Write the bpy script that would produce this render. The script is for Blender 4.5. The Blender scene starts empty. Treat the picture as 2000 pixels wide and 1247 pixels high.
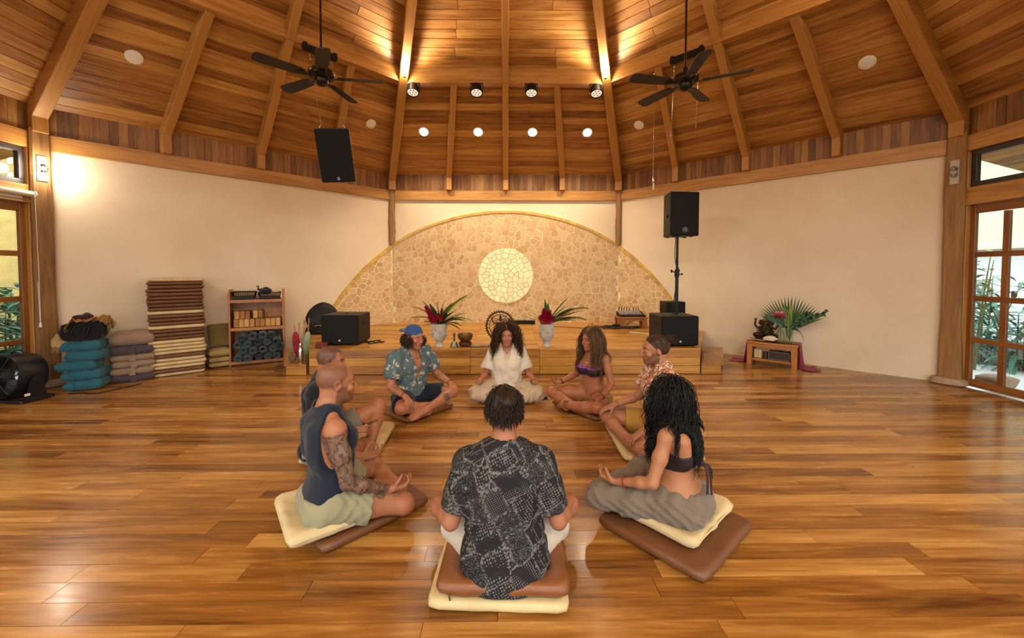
import bpy, math, random
import numpy as np
from mathutils import Matrix, Vector

random.seed(7); RS = np.random.RandomState(11)
SC = bpy.context.scene
COL = SC.collection
PI = math.pi

# ---------------------------------------------------------------- camera
F_PX, PITCH, YAW, ROLL = 772.4, .0334, .0126, .0005
CAM_Z = 1.427
cd = bpy.data.cameras.new('camera'); cam = bpy.data.objects.new('camera', cd); COL.objects.link(cam)
cd.sensor_width = 36; cd.lens = 36*F_PX/2000; cd.shift_y = -66.86/2000; cd.clip_start = .05; cd.clip_end = 200
cam.location = (0, 0, CAM_Z)
_W = Vector((math.sin(YAW)*math.cos(PITCH), math.cos(YAW)*math.cos(PITCH), -math.sin(PITCH)))
_R = Vector((math.cos(YAW), -math.sin(YAW), 0)); _U = _R.cross(_W)
_r = _R*math.cos(ROLL)+_U*math.sin(ROLL); _u = -_R*math.sin(ROLL)+_U*math.cos(ROLL)
cam.matrix_world = Matrix(((_r.x, _u.x, -_W.x, 0), (_r.y, _u.y, -_W.y, 0), (_r.z, _u.z, -_W.z, CAM_Z), (0, 0, 0, 1)))
SC.camera = cam

# ---------------------------------------------------------------- world, exposure
w = bpy.data.worlds.new('world'); SC.world = w; w.use_nodes = True
nt = w.node_tree; bg = nt.nodes['Background']
bg.inputs[0].default_value = (.80, .92, 1.0, 1); bg.inputs[1].default_value = 2.8
SC.view_settings.view_transform = 'Standard'; SC.view_settings.look = 'None'
SC.view_settings.gamma = 1; SC.view_settings.use_curve_mapping = False
SC.view_settings.exposure = 0.40
SC.cycles.use_denoising = True; SC.cycles.use_adaptive_sampling = True; SC.cycles.adaptive_threshold = .06
SC.cycles.max_bounces = 6; SC.cycles.diffuse_bounces = 3; SC.cycles.glossy_bounces = 2
SC.cycles.transparent_max_bounces = 12; SC.cycles.transmission_bounces = 4
SC.cycles.sample_clamp_indirect = 6
SC.cycles.caustics_reflective = False; SC.cycles.caustics_refractive = False

# ---------------------------------------------------------------- helpers
def srgb(h):
    h = h.lstrip('#'); c = [int(h[i:i+2], 16)/255 for i in (0, 2, 4)]
    return tuple(x/12.92 if x <= .04045 else ((x+.055)/1.055)**2.4 for x in c)

class NT:
    """small wrapper to write node materials tersely"""
    def __init__(s, name):
        s.m = bpy.data.materials.new(name); s.m.use_nodes = True; s.t = s.m.node_tree
        s.b = s.t.nodes['Principled BSDF']; s.out = s.t.nodes['Material Output']
    def n(s, typ, ins=None, **kw):
        nd = s.t.nodes.new(typ)
        for k, v in kw.items(): setattr(nd, k, v)
        for k, v in (ins or {}).items(): s.set(nd.inputs[k], v)
        return nd
    def set(s, sock, v):
        if isinstance(v, bpy.types.NodeSocket): s.t.links.new(v, sock)
        elif isinstance(v, bpy.types.Node): s.t.links.new(v.outputs[0], sock)
        else:
            if sock.type == 'RGBA' and len(v) == 3: v = (*v, 1)
            sock.default_value = v
    def p(s, **kw):
        for k, v in kw.items(): s.set(s.b.inputs[k.replace('_', ' ')], v)
        return s
    def attr(s, name): return s.n('ShaderNodeAttribute', attribute_name=name)
    def obj(s): return s.n('ShaderNodeTexCoord').outputs['Object']
    def mapv(s, vec, scale=(1, 1, 1), rot=(0, 0, 0), loc=(0, 0, 0)):
        return s.n('ShaderNodeMapping', {'Vector': vec, 'Scale': scale, 'Rotation': rot, 'Location': loc}).outputs[0]
    def noise(s, vec, scale=5., detail=3., rough=.5, dist=0.):
        return s.n('ShaderNodeTexNoise', {'Vector': vec, 'Scale': scale, 'Detail': detail, 'Roughness': rough, 'Distortion': dist})
    def ramp(s, fac, stops, interp='LINEAR'):
        r = s.n('ShaderNodeValToRGB', {'Fac': fac}); r.color_ramp.interpolation = interp
        e = r.color_ramp.elements
        while len(e) < len(stops): e.new(.5)
        for el, (pos, c) in zip(e, stops):
            el.position = pos; el.color = (*c, 1) if len(c) == 3 else c
        return r.outputs[0]
    def mix(s, fac, a, b, blend='MIX'):
        nd = s.n('ShaderNodeMix', data_type='RGBA', blend_type=blend)
        s.set(nd.inputs[0], fac); s.set(nd.inputs[6], a); s.set(nd.inputs[7], b)
        return nd.outputs[2]
    def math(s, op, a, b=0., c=0.):
        nd = s.n('ShaderNodeMath', operation=op); s.set(nd.inputs[0], a); s.set(nd.inputs[1], b); s.set(nd.inputs[2], c)
        return nd.outputs[0]
    def mr(s, v, a, b, c=0., d=1.):
        return s.n('ShaderNodeMapRange', {'Value': v, 'From Min': a, 'From Max': b, 'To Min': c, 'To Max': d}).outputs[0]
    def bump(s, h, strength=.3, dist=.01):
        s.set(s.b.inputs['Normal'], s.n('ShaderNodeBump', {'Height': h, 'Strength': strength, 'Distance': dist}).outputs[0])
        return s

def plain(name, c, rough=.5, metal=0., bump=None, var=0., spec=.5, **kw):
    t = NT(name); c = srgb(c) if isinstance(c, str) else c
    if var:
        nz = t.noise(t.obj(), 6., 4.)
        lo = tuple(x*(1-var) for x in c); hi = tuple(min(1, x*(1+var)) for x in c)
        t.p(Base_Color=t.ramp(nz.outputs[0], [(.3, lo), (.7, hi)]))
    else: t.p(Base_Color=c)
    t.p(Roughness=rough, Metallic=metal, Specular_IOR_Level=spec)
    if bump: t.bump(t.noise(t.obj(), bump[0], 3.).outputs[0], bump[1], .01)
    for k, v in kw.items(): t.set(t.b.inputs[k.replace('_', ' ')], v)
    return t.m

def emit(name, c, strength):
    t = NT(name); c = srgb(c) if isinstance(c, str) else c
    t.p(Base_Color=(.8, .8, .8), Emission_Color=c, Emission_Strength=strength); return t.m

def wood(name, dark, mid, light, rough=.45, fine=1., gap=.25, bump=.12, spec=.5, coat=0.):
    """streaky teak: grain runs along x of the stored grain coordinates 'gc'; 'rn' is a random number per board"""
    t = NT(name); gc = t.attr('gc').outputs['Vector']; rn = t.attr('rn').outputs['Fac']
    d, m, l = srgb(dark), srgb(mid), srgb(light)
    n1 = t.noise(t.mapv(gc, (1.1*fine, 16*fine, 16*fine)), 1.6, 5., .6, .6)
    n2 = t.noise(t.mapv(gc, (.35, 3.2, 3.2)), 2.2, 3., .55, 1.4)
    n3 = t.noise(t.mapv(gc, (4, 90, 90)), 2., 2.)
    a = t.math('MULTIPLY_ADD', n1.outputs[0], .55, t.math('MULTIPLY', n2.outputs[0], .45))
    a = t.math('MULTIPLY_ADD', t.math('SUBTRACT', rn, .5), gap, a)
    col = t.ramp(a, [(.25, d), (.47, m), (.72, l)])
    col = t.mix(t.mr(n3.outputs[0], .35, .65, .0, .16), col, tuple(x*.55 for x in d))
    t.p(Base_Color=col, Roughness=t.mr(n1.outputs[0], .3, .7, rough-.06, rough+.08), Specular_IOR_Level=spec)
    if coat: t.p(Coat_Weight=coat, Coat_Roughness=.12)
    t.bump(n1.outputs[0], bump, .004)
    return t.m

def Rz(a): return np.array([[math.cos(a), -math.sin(a), 0], [math.sin(a), math.cos(a), 0], [0, 0, 1.]])
def Rx(a): return np.array([[1., 0, 0], [0, math.cos(a), -math.sin(a)], [0, math.sin(a), math.cos(a)]])
def Ry(a): return np.array([[math.cos(a), 0, math.sin(a)], [0, 1., 0], [-math.sin(a), 0, math.cos(a)]])
def unit(v): v = np.asarray(v, float); return v/(np.linalg.norm(v)+1e-12)
def frame(z, x=None):
    """rotation matrix whose third column is z"""
    z = unit(z); x = np.array([1., 0, 0]) if x is None else np.asarray(x, float)
    if abs(unit(x) @ z) > .95: x = np.array([0, 1., 0])
    y = unit(np.cross(z, x)); x = np.cross(y, z)
    return np.stack([x, y, z], 1)

class MB:
    """collects geometry for ONE mesh object"""
    def __init__(s): s.v = []; s.f = []; s.gc = []; s.rn = []; s.n = 0; s.mi = []; s.cur = 0
    def add(s, v, f, M=None, o=None, g=0, gc=None, rn=None):
        v = np.asarray(v, float).reshape(-1, 3)
        r = random.random() if rn is None else rn
        if gc is None:
            gc = v if g == 0 else (v[:, [1, 0, 2]] if g == 1 else v[:, [2, 0, 1]])
            gc = gc+np.array([r*57.3, r*31.7, r*13.1])
        if M is not None: v = v @ np.asarray(M).T
        if o is not None: v = v+np.asarray(o, float)
        k = s.n; s.v.append(v); s.gc.append(gc); s.rn.append(np.full(len(v), r))
        s.f.extend([tuple(i+k for i in q) for q in f]); s.mi.extend([s.cur]*len(f)); s.n += len(v)
        return s
    def box(s, c, size, R=None, g=0, b=0., rn=None, taper=None):
        hx, hy, hz = [x/2 for x in size]
        if b <= 0:
            v = np.array([(x, y, z) for z in (-hz, hz) for y in (-hy, hy) for x in (-hx, hx)])
            f = [(0, 2, 3, 1), (4, 5, 7, 6), (0, 1, 5, 4), (2, 6, 7, 3), (0, 4, 6, 2), (1, 3, 7, 5)]
        else:
            b = min(b, hx*.95, hy*.95, hz*.95); v = []; f = []; idx = {}
            for sx in (-1, 1):
                for sy in (-1, 1):
                    for sz in (-1, 1):
                        for ax in range(3):
                            q = [sx*(hx-(b if ax != 0 else 0)), sy*(hy-(b if ax != 1 else 0)), sz*(hz-(b if ax != 2 else 0))]
                            idx[(sx, sy, sz, ax)] = len(v); v.append(q)
            S = (-1, 1)
            for ax in range(3):
                o = [i for i in range(3) if i != ax]
                for sg in S:
                    q = []
                    for p_, q_ in ((-1, -1), (1, -1), (1, 1), (-1, 1)):
                        k = [0, 0, 0]; k[ax] = sg; k[o[0]] = p_; k[o[1]] = q_; q.append(idx[(*k, ax)])
                    if (sg > 0) == (ax == 1): q.reverse()
                    f.append(tuple(q))
            for ax in range(3):
                o = [i for i in range(3) if i != ax]
                for p_ in S:
                    for q_ in S:
                        k = [0, 0, 0]; k[o[0]] = p_; k[o[1]] = q_
                        k0 = list(k); k1 = list(k); k0[ax] = -1; k1[ax] = 1
                        q = [idx[(*k0, o[0])], idx[(*k1, o[0])], idx[(*k1, o[1])], idx[(*k0, o[1])]]
                        if (p_*q_ > 0) != (ax == 1): q.reverse()
                        f.append(tuple(q))
            for sx in S:
                for sy in S:
                    for sz in S:
                        q = [idx[(sx, sy, sz, i)] for i in range(3)]
                        if sx*sy*sz < 0: q.reverse()
                        f.append(tuple(q))
            v = np.array(v)
        if taper is not None:
            v = np.array(v, float); k = (v[:, 2]+hz)/(2*hz); sc = 1+(taper-1)*k; v[:, 0] *= sc; v[:, 1] *= sc
        return s.add(v, f, R, c, g, rn=rn)
    def lathe(s, prof, n=24, M=None, o=None, g=2, cap=True, sx=1., sy=1., rn=None):
        v = []; f = []
        for r, z in prof:
            for i in range(n):
                a = 2*PI*i/n; v.append((r*math.cos(a)*sx, r*math.sin(a)*sy, z))
        m = len(prof)
        for j in range(m-1):
            for i in range(n):
                k = (i+1) % n; f.append((j*n+i, j*n+k, (j+1)*n+k, (j+1)*n+i))
        if cap:
            f.append(tuple(range(n))[::-1]); f.append(tuple((m-1)*n+i for i in range(n)))
        return s.add(v, f, M, o, g, rn=rn)
    def tube(s, path, r, n=8, closed=False, cap=True, flat=None, rn=None):
        P = np.asarray(path, float); m = len(P)
        r = np.full(m, r) if np.isscalar(r) else np.asarray(r, float)
        T = np.roll(P, -1, 0)-np.roll(P, 1, 0) if closed else np.gradient(P, axis=0)
        T /= np.linalg.norm(T, axis=1)[:, None]+1e-12
        x = frame(T[0])[:, 0] if flat is None else np.asarray(flat[0], float); v = []; gc = []; L = 0; off = random.random()*40
        for i in range(m):
            x = x-T[i]*(x @ T[i]); x = unit(x); y = np.cross(T[i], x)
            if i: L += np.linalg.norm(P[i]-P[i-1])
            for k in range(n):
                a = 2*PI*k/n; q = (x*math.cos(a)*(1 if flat is None else flat[1])+y*math.sin(a))*r[i]
                v.append(P[i]+q); gc.append((L+off, math.cos(a)*r[i]+off, math.sin(a)*r[i]))
        f = []
        for j in range(m if closed else m-1):
            j2 = (j+1) % m
            for k in range(n):
                k2 = (k+1) % n; f.append((j*n+k, j*n+k2, j2*n+k2, j2*n+k))
        if cap and not closed: f.append(tuple(range(n))[::-1]); f.append(tuple((m-1)*n+k for k in range(n)))
        return s.add(v, f, gc=np.array(gc), rn=rn)
    def prism(s, poly, z0, z1, M=None, o=None, g=0, rn=None):
        n = len(poly); A = sum(poly[i][0]*poly[(i+1) % n][1]-poly[(i+1) % n][0]*poly[i][1] for i in range(n))
        if A < 0: poly = poly[::-1]
        v = [(x, y, z0) for x, y in poly]+[(x, y, z1) for x, y in poly]
        f = [tuple(range(n))[::-1], tuple(range(n, 2*n))]+[(i, (i+1) % n, n+(i+1) % n, n+i) for i in range(n)]
        return s.add(v, f, M, o, g, rn=rn)
    def ell(s, c, r, nu=16, nv=10, R=None, rn=None):
        if np.isscalar(r): r = (r, r, r)
        v = [(0, 0, -r[2])]; f = []
        for j in range(1, nv):
            t = -PI/2+PI*j/nv
            for i in range(nu):
                a = 2*PI*i/nu; v.append((r[0]*math.cos(t)*math.cos(a), r[1]*math.cos(t)*math.sin(a), r[2]*math.sin(t)))
        v.append((0, 0, r[2])); e = len(v)-1
        for i in range(nu):
            k = (i+1) % nu; f.append((0, 1+k, 1+i)); f.append((e, 1+(nv-2)*nu+i, 1+(nv-2)*nu+k))
            for j in range(nv-2): f.append((1+j*nu+i, 1+j*nu+k, 1+(j+1)*nu+k, 1+(j+1)*nu+i))
        return s.add(v, f, R, c, rn=rn)
    def grid(s, P, two=False, rn=None):
        """P: array (m,n,3) -> surface"""
        P = np.asarray(P, float); m, n = P.shape[:2]
        f = [(i*n+j, i*n+j+1, (i+1)*n+j+1, (i+1)*n+j) for i in range(m-1) for j in range(n-1)]
        return s.add(P.reshape(-1, 3), f, rn=rn)
    def mesh(s, name, smooth=None):
        me = bpy.data.meshes.new(name)
        v = np.concatenate(s.v) if s.v else np.zeros((0, 3))
        me.from_pydata(v.tolist(), [], s.f)
        if s.v:
            a = me.attributes.new('gc', 'FLOAT_VECTOR', 'POINT'); a.data.foreach_set('vector', np.concatenate(s.gc).astype(np.float32).ravel())
            a = me.attributes.new('rn', 'FLOAT', 'POINT'); a.data.foreach_set('value', np.concatenate(s.rn).astype(np.float32))
            if any(s.mi): me.polygons.foreach_set('material_index', np.array(s.mi, np.int32))
        if smooth is not None: smooth_mesh(me, smooth)
        return me

def smooth_mesh(me, ang=None):
    me.polygons.foreach_set('use_smooth', np.ones(len(me.polygons), bool))
    if ang and ang < 180: me.set_sharp_from_angle(angle=math.radians(ang))
    me.update()

def put(name, data, mat=None, parent=None, loc=None, rot=None, label=None, cat=None, group=None, kind=None, smooth=35):
    """one mesh object; data is an MB or a mesh"""
    me = data.mesh(name, smooth) if isinstance(data, MB) else data
    if mat is not None and not me.materials:
        for m in (mat if isinstance(mat, (list, tuple)) else [mat]): me.materials.append(m)
    o = bpy.data.objects.new(name, me); COL.objects.link(o)
    if parent is not None: o.parent = parent
    if loc is not None: o.location = loc
    if rot is not None: o.rotation_euler = (0, 0, rot) if np.isscalar(rot) else rot
    tag(o, label, cat, group, kind); return o
def tag(o, label=None, cat=None, group=None, kind=None):
    if label: o['label'] = label
    if cat: o['category'] = cat
    if group: o['group'] = group
    if kind: o['kind'] = kind
    return o
def thing(name, label, cat, loc=(0, 0, 0), rot=0, group=None, kind=None):
    o = bpy.data.objects.new(name, None); COL.objects.link(o); o.empty_display_size = .1
    o.location = loc; o.rotation_euler = (0, 0, rot) if np.isscalar(rot) else rot
    return tag(o, label, cat, group, kind)
def light(name, typ, loc, energy, color, parent=None, **kw):
    l = bpy.data.lights.new(name, typ); l.energy = energy; l.color = color
    for k, v in kw.items():
        if k != 'rot' and k != 'aim': setattr(l, k, v)
    o = bpy.data.objects.new(name, l); COL.objects.link(o); o.location = loc
    if 'aim' in kw: o.rotation_euler = Vector(kw['aim']).to_track_quat('-Z', 'Y').to_euler()
    if parent is not None: o.parent = parent
    return o
def copy_tree(o, parent=None):
    c = o.copy(); COL.objects.link(c); c.parent = parent
    for ch in list(o.children): copy_tree(ch, c)
    return c
_cr, _cu, _cw = np.array(_r), np.array(_u), np.array(_W)
def in_view(P, margin=0):
    """does a world point fall inside the photograph's frame, and how far away is it"""
    d = np.asarray(P, float)-np.array([0, 0, CAM_Z]); z = d @ _cw
    if z < .2: return None
    x = 1000+F_PX*(d @ _cr)/z; y = 556.6-F_PX*(d @ _cu)/z
    return z if -margin < x < 2000+margin and -margin < y < 1247+margin else None

# warm lamp colours
WARM = (1.0, .64, .30); WARM2 = (1.0, .825, .60)

# ================================================================ THE ROOM (a regular octagon)
D, S, XC = 8.28, 4.7292, -.0265
A = S/2; T8 = math.tan(PI/8); AP = A/T8; YC = D-AP
ZB, ZT, ZF, MS = 2.904, 3.096, 3.4185, .822           # wall plate bottom/top, ceiling springing, roof slope
RING = 4.06                                            # plan distance of the ring beam from the centre
CEN = np.array([XC, YC, 0.])
def wall_mat(i): return Matrix.Translation((XC, YC, 0)) @ Matrix.Rotation(-i*PI/4, 4, 'Z')
def wp(i, u, z, d=0.):
    """a point on wall i: u along it, z up, d inwards of its face -> world"""
    th = i*PI/4; o = np.array([math.sin(th), math.cos(th), 0]); t = np.array([math.cos(th), -math.sin(th), 0])
    return CEN+o*(AP-d)+t*u+np.array([0, 0, z])
def on_wall(o, i): o.matrix_world = wall_mat(i); return o

M_CEIL = wood('teak ceiling boards', '#5e3814', '#a36b2c', '#cf9a50', .46, gap=.26, bump=.1)
M_BEAM = wood('teak beams', '#80531f', '#b07a38', '#d09c58', .45, gap=.12, bump=.1)
M_FRIEZE = wood('teak frieze boards', '#533112', '#845425', '#ac7c40', .5, gap=.30, bump=.1)
M_FLOOR = wood('polished teak floor', '#583212', '#9a6529', '#cc9850', .22, fine=.9, gap=.27, bump=.035, spec=.5, coat=.1)
M_STAGE = wood('honey teak stage', '#764a16', '#a9732b', '#cb9846', .30, gap=.26, bump=.05)
M_DOOR = wood('varnished door timber', '#5c3413', '#85511f', '#a66c30', .42, gap=.1, bump=.08)
M_POST = wood('rough teak post', '#5d3d1d', '#8b6233', '#ad8450', .6, gap=.1, bump=.3)
M_BACK = plain('dark board gap', '#241407', .9)

t = NT('cream lime plaster'); nz = t.noise(t.obj(), 60., 4., .6); nl = t.noise(t.obj(), 1.3, 3.)
t.p(Base_Color=t.ramp(nl.outputs[0], [(.3, srgb('#dcc9aa')), (.7, srgb('#e6d5ba'))]), Roughness=.85, Specular_IOR_Level=.2)
t.bump(nz.outputs[0], .35, .006); M_WALL = t.m

t = NT('window glass'); tr = t.n('ShaderNodeBsdfTransparent', {'Color': (.96, .98, .97)}); gl = t.n('ShaderNodeBsdfGlossy', {'Roughness': .02, 'Color': (1, 1, 1)})
fr = t.n('ShaderNodeFresnel', {'IOR': 1.45}); mx = t.n('ShaderNodeMixShader', {0: fr.outputs[0], 1: tr.outputs[0], 2: gl.outputs[0]})
t.set(t.out.inputs[0], mx.outputs[0]); M_GLASS = t.m
M_BLACKFRAME = plain('dark bronze window frame', '#2c241d', .45)

# ---- floor
floor = thing('floor', 'polished teak plank floor of the yoga hall', 'floor', kind='structure')
mb = MB(); R8 = AP/math.cos(PI/8)+.02
mb.prism([(XC+R8*math.sin(k*PI/4+PI/8), YC+R8*math.cos(k*PI/4+PI/8)) for k in range(8)], -.06, -.0095)
put('subfloor', mb, M_BACK, floor, smooth=None)
planks = []; rw = .112
def oct_half(y):                                       # half width of the octagon at depth y
    q = abs(y-YC); return AP if q <= A else AP-(q-A)
y = YC-AP
while y < YC+AP:
    yy = min(y+rw, YC+AP); hw = max(oct_half(y), oct_half(yy)); x = -hw; x += 0
    cuts = [-hw]; x = -hw-random.uniform(0, 1.2)
    while True:
        x += random.choice((.9, 1.2, 1.6, 2.0, 2.4))*random.uniform(.85, 1.15)
        if x > hw-.3: break
        if x > -hw+.3: cuts.append(x)
    cuts.append(hw)
    for x0, x1 in zip(cuts, cuts[1:]): planks.append((XC+x0, XC+x1, y, yy))
    y += rw
def area(q):
    x0, x1, y0, y1 = q; z = in_view(((x0+x1)/2, (y0+y1)/2, 0), 300)
    return 0 if z is None else (x1-x0)*CAM_Z/z**3
planks.sort(key=area, reverse=True); rest = MB()
for k, (x0, x1, y0, y1) in enumerate(planks):
    g = .0012; dz = random.uniform(-.0005, .0005); m_ = MB() if k < 300 else rest
    m_.box(((x0+x1)/2, (y0+y1)/2, -.005+dz), (x1-x0-2*g, y1-y0-2*g, .01))
    if k < 300: put('plank', m_, M_FLOOR, floor, smooth=None)
put('distant_planks', rest, M_FLOOR, floor, kind='stuff', smooth=None)

# ---- ceiling: boards on eight facets, hip rafters, common rafters, ring beam
ceiling = thing('ceiling', 'pitched teak board ceiling with exposed rafters and a ring beam', 'ceiling', kind='structure')
def ceil_z(y): return ZF+MS*(AP-y)
cw = .13*math.cos(math.atan(MS)); boards = []
for i in range(8):
    mw = np.array(wall_mat(i)); y1 = AP+.02
    while y1 > .12:
        y0 = max(y1-cw, .1); hw = y0*T8+.01; cuts = [-hw]
        if hw > .5:                                    # butt joints hide behind the rafters
            for q in (-.5, 0, .5):
                if random.random() < .45: cuts.append(q*(y0+y1)/2*T8)
        cuts.append(hw)
        for k, (a_, b_) in enumerate(zip(cuts, cuts[1:])):
            a1 = -y1*T8-.01 if k == 0 else a_; b1 = y1*T8+.01 if k == len(cuts)-2 else b_
            c = mw @ np.array([(a_+b_)/2, (y0+y1)/2, ceil_z((y0+y1)/2), 1]); z = in_view(c[:3], 250)
            boards.append((0 if z is None else (b_-a_)/z**2, i, a_, b_, a1, b1, y0, y1))
        y1 -= cw
boards.sort(reverse=True); rest = {}
def board_mesh(m_, a0, b0, a1, b1, y0, y1):
    g = .0034; dz = random.uniform(0, .0022); t_ = .014
    z0, z1 = ceil_z(y0+g)+dz, ceil_z(y1-g)+dz
    v = [(a0+g, y0+g, z0), (b0-g, y0+g, z0), (b1-g, y1-g, z1), (a1+g, y1-g, z1)]
    v += [(x, y, z+t_) for x, y, z in v]
    L = math.hypot(1, MS); off = random.random()*60
    gc = np.array([(x+off, y*L+off*.7, z*.0) for x, y, z in v])
    m_.add(v, [(0, 1, 2, 3), (7, 6, 5, 4), (0, 4, 5, 1), (1, 5, 6, 2), (2, 6, 7, 3), (3, 7, 4, 0)], gc=gc)
for k, (ar, i, a_, b_, a1, b1, y0, y1) in enumerate(boards):
    if k < 300 and ar > 0:
        m_ = MB(); board_mesh(m_, a_, b_, a1, b1, y0, y1); o = put('plank', m_, M_CEIL, ceiling, smooth=None); o.matrix_local = wall_mat(i)
    else: board_mesh(rest.setdefault(i, MB()), a_, b_, a1, b1, y0, y1)
allrest = MB()
for i, m_ in rest.items():
    mw = np.array(wall_mat(i))
    for v in range(len(m_.v)):
        m_.v[v] = m_.v[v] @ mw[:3, :3].T+mw[:3, 3]
    k = allrest.n
    allrest.v += m_.v; allrest.gc += m_.gc; allrest.rn += m_.rn; allrest.f += [tuple(q+k for q in f) for f in m_.f]; allrest.mi += m_.mi; allrest.n += m_.n
put('distant_planks', allrest, M_CEIL, ceiling, kind='stuff', smooth=None)
mb = MB()
for i in range(8):
    mw = np.array(wall_mat(i))[:3, :3]; y1 = AP+.15
    v = [(-y1*T8, y1, ceil_z(y1)+.03), (y1*T8, y1, ceil_z(y1)+.03), (0, 0, ceil_z(0)+.03)]
    v += [(x, y, z+.04) for x, y, z in v]
    mb.add(v, [(0, 2, 1), (3, 4, 5), (0, 1, 4, 3), (1, 2, 5, 4), (2, 0, 3, 5)], mw, CEN)
put('roof_deck', mb, M_BACK, ceiling, smooth=None)
def rafter(name, ang, phi, r1, width, depth, end=.13, label=None):
    """a rafter in the vertical plane at plan angle ang; phi is its angle to the facet normal"""
    c = math.cos(phi); top = lambda r: ceil_z(r*c)+.012; rw_ = (AP-.01)/c; re = rw_-end/c
    pl = [(rw_, ZT), (re, ZT), (re, top(re)-depth), (r1, top(r1)-depth), (r1, top(r1)), (rw_, top(rw_))]
    v = [(sx*width/2, r, z) for sx in (-1, 1) for r, z in pl]; n = len(pl)
    f = [tuple(range(n)), tuple(range(n, 2*n))[::-1]]+[(k, k+n, (k+1) % n+n, (k+1) % n) for k in range(n)]
    L = np.array([(r*math.hypot(1, MS)+ang*9, z*.5+sx, sx*width) for sx in (-1, 1) for r, z in pl])
    m_ = MB(); m_.add(v, f, gc=L)
    o = put(name, m_, M_BEAM, ceiling, smooth=None); o.matrix_local = Matrix.Translation((XC, YC, 0)) @ Matrix.Rotation(-ang, 4, 'Z')
    bv = o.modifiers.new('edge', 'BEVEL'); bv.width = .008; bv.segments = 2; bv.limit_method = 'ANGLE'
    return o
for i in range(8):
    rafter('hip_rafter', (i+.5)*PI/4, PI/8, .15, .14, .27)
    rafter('rafter', i*PI/4, 0, .45, .105, .235)
    for sg in (-1, 1):
        ph = math.atan(T8/2); rafter('short_rafter', i*PI/4+sg*ph, ph, (RING+.08)/math.cos(ph), .105, .2)
for i in range(8):
    m_ = MB(); y0, y1 = RING, RING+.14; k = T8
    m_.prism([(-y0*k, y0), (y0*k, y0), (y1*k, y1), (-y1*k, y1)], 4.535, 4.80)
    o = put('ring_beam', m_, M_BEAM, ceiling, smooth=None); o.matrix_local = wall_mat(i)
m_ = MB(); m_.lathe([(.3, ceil_z(0)-.75), (.32, ceil_z(0)-.7), (.32, ceil_z(0)-.05)], 8); put('king_block', m_, M_BEAM, ceiling, loc=(XC, YC, 0))

# ---- walls
WN = ['wall_back', 'wall_back_right', 'wall_right', 'wall_front_right', 'wall_front', 'wall_front_left', 'wall_left', 'wall_back_left']
WL = ['cream plaster wall behind the stage with a timber plate', 'cream plaster wall above the small altar table', 'glazed door wall beside the altar side',
      'open wall behind the viewer towards the altar side', 'open wall directly behind the viewer', 'open wall behind the viewer towards the fan side',
      'glazed door wall beside the black drum fan', 'cream plaster wall behind the stacked mats']
WALL = []
for i in range(8):
    wl_ = thing(WN[i], WL[i], 'wall', kind='structure'); wl_.matrix_world = wall_mat(i); WALL.append(wl_)
    if i in (0, 1, 7):
        m_ = MB(); y0, y1 = AP, AP+.15
        m_.prism([(-y0*T8, y0), (y0*T8, y0), (y1*T8, y1), (-y1*T8, y1)], 0, ZF+.05); put('plaster', m_, M_WALL, wl_, smooth=None)
    m_ = MB(); y0, y1 = AP-.045, AP+.15
    m_.prism([(-y0*T8, y0), (y0*T8, y0), (y1*T8, y1), (-y1*T8, y1)], ZB, ZT); put('plate_beam', m_, M_BEAM, wl_, smooth=None)
    if i in (2, 3, 4, 5, 6):
        m_ = MB(); y0, y1 = AP, AP+.12
        m_.prism([(-y0*T8, y0), (y0*T8, y0), (y1*T8, y1), (-y1*T8, y1)], ZT, ZF+.05); put('frieze_backing', m_, M_BACK, wl_, smooth=None)
    fr_ = MB(); nb = 52; bw = 2*A/nb
    for k in range(nb):
        u0 = -A+k*bw; pr_ = random.uniform(.012, .018)
        solo = i in (0, 1, 7) or (i == 2 and k < 14) or (i == 6 and k > nb-15)
        m2 = MB() if solo else fr_
        m2.box((u0+bw/2, AP-pr_/2, (ZT+ZF)/2+.02), (bw-.003, pr_, ZF-ZT+.04), g=2)
        if solo: put('board', m2, M_FRIEZE, wl_, smooth=None)
    if fr_.n: put('frieze_boards', fr_, M_FRIEZE, wl_, kind='stuff', smooth=None)

# ---- posts (natural edge) and their stones
def post(n, ang, z0, z1, w, dpt, wob, seed, label, rad=.05):
    rs = np.random.RandomState(seed); ks = 14; zs = np.linspace(z0, z1, ks); v = []; gc = []
    nl = np.cumsum(rs.randn(ks))*wob*.5; nr = np.cumsum(rs.randn(ks))*wob*.5; nl -= nl[-1]; nr -= nr[-1]
    fl = np.clip(1-zs/1.2, 0, 1)**2*.012
    for k, z in enumerate(zs):
        l, r = -w/2-abs(nl[k])-fl[k], w/2+abs(nr[k])+fl[k]; c = .02
        for x, y in ((l+c, -dpt/2), (r-c, -dpt/2), (r, -dpt/2+c), (r, dpt/2), (l, dpt/2), (l, -dpt/2+c)): v.append((x, y, z)); gc.append((z, x, y))
    f = [(j*6+q, j*6+(q+1) % 6, (j+1)*6+(q+1) % 6, (j+1)*6+q) for j in range(ks-1) for q in range(6)]
    f += [tuple(range(6))[::-1], tuple((ks-1)*6+q for q in range(6))]
    m_ = MB(); m_.add(v, f, gc=np.array(gc)+seed)
    o = put(n, m_, M_POST, None, label=label, cat='post', kind='structure')
    R = AP/math.cos(PI/8)-rad
    o.matrix_world = Matrix.Translation((XC, YC, 0)) @ Matrix.Rotation(-ang, 4, 'Z') @ Matrix.Translation((0, R, 0)); return o
VA = lambda i: (i+.5)*PI/4
post('trim_1', VA(7), 1.99, ZT+.04, .10, .10, .014, 5, 'natural-edge timber post at the fan-side end of the stage wall', .04)
post('trim_2', VA(0), 1.99, ZT+.04, .10, .10, .005, 8, 'timber post behind the pole-mounted loudspeaker', .04)
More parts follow.
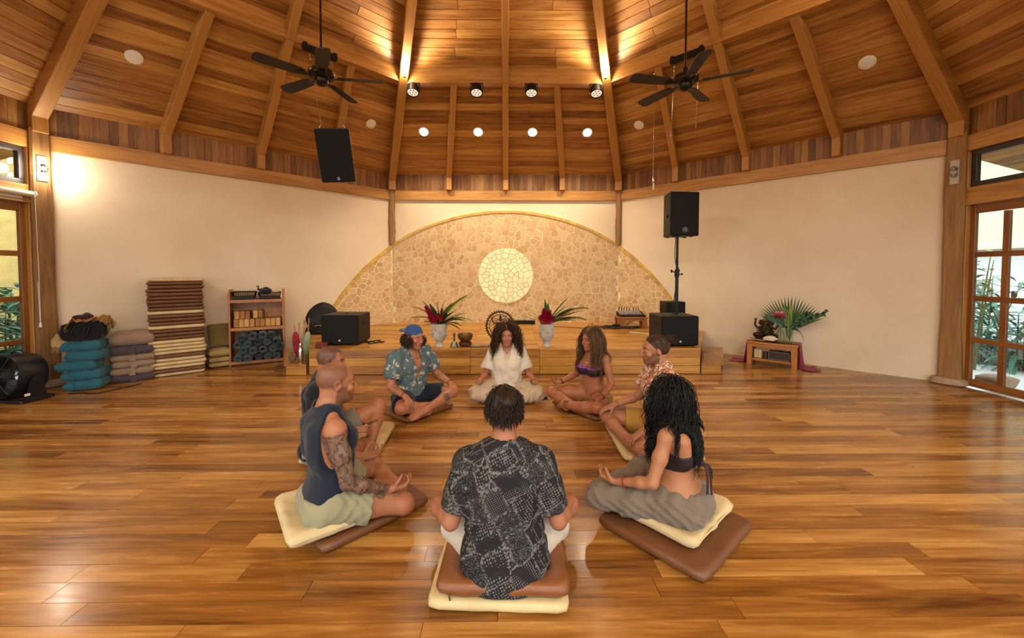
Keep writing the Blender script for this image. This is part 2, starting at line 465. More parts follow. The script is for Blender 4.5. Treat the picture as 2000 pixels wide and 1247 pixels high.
post('trim_3', VA(1), .09, ZT+.04, .17, .16, .012, 3, 'natural-edge timber post beside the garden doors')
post('trim_4', VA(6), .09, ZT+.04, .17, .16, .010, 4, 'timber post carrying the lit wall lamp')
for k, i in enumerate((2, 3, 4, 5)):
    post('trim_%d' % (5+k), VA(i), 0, ZT+.04, .17, .16, .008, 20+i, 'timber corner post behind the viewer, %s clockwise after the altar-side doors' % ['first', 'second', 'third', 'fourth'][k])
M_STONE = plain('rough pale stone', '#a98f74', .9, bump=(25., .8), var=.25)
def rough_stone(name, p, rot, size, label, seed):
    rs = np.random.RandomState(seed); m_ = MB(); m_.ell((0, 0, 0), 1, 14, 9)
    v = m_.v[0]; q = np.sign(v)*np.abs(v)**.45; q *= 1+.05*rs.randn(len(q), 1); m_.v[0] = q*np.array(size)/2*.95
    return put(name, m_, M_STONE, None, (p[0], p[1], size[2]/2*.93), rot, label, 'stone')
R_ = AP/math.cos(PI/8)-.10
rough_stone('post_stone', (XC+R_*math.sin(VA(1)), YC+R_*math.cos(VA(1))), -VA(1), (.34, .2, .1), 'rough stone foot under the post beside the garden doors', 1)
rough_stone('post_stone', (XC+R_*math.sin(VA(6)), YC+R_*math.cos(VA(6))), -VA(6), (.34, .2, .1), 'rough stone foot behind the blue blankets', 2)

# ---- glazed door walls
door_no = 0; win_no = 0
U0, U1 = -A+.10, A-.10
for i in (2, 6, 3, 4, 5):
    wl_ = WALL[i]
    m_ = MB(); m_.box((0, AP+.02, 2.35), (2*A-.12, .13, .215), b=.006); m_.box((0, AP-.045, 2.262), (2*A-.12, .03, .035)); put('door_head', m_, M_BEAM, wl_, smooth=None)
    for sg in (-1, 1):
        m_ = MB(); m_.box((sg*(A-.075), AP+.02, 1.45), (.10, .12, 2.9), g=2, b=.004); put('jamb', m_, M_BEAM, wl_, smooth=None)
    for sg in (-1, 1):
        win_no += 1; W_ = A-.14; uc = sg*(W_/2+.015)
        wn = thing('window_%d' % win_no, 'dark-framed transom window %s, %s' % ({2: 'above the altar-side doors', 6: 'above the fan-side doors', 3: 'behind the viewer past the altar-side doors', 4: 'directly behind the viewer', 5: 'behind the viewer past the fan-side doors'}[i], ('half nearer the stage' if (sg < 0) == (i == 2) else 'half farther from the stage') if i in (2, 6) else ('first half clockwise' if sg < 0 else 'second half clockwise')), 'window', kind='structure')
        wn.matrix_world = wall_mat(i) @ Matrix.Translation((uc, AP+.02, 2.68))
        m_ = MB(); hh = .22
        m_.box((0, 0, hh-.03), (W_, .06, .06), b=.004); m_.box((0, 0, -hh+.03), (W_, .06, .06), b=.004)
        m_.box((-W_/2+.03, 0, 0), (.06, .058, 2*hh-.12), b=.004); m_.box((W_/2-.03, 0, 0), (.06, .058, 2*hh-.12), b=.004)
        put('window_frame', m_, M_BLACKFRAME, wn, smooth=None)
        m_ = MB(); m_.box((0, .01, 0), (W_-.10, .006, 2*hh-.10)); put('pane', m_, M_GLASS, wn, smooth=None)
    if i not in (2, 6): continue
    n = 6; lw = (U1-U0)/n; st_ = .078; mu = .062; pw = (lw-2*st_-mu)/2
    rows = [(.115, .56), (.626, 1.067), (1.137, 1.604), (1.672, 2.135)]
    pane_me = None
    for k in range(n):
        door_no += 1; uc = U0+lw*(k+.5)
        d_ = thing('door_%d' % door_no, 'glazed timber door leaf, %s from the %s' % (('nearest', 'second', 'third', 'fourth', 'fifth', 'sixth')[k if i == 2 else n-1-k], 'post near the altar' if i == 2 else 'post with the lit lamp'), 'door', kind='structure')
        d_.matrix_world = wall_mat(i) @ Matrix.Translation((uc, AP+.03, 0))
        for sx in (-1, 1):
            m_ = MB(); m_.box((sx*(lw/2-st_/2-.002), 0, 1.128), (st_, .045, 2.22), g=2, b=.004); put('stile', m_, M_DOOR, d_, smooth=None)
        for z0, z1, nm in ((.02, .11, 'rail'), (2.138, 2.238, 'rail'), (.565, .622, 'muntin'), (1.07, 1.134, 'muntin'), (1.607, 1.669, 'muntin')):
            m_ = MB(); m_.box((0, 0, (z0+z1)/2), (lw-2*st_-.006, .04, z1-z0), b=.004); put(nm, m_, M_DOOR, d_, smooth=None)
        m_ = MB(); m_.box((0, -.001, 1.12), (mu, .036, 2.02), g=2, b=.004); put('muntin', m_, M_DOOR, d_, smooth=None)
        for z0, z1 in rows:
            for sx in (-1, 1):
                m_ = MB(); m_.box((sx*(mu/2+pw/2), .004, (z0+z1)/2), (pw+.01, .005, z1-z0+.02)); put('pane', m_, M_GLASS, d_, smooth=None)

# ================================================================ outside, seen through the glass
M_PAVE = plain('pale terrace paving', '#dedfdb', .7, bump=(30., .2), var=.06)
M_SOIL = plain('dark garden soil', '#3b3325', .95, var=.3)
mb = MB(); mb.prism([(XC+8.0/math.cos(PI/8)*math.sin(k*PI/4+PI/8), YC+8.0/math.cos(PI/8)*math.cos(k*PI/4+PI/8)) for k in range(8)], -.2, -.065)
put('terrace_paving', mb, M_PAVE, label='pale paved terrace outside the garden doors', cat='terrace', kind='structure', smooth=None)
mb = MB(); mb.box((0, 3, -.35), (60, 60, .25)); put('ground', mb, M_SOIL, label='dark garden soil beyond the terrace', cat='ground', kind='structure', smooth=None)
for i in (2, 6):
    pr_ = thing('porch_roof', 'board-lined porch ceiling seen through the transom %s' % ('above the altar-side doors' if i == 2 else 'by the lit wall lamp'), 'porch roof', kind='structure')
    pr_.matrix_world = wall_mat(i); y0, y1 = AP+.16, AP+2.3; z0, z1 = 3.34, 2.80; sl = (z1-z0)/(y1-y0)
    nb = 16
    for k in range(nb):
        ya = y0+(y1-y0)*k/nb; yb = y0+(y1-y0)*(k+1)/nb-.006; m_ = MB()
        v = [(-3.2, ya, z0+sl*(ya-y0)), (3.2, ya, z0+sl*(ya-y0)), (3.2, yb, z0+sl*(yb-y0)), (-3.2, yb, z0+sl*(yb-y0))]; v += [(x, y, z+.03) for x, y, z in v]
        m_.add(v, [(0, 1, 2, 3), (7, 6, 5, 4), (0, 4, 5, 1), (1, 5, 6, 2), (2, 6, 7, 3), (3, 7, 4, 0)]); put('board', m_, M_CEIL, pr_, smooth=None)
    for u in (-2.3, -1.1, .1, 1.3, 2.5):
        m_ = MB(); v = [(u+sx*.05, y, z0+sl*(y-y0)-dz) for sx in (-1, 1) for y, dz in ((y0, .16), (y1, .16), (y1, 0), (y0, 0))]
        m_.add(v, [(0, 1, 2, 3), (7, 6, 5, 4), (0, 4, 5, 1), (1, 5, 6, 2), (2, 6, 7, 3), (3, 7, 4, 0)]); put('rafter', m_, M_BEAM, pr_, smooth=None)
# neighbouring walls
M_OCHRE = plain('ochre rendered wall', '#d8b56a', .9, var=.12); M_PALE = plain('pale cream house wall', '#efe3bd', .9, var=.04)
mb = MB(); mb.box((-9.3, 3.9, 1.75), (.2, 9, 4.5)); put('garden_wall', mb, M_OCHRE, label='ochre rendered garden wall beyond the fan-side doors', cat='wall', kind='structure', smooth=None)
hs = thing('house', 'white and cream house wall beyond the altar-side doors', 'house', (11.6, 6.2, 0), kind='structure')
mb = MB(); mb.box((.6, 0, 3.6), (.7, 16, 3.2), b=.02); put('upper_wall', mb, M_PALE, hs, smooth=None)
mb = MB(); mb.box((.7, 0, .85), (.6, 16, 2.3), b=.02); put('lower_wall', mb, plain('white render', '#e9ece8', .9), hs, smooth=None)
mb = MB(); mb.box((.22, 0, 2.02), (.12, 16, .10), b=.01); put('string_course', mb, M_PALE, hs, smooth=None)

def leaf_mat(name, c1, c2, rough=.4):
    t = NT(name); rn = t.attr('rn').outputs['Fac']
    t.p(Base_Color=t.ramp(rn, [(0., srgb(c1)), (1., srgb(c2))]), Roughness=rough)
    for k, v in (('Transmission Weight', 0.), ('Subsurface Weight', 0.)): t.set(t.b.inputs[k], v)
    return t.m
M_LEAF = leaf_mat('garden leaf green', '#2f5a2a', '#7fae57'); M_LEAF2 = leaf_mat('bluish garden leaf', '#27503f', '#5f9a80')
M_STEM = plain('plant stem', '#5a5a2c', .6)
def leaf(m_, base, dirn, L, W, up=(0, 0, 1), droop=.3, fold=.25, n=5, rn=None, tip=1.):
    """one leaf blade bending under its weight; a folded strip along the midrib"""
    d = unit(dirn); upv = np.asarray(up, float); side = np.cross(d, upv)
    if np.linalg.norm(side) < .05: side = np.cross(d, [1., 0, 0])
    side = unit(side); nrm = np.cross(side, d); P = []; p = np.asarray(base, float).copy(); dd = d.copy()
    for k in range(n+1):
        s_ = k/n; wd = W*(math.sin(PI*min(1, s_**.8*.93+.05))**.8)*(1 if s_ < .98 else .1)
        nn = unit(np.cross(side, dd))
        P.append([p-side*wd/2+nn*wd*fold*.5, p, p+side*wd/2+nn*wd*fold*.5])
        p = p+dd*L/n; dd = unit(dd+np.array([0, 0, -droop/n*1.6]))
    m_.grid(np.array(P), rn=rn); return p
def shrub(name, label, loc, h, n, L, W, mat, spread=.6, droop=.5, seed=0, stems=5, low=.15):
    rs = np.random.RandomState(seed); t_ = thing(name, label, 'plant', loc); st_ = MB(); fo = MB()
    for s_ in range(stems):
        a = rs.rand()*2*PI; rr = spread*rs.rand(); tip = np.array([math.cos(a)*rr, math.sin(a)*rr, h*rs.uniform(.65, 1)]); b = np.array([math.cos(a)*.08, math.sin(a)*.08, 0])
        pts = [b+(tip-b)*q+np.array([0, 0, .1*math.sin(PI*q)]) for q in np.linspace(0, 1, 6)]; st_.tube(pts, [.014, .013, .012, .01, .008, .004], 5)
        for k in range(n//stems):
            q = rs.uniform(low, 1); p = b+(tip-b)*q; az = rs.rand()*2*PI; el = rs.uniform(-.1, .9)
            leaf(fo, p, (math.cos(az)*math.cos(el), math.sin(az)*math.cos(el), math.sin(el)), L*rs.uniform(.6, 1.15), W*rs.uniform(.7, 1.15), droop=droop, rn=rs.rand(), n=4)
    put('stem', st_, M_STEM, t_, smooth=60); put('foliage', fo, mat, t_, kind='stuff', smooth=180); return t_
G1, G2 = 'plants outside the altar-side doors', 'plants outside the fan-side doors'
right_garden = [
    ('broad-leaved sapling close behind the door glass nearest the post', 7.05, 5.95, 2.25, 46, .19, .11, M_LEAF, .35, .5, .5),
    ('long-leaved shrub in the middle of the altar-side garden', 7.75, 6.55, 1.55, 110, .55, .065, M_LEAF2, .40, .9, .1),
    ('arching dark shrub low behind the altar-side door panes', 7.7, 5.75, 1.25, 100, .5, .06, M_LEAF2, .42, .9, .05),
    ('tall arching shrub against the cream house', 8.7, 7.1, 1.9, 110, .6, .07, M_LEAF2, .5, .9, .1),
    ('dense low shrub beside the cream house', 8.75, 6.2, 1.4, 110, .5, .07, M_LEAF, .5, .9, .05),
    ('bluish shrub farthest along the altar-side doors', 8.0, 4.3, 1.6, 70, .6, .08, M_LEAF2, .5, .9, .1)]
left_garden = [
    ('bluish shrub close behind the fan-side door glass', -7.5, 6.0, 1.25, 100, .5, .09, M_LEAF2, .45, .9, .05),
    ('broad-leaved shrub against the ochre wall', -8.5, 6.8, 1.5, 90, .45, .15, M_LEAF2, .5, .7, .1),
    ('arching shrub beyond the black drum fan', -7.6, 4.7, 1.3, 80, .5, .09, M_LEAF, .5, .9, .1)]
for k, (lab, x, y, h, n, L, W, mt, sp, dr, low) in enumerate(right_garden+left_garden):
    shrub('garden_shrub', lab, (x, y, -.22), h, n, L, W, mt, sp, dr, 40+k, 5, low)
rough_stone('terrace_boulder', (6.0, 4.75), .3, (.42, .3, .16), 'rounded boulder on the terrace behind the door glass', 9)

# ================================================================ lamps of the room, plus added fill lamps behind the viewer
M_LAMPW = emit('lit lamp glass', (1, .86, .62), 130.); M_WHITE = plain('white plastic', '#e6e2da', .5)
M_BLACK = plain('black plastic', '#0d0c0c', .5, bump=(220., .15), spec=.3); M_BLACKM = plain('black metal', '#1a1917', .4, metal=.6)
tilt = math.atan(MS)
def ceil_pt(i, u, y): 
    return np.array(wall_mat(i)) @ np.array([u, y, ceil_z(y), 1])
def ceil_rot(i): return (Matrix.Rotation(-i*PI/4, 4, 'Z') @ Matrix.Rotation(tilt*-1, 4, 'X'))
nth = ['first', 'second', 'third', 'fourth']
for k, x in enumerate((-1.53, -.515, .505, 1.535)):
    yl = AP-.767; p = ceil_pt(0, x, yl)
    l_ = thing('recessed_light', 'lit recessed ceiling spotlight above the stage, %s from the fan-side hip rafter' % nth[k], 'ceiling light', group='recessed spotlights above the stage')
    l_.matrix_world = Matrix.Translation(p[:3]) @ ceil_rot(0)
    m_ = MB(); m_.lathe([(.095, .0), (.098, -.012), (.078, -.016), (.07, -.004), (.07, .0)], 28, cap=False); put('trim_ring', m_, M_WHITE, l_)
    m_ = MB(); m_.lathe([(.069, -.006), (.04, -.010), (.002, -.011)], 28); put('lens', m_, M_LAMPW, l_)
    light('spot', 'SPOT', (0, 0, -.05), 110, WARM2, l_, spot_size=math.radians(112), spot_blend=.7, shadow_soft_size=.06, aim=tuple(np.array(ceil_rot(0).to_3x3().inverted() @ Vector((0, 0, -1)))))
rear_fill = [(4, -1.53), (4, -.515), (4, .505), (4, 1.535), (3, -1.2), (3, 1.2), (5, -1.2), (5, 1.2), (2, 1.2), (6, -1.2)]  # unseen ceiling lamps added behind the viewer to brighten the right wall and floor
rl = ['first', 'second', 'third', 'fourth', 'fifth', 'sixth', 'seventh', 'eighth', 'ninth', 'tenth']
for k, (i, x) in enumerate(rear_fill):
    p = ceil_pt(i, x, AP-.767); l_ = thing('recessed_light', 'added unseen ceiling fill spotlight behind the viewer, %s in the row' % rl[k], 'ceiling light', group='added fill spotlights behind the viewer')
    l_.matrix_world = Matrix.Translation(p[:3]) @ ceil_rot(i)
    m_ = MB(); m_.lathe([(.095, .0), (.098, -.012), (.078, -.016), (.07, -.004), (.07, .0)], 28, cap=False); put('trim_ring', m_, M_WHITE, l_)
    m_ = MB(); m_.lathe([(.069, -.006), (.04, -.010), (.002, -.011)], 28); put('lens', m_, M_LAMPW, l_)
    light('spot', 'SPOT', (0, 0, -.05), 100, WARM2, l_, spot_size=math.radians(150), spot_blend=.9, shadow_soft_size=.06)
for i, us in ((7, (-1.5, 1.55)), (1, (-1.55, 1.5))):
    for u in us:
        p = ceil_pt(i, u, AP-.776); o = thing('ceiling_speaker', 'white round ceiling disc %s' % {(7, -1.5): 'near the lit wall lamp side', (7, 1.55): 'behind the hanging loudspeaker', (1, -1.55): 'left of the empty hanging chains', (1, 1.5): 'above the garden doors side'}[(i, u)], 'ceiling speaker')
        o.matrix_world = Matrix.Translation(p[:3]) @ ceil_rot(i)
        m_ = MB(); m_.lathe([(.088, 0), (.088, -.008), (.082, -.012)], 28); put('rim', m_, M_WHITE, o)
        m_ = MB(); m_.lathe([(.078, -.010), (.05, -.0145), (.002, -.016)], 28); put('grille', m_, M_WHITE, o)
# uplights on the ring corners
for i in range(8):
    vis = i in (7, 0); r = RING/math.cos(PI/8)-.17
    o = thing('uplight', {7: 'bright uplight at the ring corner beside the hanging loudspeaker', 0: 'bright uplight at the ring corner beside the empty chains'}.get(i, 'uplight on the ring corner above the viewer, %s clockwise from the altar side' % ['', 'first', 'second', 'third', 'fourth', 'fifth', 'sixth', ''][i]), 'uplight')
    o.matrix_world = Matrix.Translation((XC+r*math.sin(VA(i)), YC+r*math.cos(VA(i)), 4.56)) @ Matrix.Rotation(-VA(i), 4, 'Z')
    m_ = MB(); m_.lathe([(.012, -.02), (.022, -.018), (.022, .0), (.014, .004)], 16); put('body', m_, M_BLACKM, o)
    m_ = MB(); m_.ell((0, -.012, .018), (.034, .034, .03), 14, 8); put('lens', m_, M_LAMPW, o)
    light('beam', 'SPOT', (0, -.03, .09), 340 if vis else 480, WARM2, o, spot_size=math.radians(150), spot_blend=.9, shadow_soft_size=.04, aim=(0, -.45, 1))
# wall lamps on the posts
def sconce(i, lit, label):
    R = AP/math.cos(PI/8)-.15; ang = VA(i)
    o = thing('wall_lamp', label, 'wall lamp')
    o.matrix_world = Matrix.Translation((XC+R*math.sin(ang), YC+R*math.cos(ang), 2.665)) @ Matrix.Rotation(-ang, 4, 'Z')
    m_ = MB(); m_.box((0, .014, 0), (.085, .012, .30), b=.003); put('back_plate', m_, plain('brushed steel plate', '#b9b2a6', .35, metal=.7), o)
    m_ = MB()
    for z in (-.06, .06): m_.lathe([(.02, 0), (.02, .035), (.014, .045)], 14, Rx(0) if z > 0 else Rx(PI), (0, -.02, z*.35)); m_.tube([(0, .012, z*.5), (0, -.02, z*.5)], .006, 6)
    m_.tube([(-.03, .0, -.05), (-.035, -.035, 0), (-.03, 0, .05)], .004, 6); m_.tube([(.03, .0, -.05), (.035, -.035, 0), (.03, 0, .05)], .004, 6)
    put('lamp_holder', m_, M_BLACKM if lit else plain('tarnished steel', '#8d877c', .4, metal=.7), o)
    if lit:
        for z in (-.085, .085):
            m_ = MB(); m_.ell((0, -.02, z), (.03, .03, .042), 14, 10); put('bulb', m_, emit('bright bulb', (1, .93, .8), 110.), o)
        light('glow', 'POINT', (0, -.11, 0), 11, (1, .86, .66), o, shadow_soft_size=.06)
    return o
sconce(6, True, 'lit double wall lamp on the post by the fan-side doors')
sconce(1, False, 'unlit steel wall lamp plate on the post by the garden doors')
# stage lamps clamped under the ring beam
M_LED = emit('faint led lens', (1, .93, .8), .55)
for k, x in enumerate((-1.54, -.50, .40, 1.47)):
    o = thing('stage_lamp', 'black round stage lamp under the ring beam, %s from the fan side' % nth[k], 'stage lamp', (x, YC+RING-.02, 4.50), group='stage lamps under the ring beam')
    m_ = MB(); m_.box((0, .02, .02), (.2, .03, .02)); m_.box((-.1, .02, -.05), (.012, .03, .14)); m_.box((.1, .02, -.05), (.012, .03, .14)); put('yoke', m_, M_BLACKM, o)
    Rt = Rx(-.35); m_ = MB(); m_.lathe([(.05, .06), (.085, .05), (.09, -.06), (.1, -.075), (.1, -.09), (.088, -.09), (.085, -.07)], 22, Rt, (0, .0, -.07), cap=False); m_.lathe([(.085, .05), (.001, .06)], 22, Rt, (0, 0, -.07), cap=False); put('housing', m_, M_BLACK, o)
    m_ = MB(); m_.lathe([(.086, -.076), (.001, -.078)], 22, Rt, (0, 0, -.07), cap=False); lens = put('lens', m_, M_LED, o)
    m_ = MB()
    for a, r in [(q*PI/3, .05) for q in range(6)]+[(0, 0)]: m_.lathe([(.018, -.080), (.012, -.083), (.001, -.084)], 10, Rt, Rt @ np.array([r*math.cos(a), r*math.sin(a), 0])+np.array([0, 0, -.07]))
    put('led_cluster', m_, M_WHITE, lens)

# ================================================================ STAGE
ST = .36; SY = 5.45
def stage_half(y):
    return min(2.71+(y-SY)*.545, A+(D-y)-.012)
stage = thing('stage', 'low honey-coloured teak stage in front of the stone arch', 'stage', (XC+.01, SY, 0))
mb = MB(); ys = [SY+.02, 7.08, 8.27]
pl = [(-stage_half(y)+.02, y-SY) for y in ys]+[(stage_half(y)-.02, y-SY) for y in ys[::-1]]
mb.prism(pl, .0, ST-.014); put('carcass', mb, M_BACK, stage, smooth=None)
def quad_prism(m_, q, z0, z1, g=0, gcx=None):
    v = [(x, y, z0) for x, y in q]+[(x, y, z1) for x, y in q]
    m_.add(v, [(3, 2, 1, 0), (4, 5, 6, 7), (0, 1, 5, 4), (1, 2, 6, 5), (2, 3, 7, 6), (3, 0, 4, 7)], g=g)
y = SY-.012; k = 0
while y < 8.26:
    y1 = min(y+.108, 8.268); h0, h1 = stage_half(max(y, SY)), stage_half(y1); cuts = [-.49, .47]
    for lo, hi in ((-h0, -.49), (.47, h0)): cuts.append(random.uniform(lo+.5, hi-.5))
    cuts = sorted(cuts); E_ = [(-h0, -h1)]+[(c, c) for c in cuts]+[(h0, h1)]
    for (a0, a1), (b0, b1) in zip(E_, E_[1:]):
        g = .0012; m_ = MB(); quad_prism(m_, [(a0+g, y+g-SY), (b0-g, y+g-SY), (b1-g, y1-g-SY), (a1+g, y1-g-SY)], ST-.014, ST+random.uniform(-.0005, .0005))
        put('top_plank', m_, M_STAGE, stage, smooth=None)
    y = y1
for r in range(3):
    z0, z1 = .006+r*.114, .006+(r+1)*.114-.003
    for a0, b0 in ((-2.71, -.49), (-.49, .47), (.47, 2.71)):
        m_ = MB(); m_.box(((a0+b0)/2, 0, (z0+z1)/2), (b0-a0-.004, .022, z1-z0), b=.002); put('front_plank', m_, M_STAGE, stage, smooth=None)
    for sg in (-1, 1):
        a_, b_ = np.array([sg*2.705, .012]), np.array([sg*stage_half(7.08)-sg*.01, 1.63]); L = np.linalg.norm(b_-a_); an = math.atan2(b_[1]-a_[1], b_[0]-a_[0])
        m_ = MB(); m_.box((*(a_+b_)/2, (z0+z1)/2), (L, .022, z1-z0), Rz(an), b=.002); put('side_plank', m_, M_STAGE, stage, smooth=None)
# steps running along the stage flanks
for sg, lab in ((-1, 'low teak step along the stage flank, holding the bottle and cloths'), (1, 'empty low teak step along the stage flank on the altar side')):
    st_ = thing('stage_step', lab, 'step', (XC+sg*2.735, SY-.02, 0)); dx = sg*.545; L = 1.15 if sg > 0 else .85; H = .155
    def para(x0, x1, ya, yb): return [(sg*x0+dx*ya, ya), (sg*x1+dx*ya, ya), (sg*x1+dx*yb, yb), (sg*x0+dx*yb, yb)]
    m_ = MB(); q = para(.0, .27, .02, L); quad_prism(m_, q if sg > 0 else q[::-1], .0, H-.03); put('riser_body', m_, M_STAGE, st_, smooth=None)
    m_ = MB(); m_.box((sg*.137, .01, .062), (.274, .022, .118), b=.002); put('riser', m_, M_STAGE, st_, smooth=None)
    m_ = MB(); q = para(.0, .30, -.012, L+.01); quad_prism(m_, q if sg > 0 else q[::-1], H-.03, H, g=1); put('tread', m_, M_STAGE, st_, smooth=None)

# ================================================================ STONE ARCH
def arch_pt(u, z, d):
    if abs(u) <= A: return wp(0, u, z, d)
    return wp(7, A-(-u-A), z, d) if u < 0 else wp(1, -A+(u-A), z, d)
AR, AZ = 4.35, -1.66; MOON = (.0, 1.343); MR = .565
t = NT('tan crazy-paving stone'); rn = t.attr('rn').outputs['Fac']; nz = t.noise(t.attr('gc').outputs['Vector'], 14., 4.)
c = t.ramp(rn, [(0., srgb('#bb9563')), (.12, srgb('#c6a374')), (.45, srgb('#ceae7f')), (.8, srgb('#d6b98c')), (1., srgb('#c49c6a'))])
t.p(Base_Color=t.mix(t.mr(nz.outputs[0],   .35, .7, 0., .18), c, srgb('#a67c4c')), Roughness=.75); t.bump(nz.outputs[0], .35, .006); M_CRAZY = t.m
M_GROUT = plain('pale lime grout', '#eddcb6', .9, bump=(80., .2))
M_RIM = plain('yellow sandstone edging', '#c9a24e', .8, var=.25, bump=(30., .3))
t = NT('backlit onyx'); rn = t.attr('rn').outputs['Fac']; nz = t.noise(t.attr('gc').outputs['Vector'], 9., 4.)
ec = t.mix(nz.outputs[0], (1., .86, .34), (1., .95, .56))
t.p(Base_Color=(.5, .43, .23), Roughness=.4, Emission_Color=ec, Emission_Strength=t.math('MULTIPLY_ADD', rn, .16, .26)); M_ONYX = t.m
t = NT('backlit resin joint'); t.p(Base_Color=(.4, .3, .1), Emission_Color=(.8, .5, .12), Emission_Strength=.16); M_ONYXJ = t.m

def clip(poly, n, c):
    """keep the side with p.n <= c"""
    out = []; m = len(poly)
    for i in range(m):
        p, q = poly[i], poly[(i+1) % m]; a_, b_ = p[0]*n[0]+p[1]*n[1]-c, q[0]*n[0]+q[1]*n[1]-c
        if a_ <= 0: out.append(p)
        if a_*b_ < 0: s_ = a_/(a_-b_); out.append((p[0]+(q[0]-p[0])*s_, p[1]+(q[1]-p[1])*s_))
    return out
def voronoi(P, gap, extra):
    P = np.array(P); res = []
    for i, p in enumerate(P):
        dd = np.sum((P-p)**2, 1); nb = np.argsort(dd)[1:22]; poly = [(p[0]+x, p[1]+y) for x, y in ((-.4, -.4), (.4, -.4), (.4, .4), (-.4, .4))]
        g = gap*random.uniform(.7, 1.5)
        for j in nb:
            n = P[j]-p; L = np.linalg.norm(n); n = n/L; poly = clip(poly, n, n @ p+L/2-g)
            if len(poly) < 3: break
        for n, c in extra(p):
            if len(poly) >= 3: poly = clip(poly, n, c)
        if len(poly) >= 3:
            ar = abs(sum(poly[k][0]*poly[(k+1) % len(poly)][1]-poly[(k+1) % len(poly)][0]*poly[k][1] for k in range(len(poly))))/2
            if ar > .0008: res.append((ar, poly))
    return res
arch = thing('stone_arch', 'half-round arch of tan crazy-paving stones on the stage wall', 'stone arch', (XC, D-.05, ST))
inv = np.array([XC, D-.05, ST])
um = math.sqrt(AR**2-(ST-AZ)**2)
mb = MB()                                              # mortar bed, folded round the corners
us = sorted(set(list(np.linspace(-um, um, 61))+[-A, A]))
top = lambda u, r=AR: max(ST, AZ+math.sqrt(max(0, r*r-u*u)))
for u0, u1 in zip(us, us[1:]):
    dd = .035; q = [arch_pt(u0, ST, dd), arch_pt(u1, ST, dd), arch_pt(u1, top(u1, AR-.02), dd), arch_pt(u0, top(u0, AR-.02), dd), arch_pt(u0, ST, .002), arch_pt(u1, ST, .002), arch_pt(u1, top(u1, AR-.02), .002), arch_pt(u0, top(u0, AR-.02), .002)]
    mb.add(np.array(q)-inv, [(0, 1, 2, 3), (3, 2, 6, 7)])
put('mortar_bed', mb, M_GROUT, arch, smooth=None)
seeds = []; cs = .122
for r in range(44):
    for c_ in range(-38, 39):
        u = (c_+.5*(r % 2))*cs+random.uniform(-.46, .46)*cs; z = ST-.05+r*cs*.87+random.uniform(-.46, .46)*cs
        if random.random() < .07: continue
        if math.hypot(u, z-AZ) < AR and abs(u) < um+.1 and math.hypot(u-MOON[0], z-MOON[1]) > MR+.02: seeds.append((u, z))
def ex(p):
    o = []; d_ = np.array([p[0], p[1]-AZ]); n = d_/np.linalg.norm(d_)
    for da in (-.02, 0, .02):
        an = math.atan2(n[1], n[0])+da; n2 = np.array([math.cos(an), math.sin(an)]); o.append((n2, n2[1]*AZ+AR-.062))
    d_ = np.array([p[0]-MOON[0], p[1]-MOON[1]]); L = np.linalg.norm(d_)
    if L < MR+.3: n = -d_/L; o.append((n, n @ np.array(MOON)-(MR+.012)))
    o.append((np.array([0, -1.]), -(ST+.004)))
    if abs(p[0]) < A: o += [(np.array([1., 0]), A-.019), (np.array([-1., 0]), A-.019)]
    elif p[0] > 0: o.append((np.array([-1., 0]), -A-.019))
    else: o.append((np.array([1., 0]), -A-.019))
    return o
st_list = sorted(voronoi(seeds, .006, ex), key=lambda q: -q[0]); rest = MB()
def stone_mesh(m_, poly, f_pt, d0, d1, ch=.006):
    n = len(poly); c = np.mean(poly, 0); inn = [tuple(c+(np.array(p)-c)*(1-ch/max(.02, np.linalg.norm(np.array(p)-c)))) for p in poly]
    v = [f_pt(*p, d0) for p in poly]+[f_pt(*p, d1-.0015) for p in poly]+[f_pt(*p, d1) for p in inn]
    f = [tuple(2*n+k for k in range(n))]
    for L in (0, n): f += [(L+k, L+(k+1) % n, L+n+(k+1) % n, L+n+k) for k in range(n)]
    m_.add(np.array(v)-inv, f)
for k, (ar, poly) in enumerate(st_list):
    m_ = MB() if k < 300 else rest; stone_mesh(m_, poly, arch_pt, .03, .0385+random.uniform(0, .002), .003)
    if k < 300: put('stone', m_, M_CRAZY, arch, smooth=None)
put('small_stones', rest, M_CRAZY, arch, kind='stuff', smooth=None)
an0 = math.asin((ST-AZ)/AR); nseg = 56                  # edging stones
for k in range(nseg):
    a0, a1 = an0+(PI-2*an0)*k/nseg, an0+(PI-2*an0)*(k+1)/nseg-.0008; r0, r1 = AR-.052, AR+random.uniform(-.004, .004)
    ring = [(r0*math.cos(a0), r0*math.sin(a0)+AZ), (r1*math.cos(a0), r1*math.sin(a0)+AZ), (r1*math.cos(a1), r1*math.sin(a1)+AZ), (r0*math.cos(a1), r0*math.sin(a1)+AZ)]
    m_ = MB(); stone_mesh(m_, ring, arch_pt, .002, .052, .004); put('edging_stone', m_, M_RIM, arch, smooth=None)
moon = thing('moon_medallion', 'glowing round medallion of pale yellow onyx pieces in the arch', 'wall medallion', (XC, D-.05, ST))
mb = MB(); n = 64; v = [arch_pt(MOON[0]+(MR+.004)*math.cos(2*PI*k/n), MOON[1]+(MR+.004)*math.sin(2*PI*k/n), .043) for k in range(n)]; v2 = [arch_pt(MOON[0]+(MR+.004)*math.cos(2*PI*k/n), MOON[1]+(MR+.004)*math.sin(2*PI*k/n), .03) for k in range(n)]
mb.add(np.array(v+v2)-inv, [tuple(range(n))]+[(k, (k+1) % n, n+(k+1) % n, n+k) for k in range(n)]); put('joint_resin', mb, M_ONYXJ, moon, smooth=None)
seeds = []; cs = .112
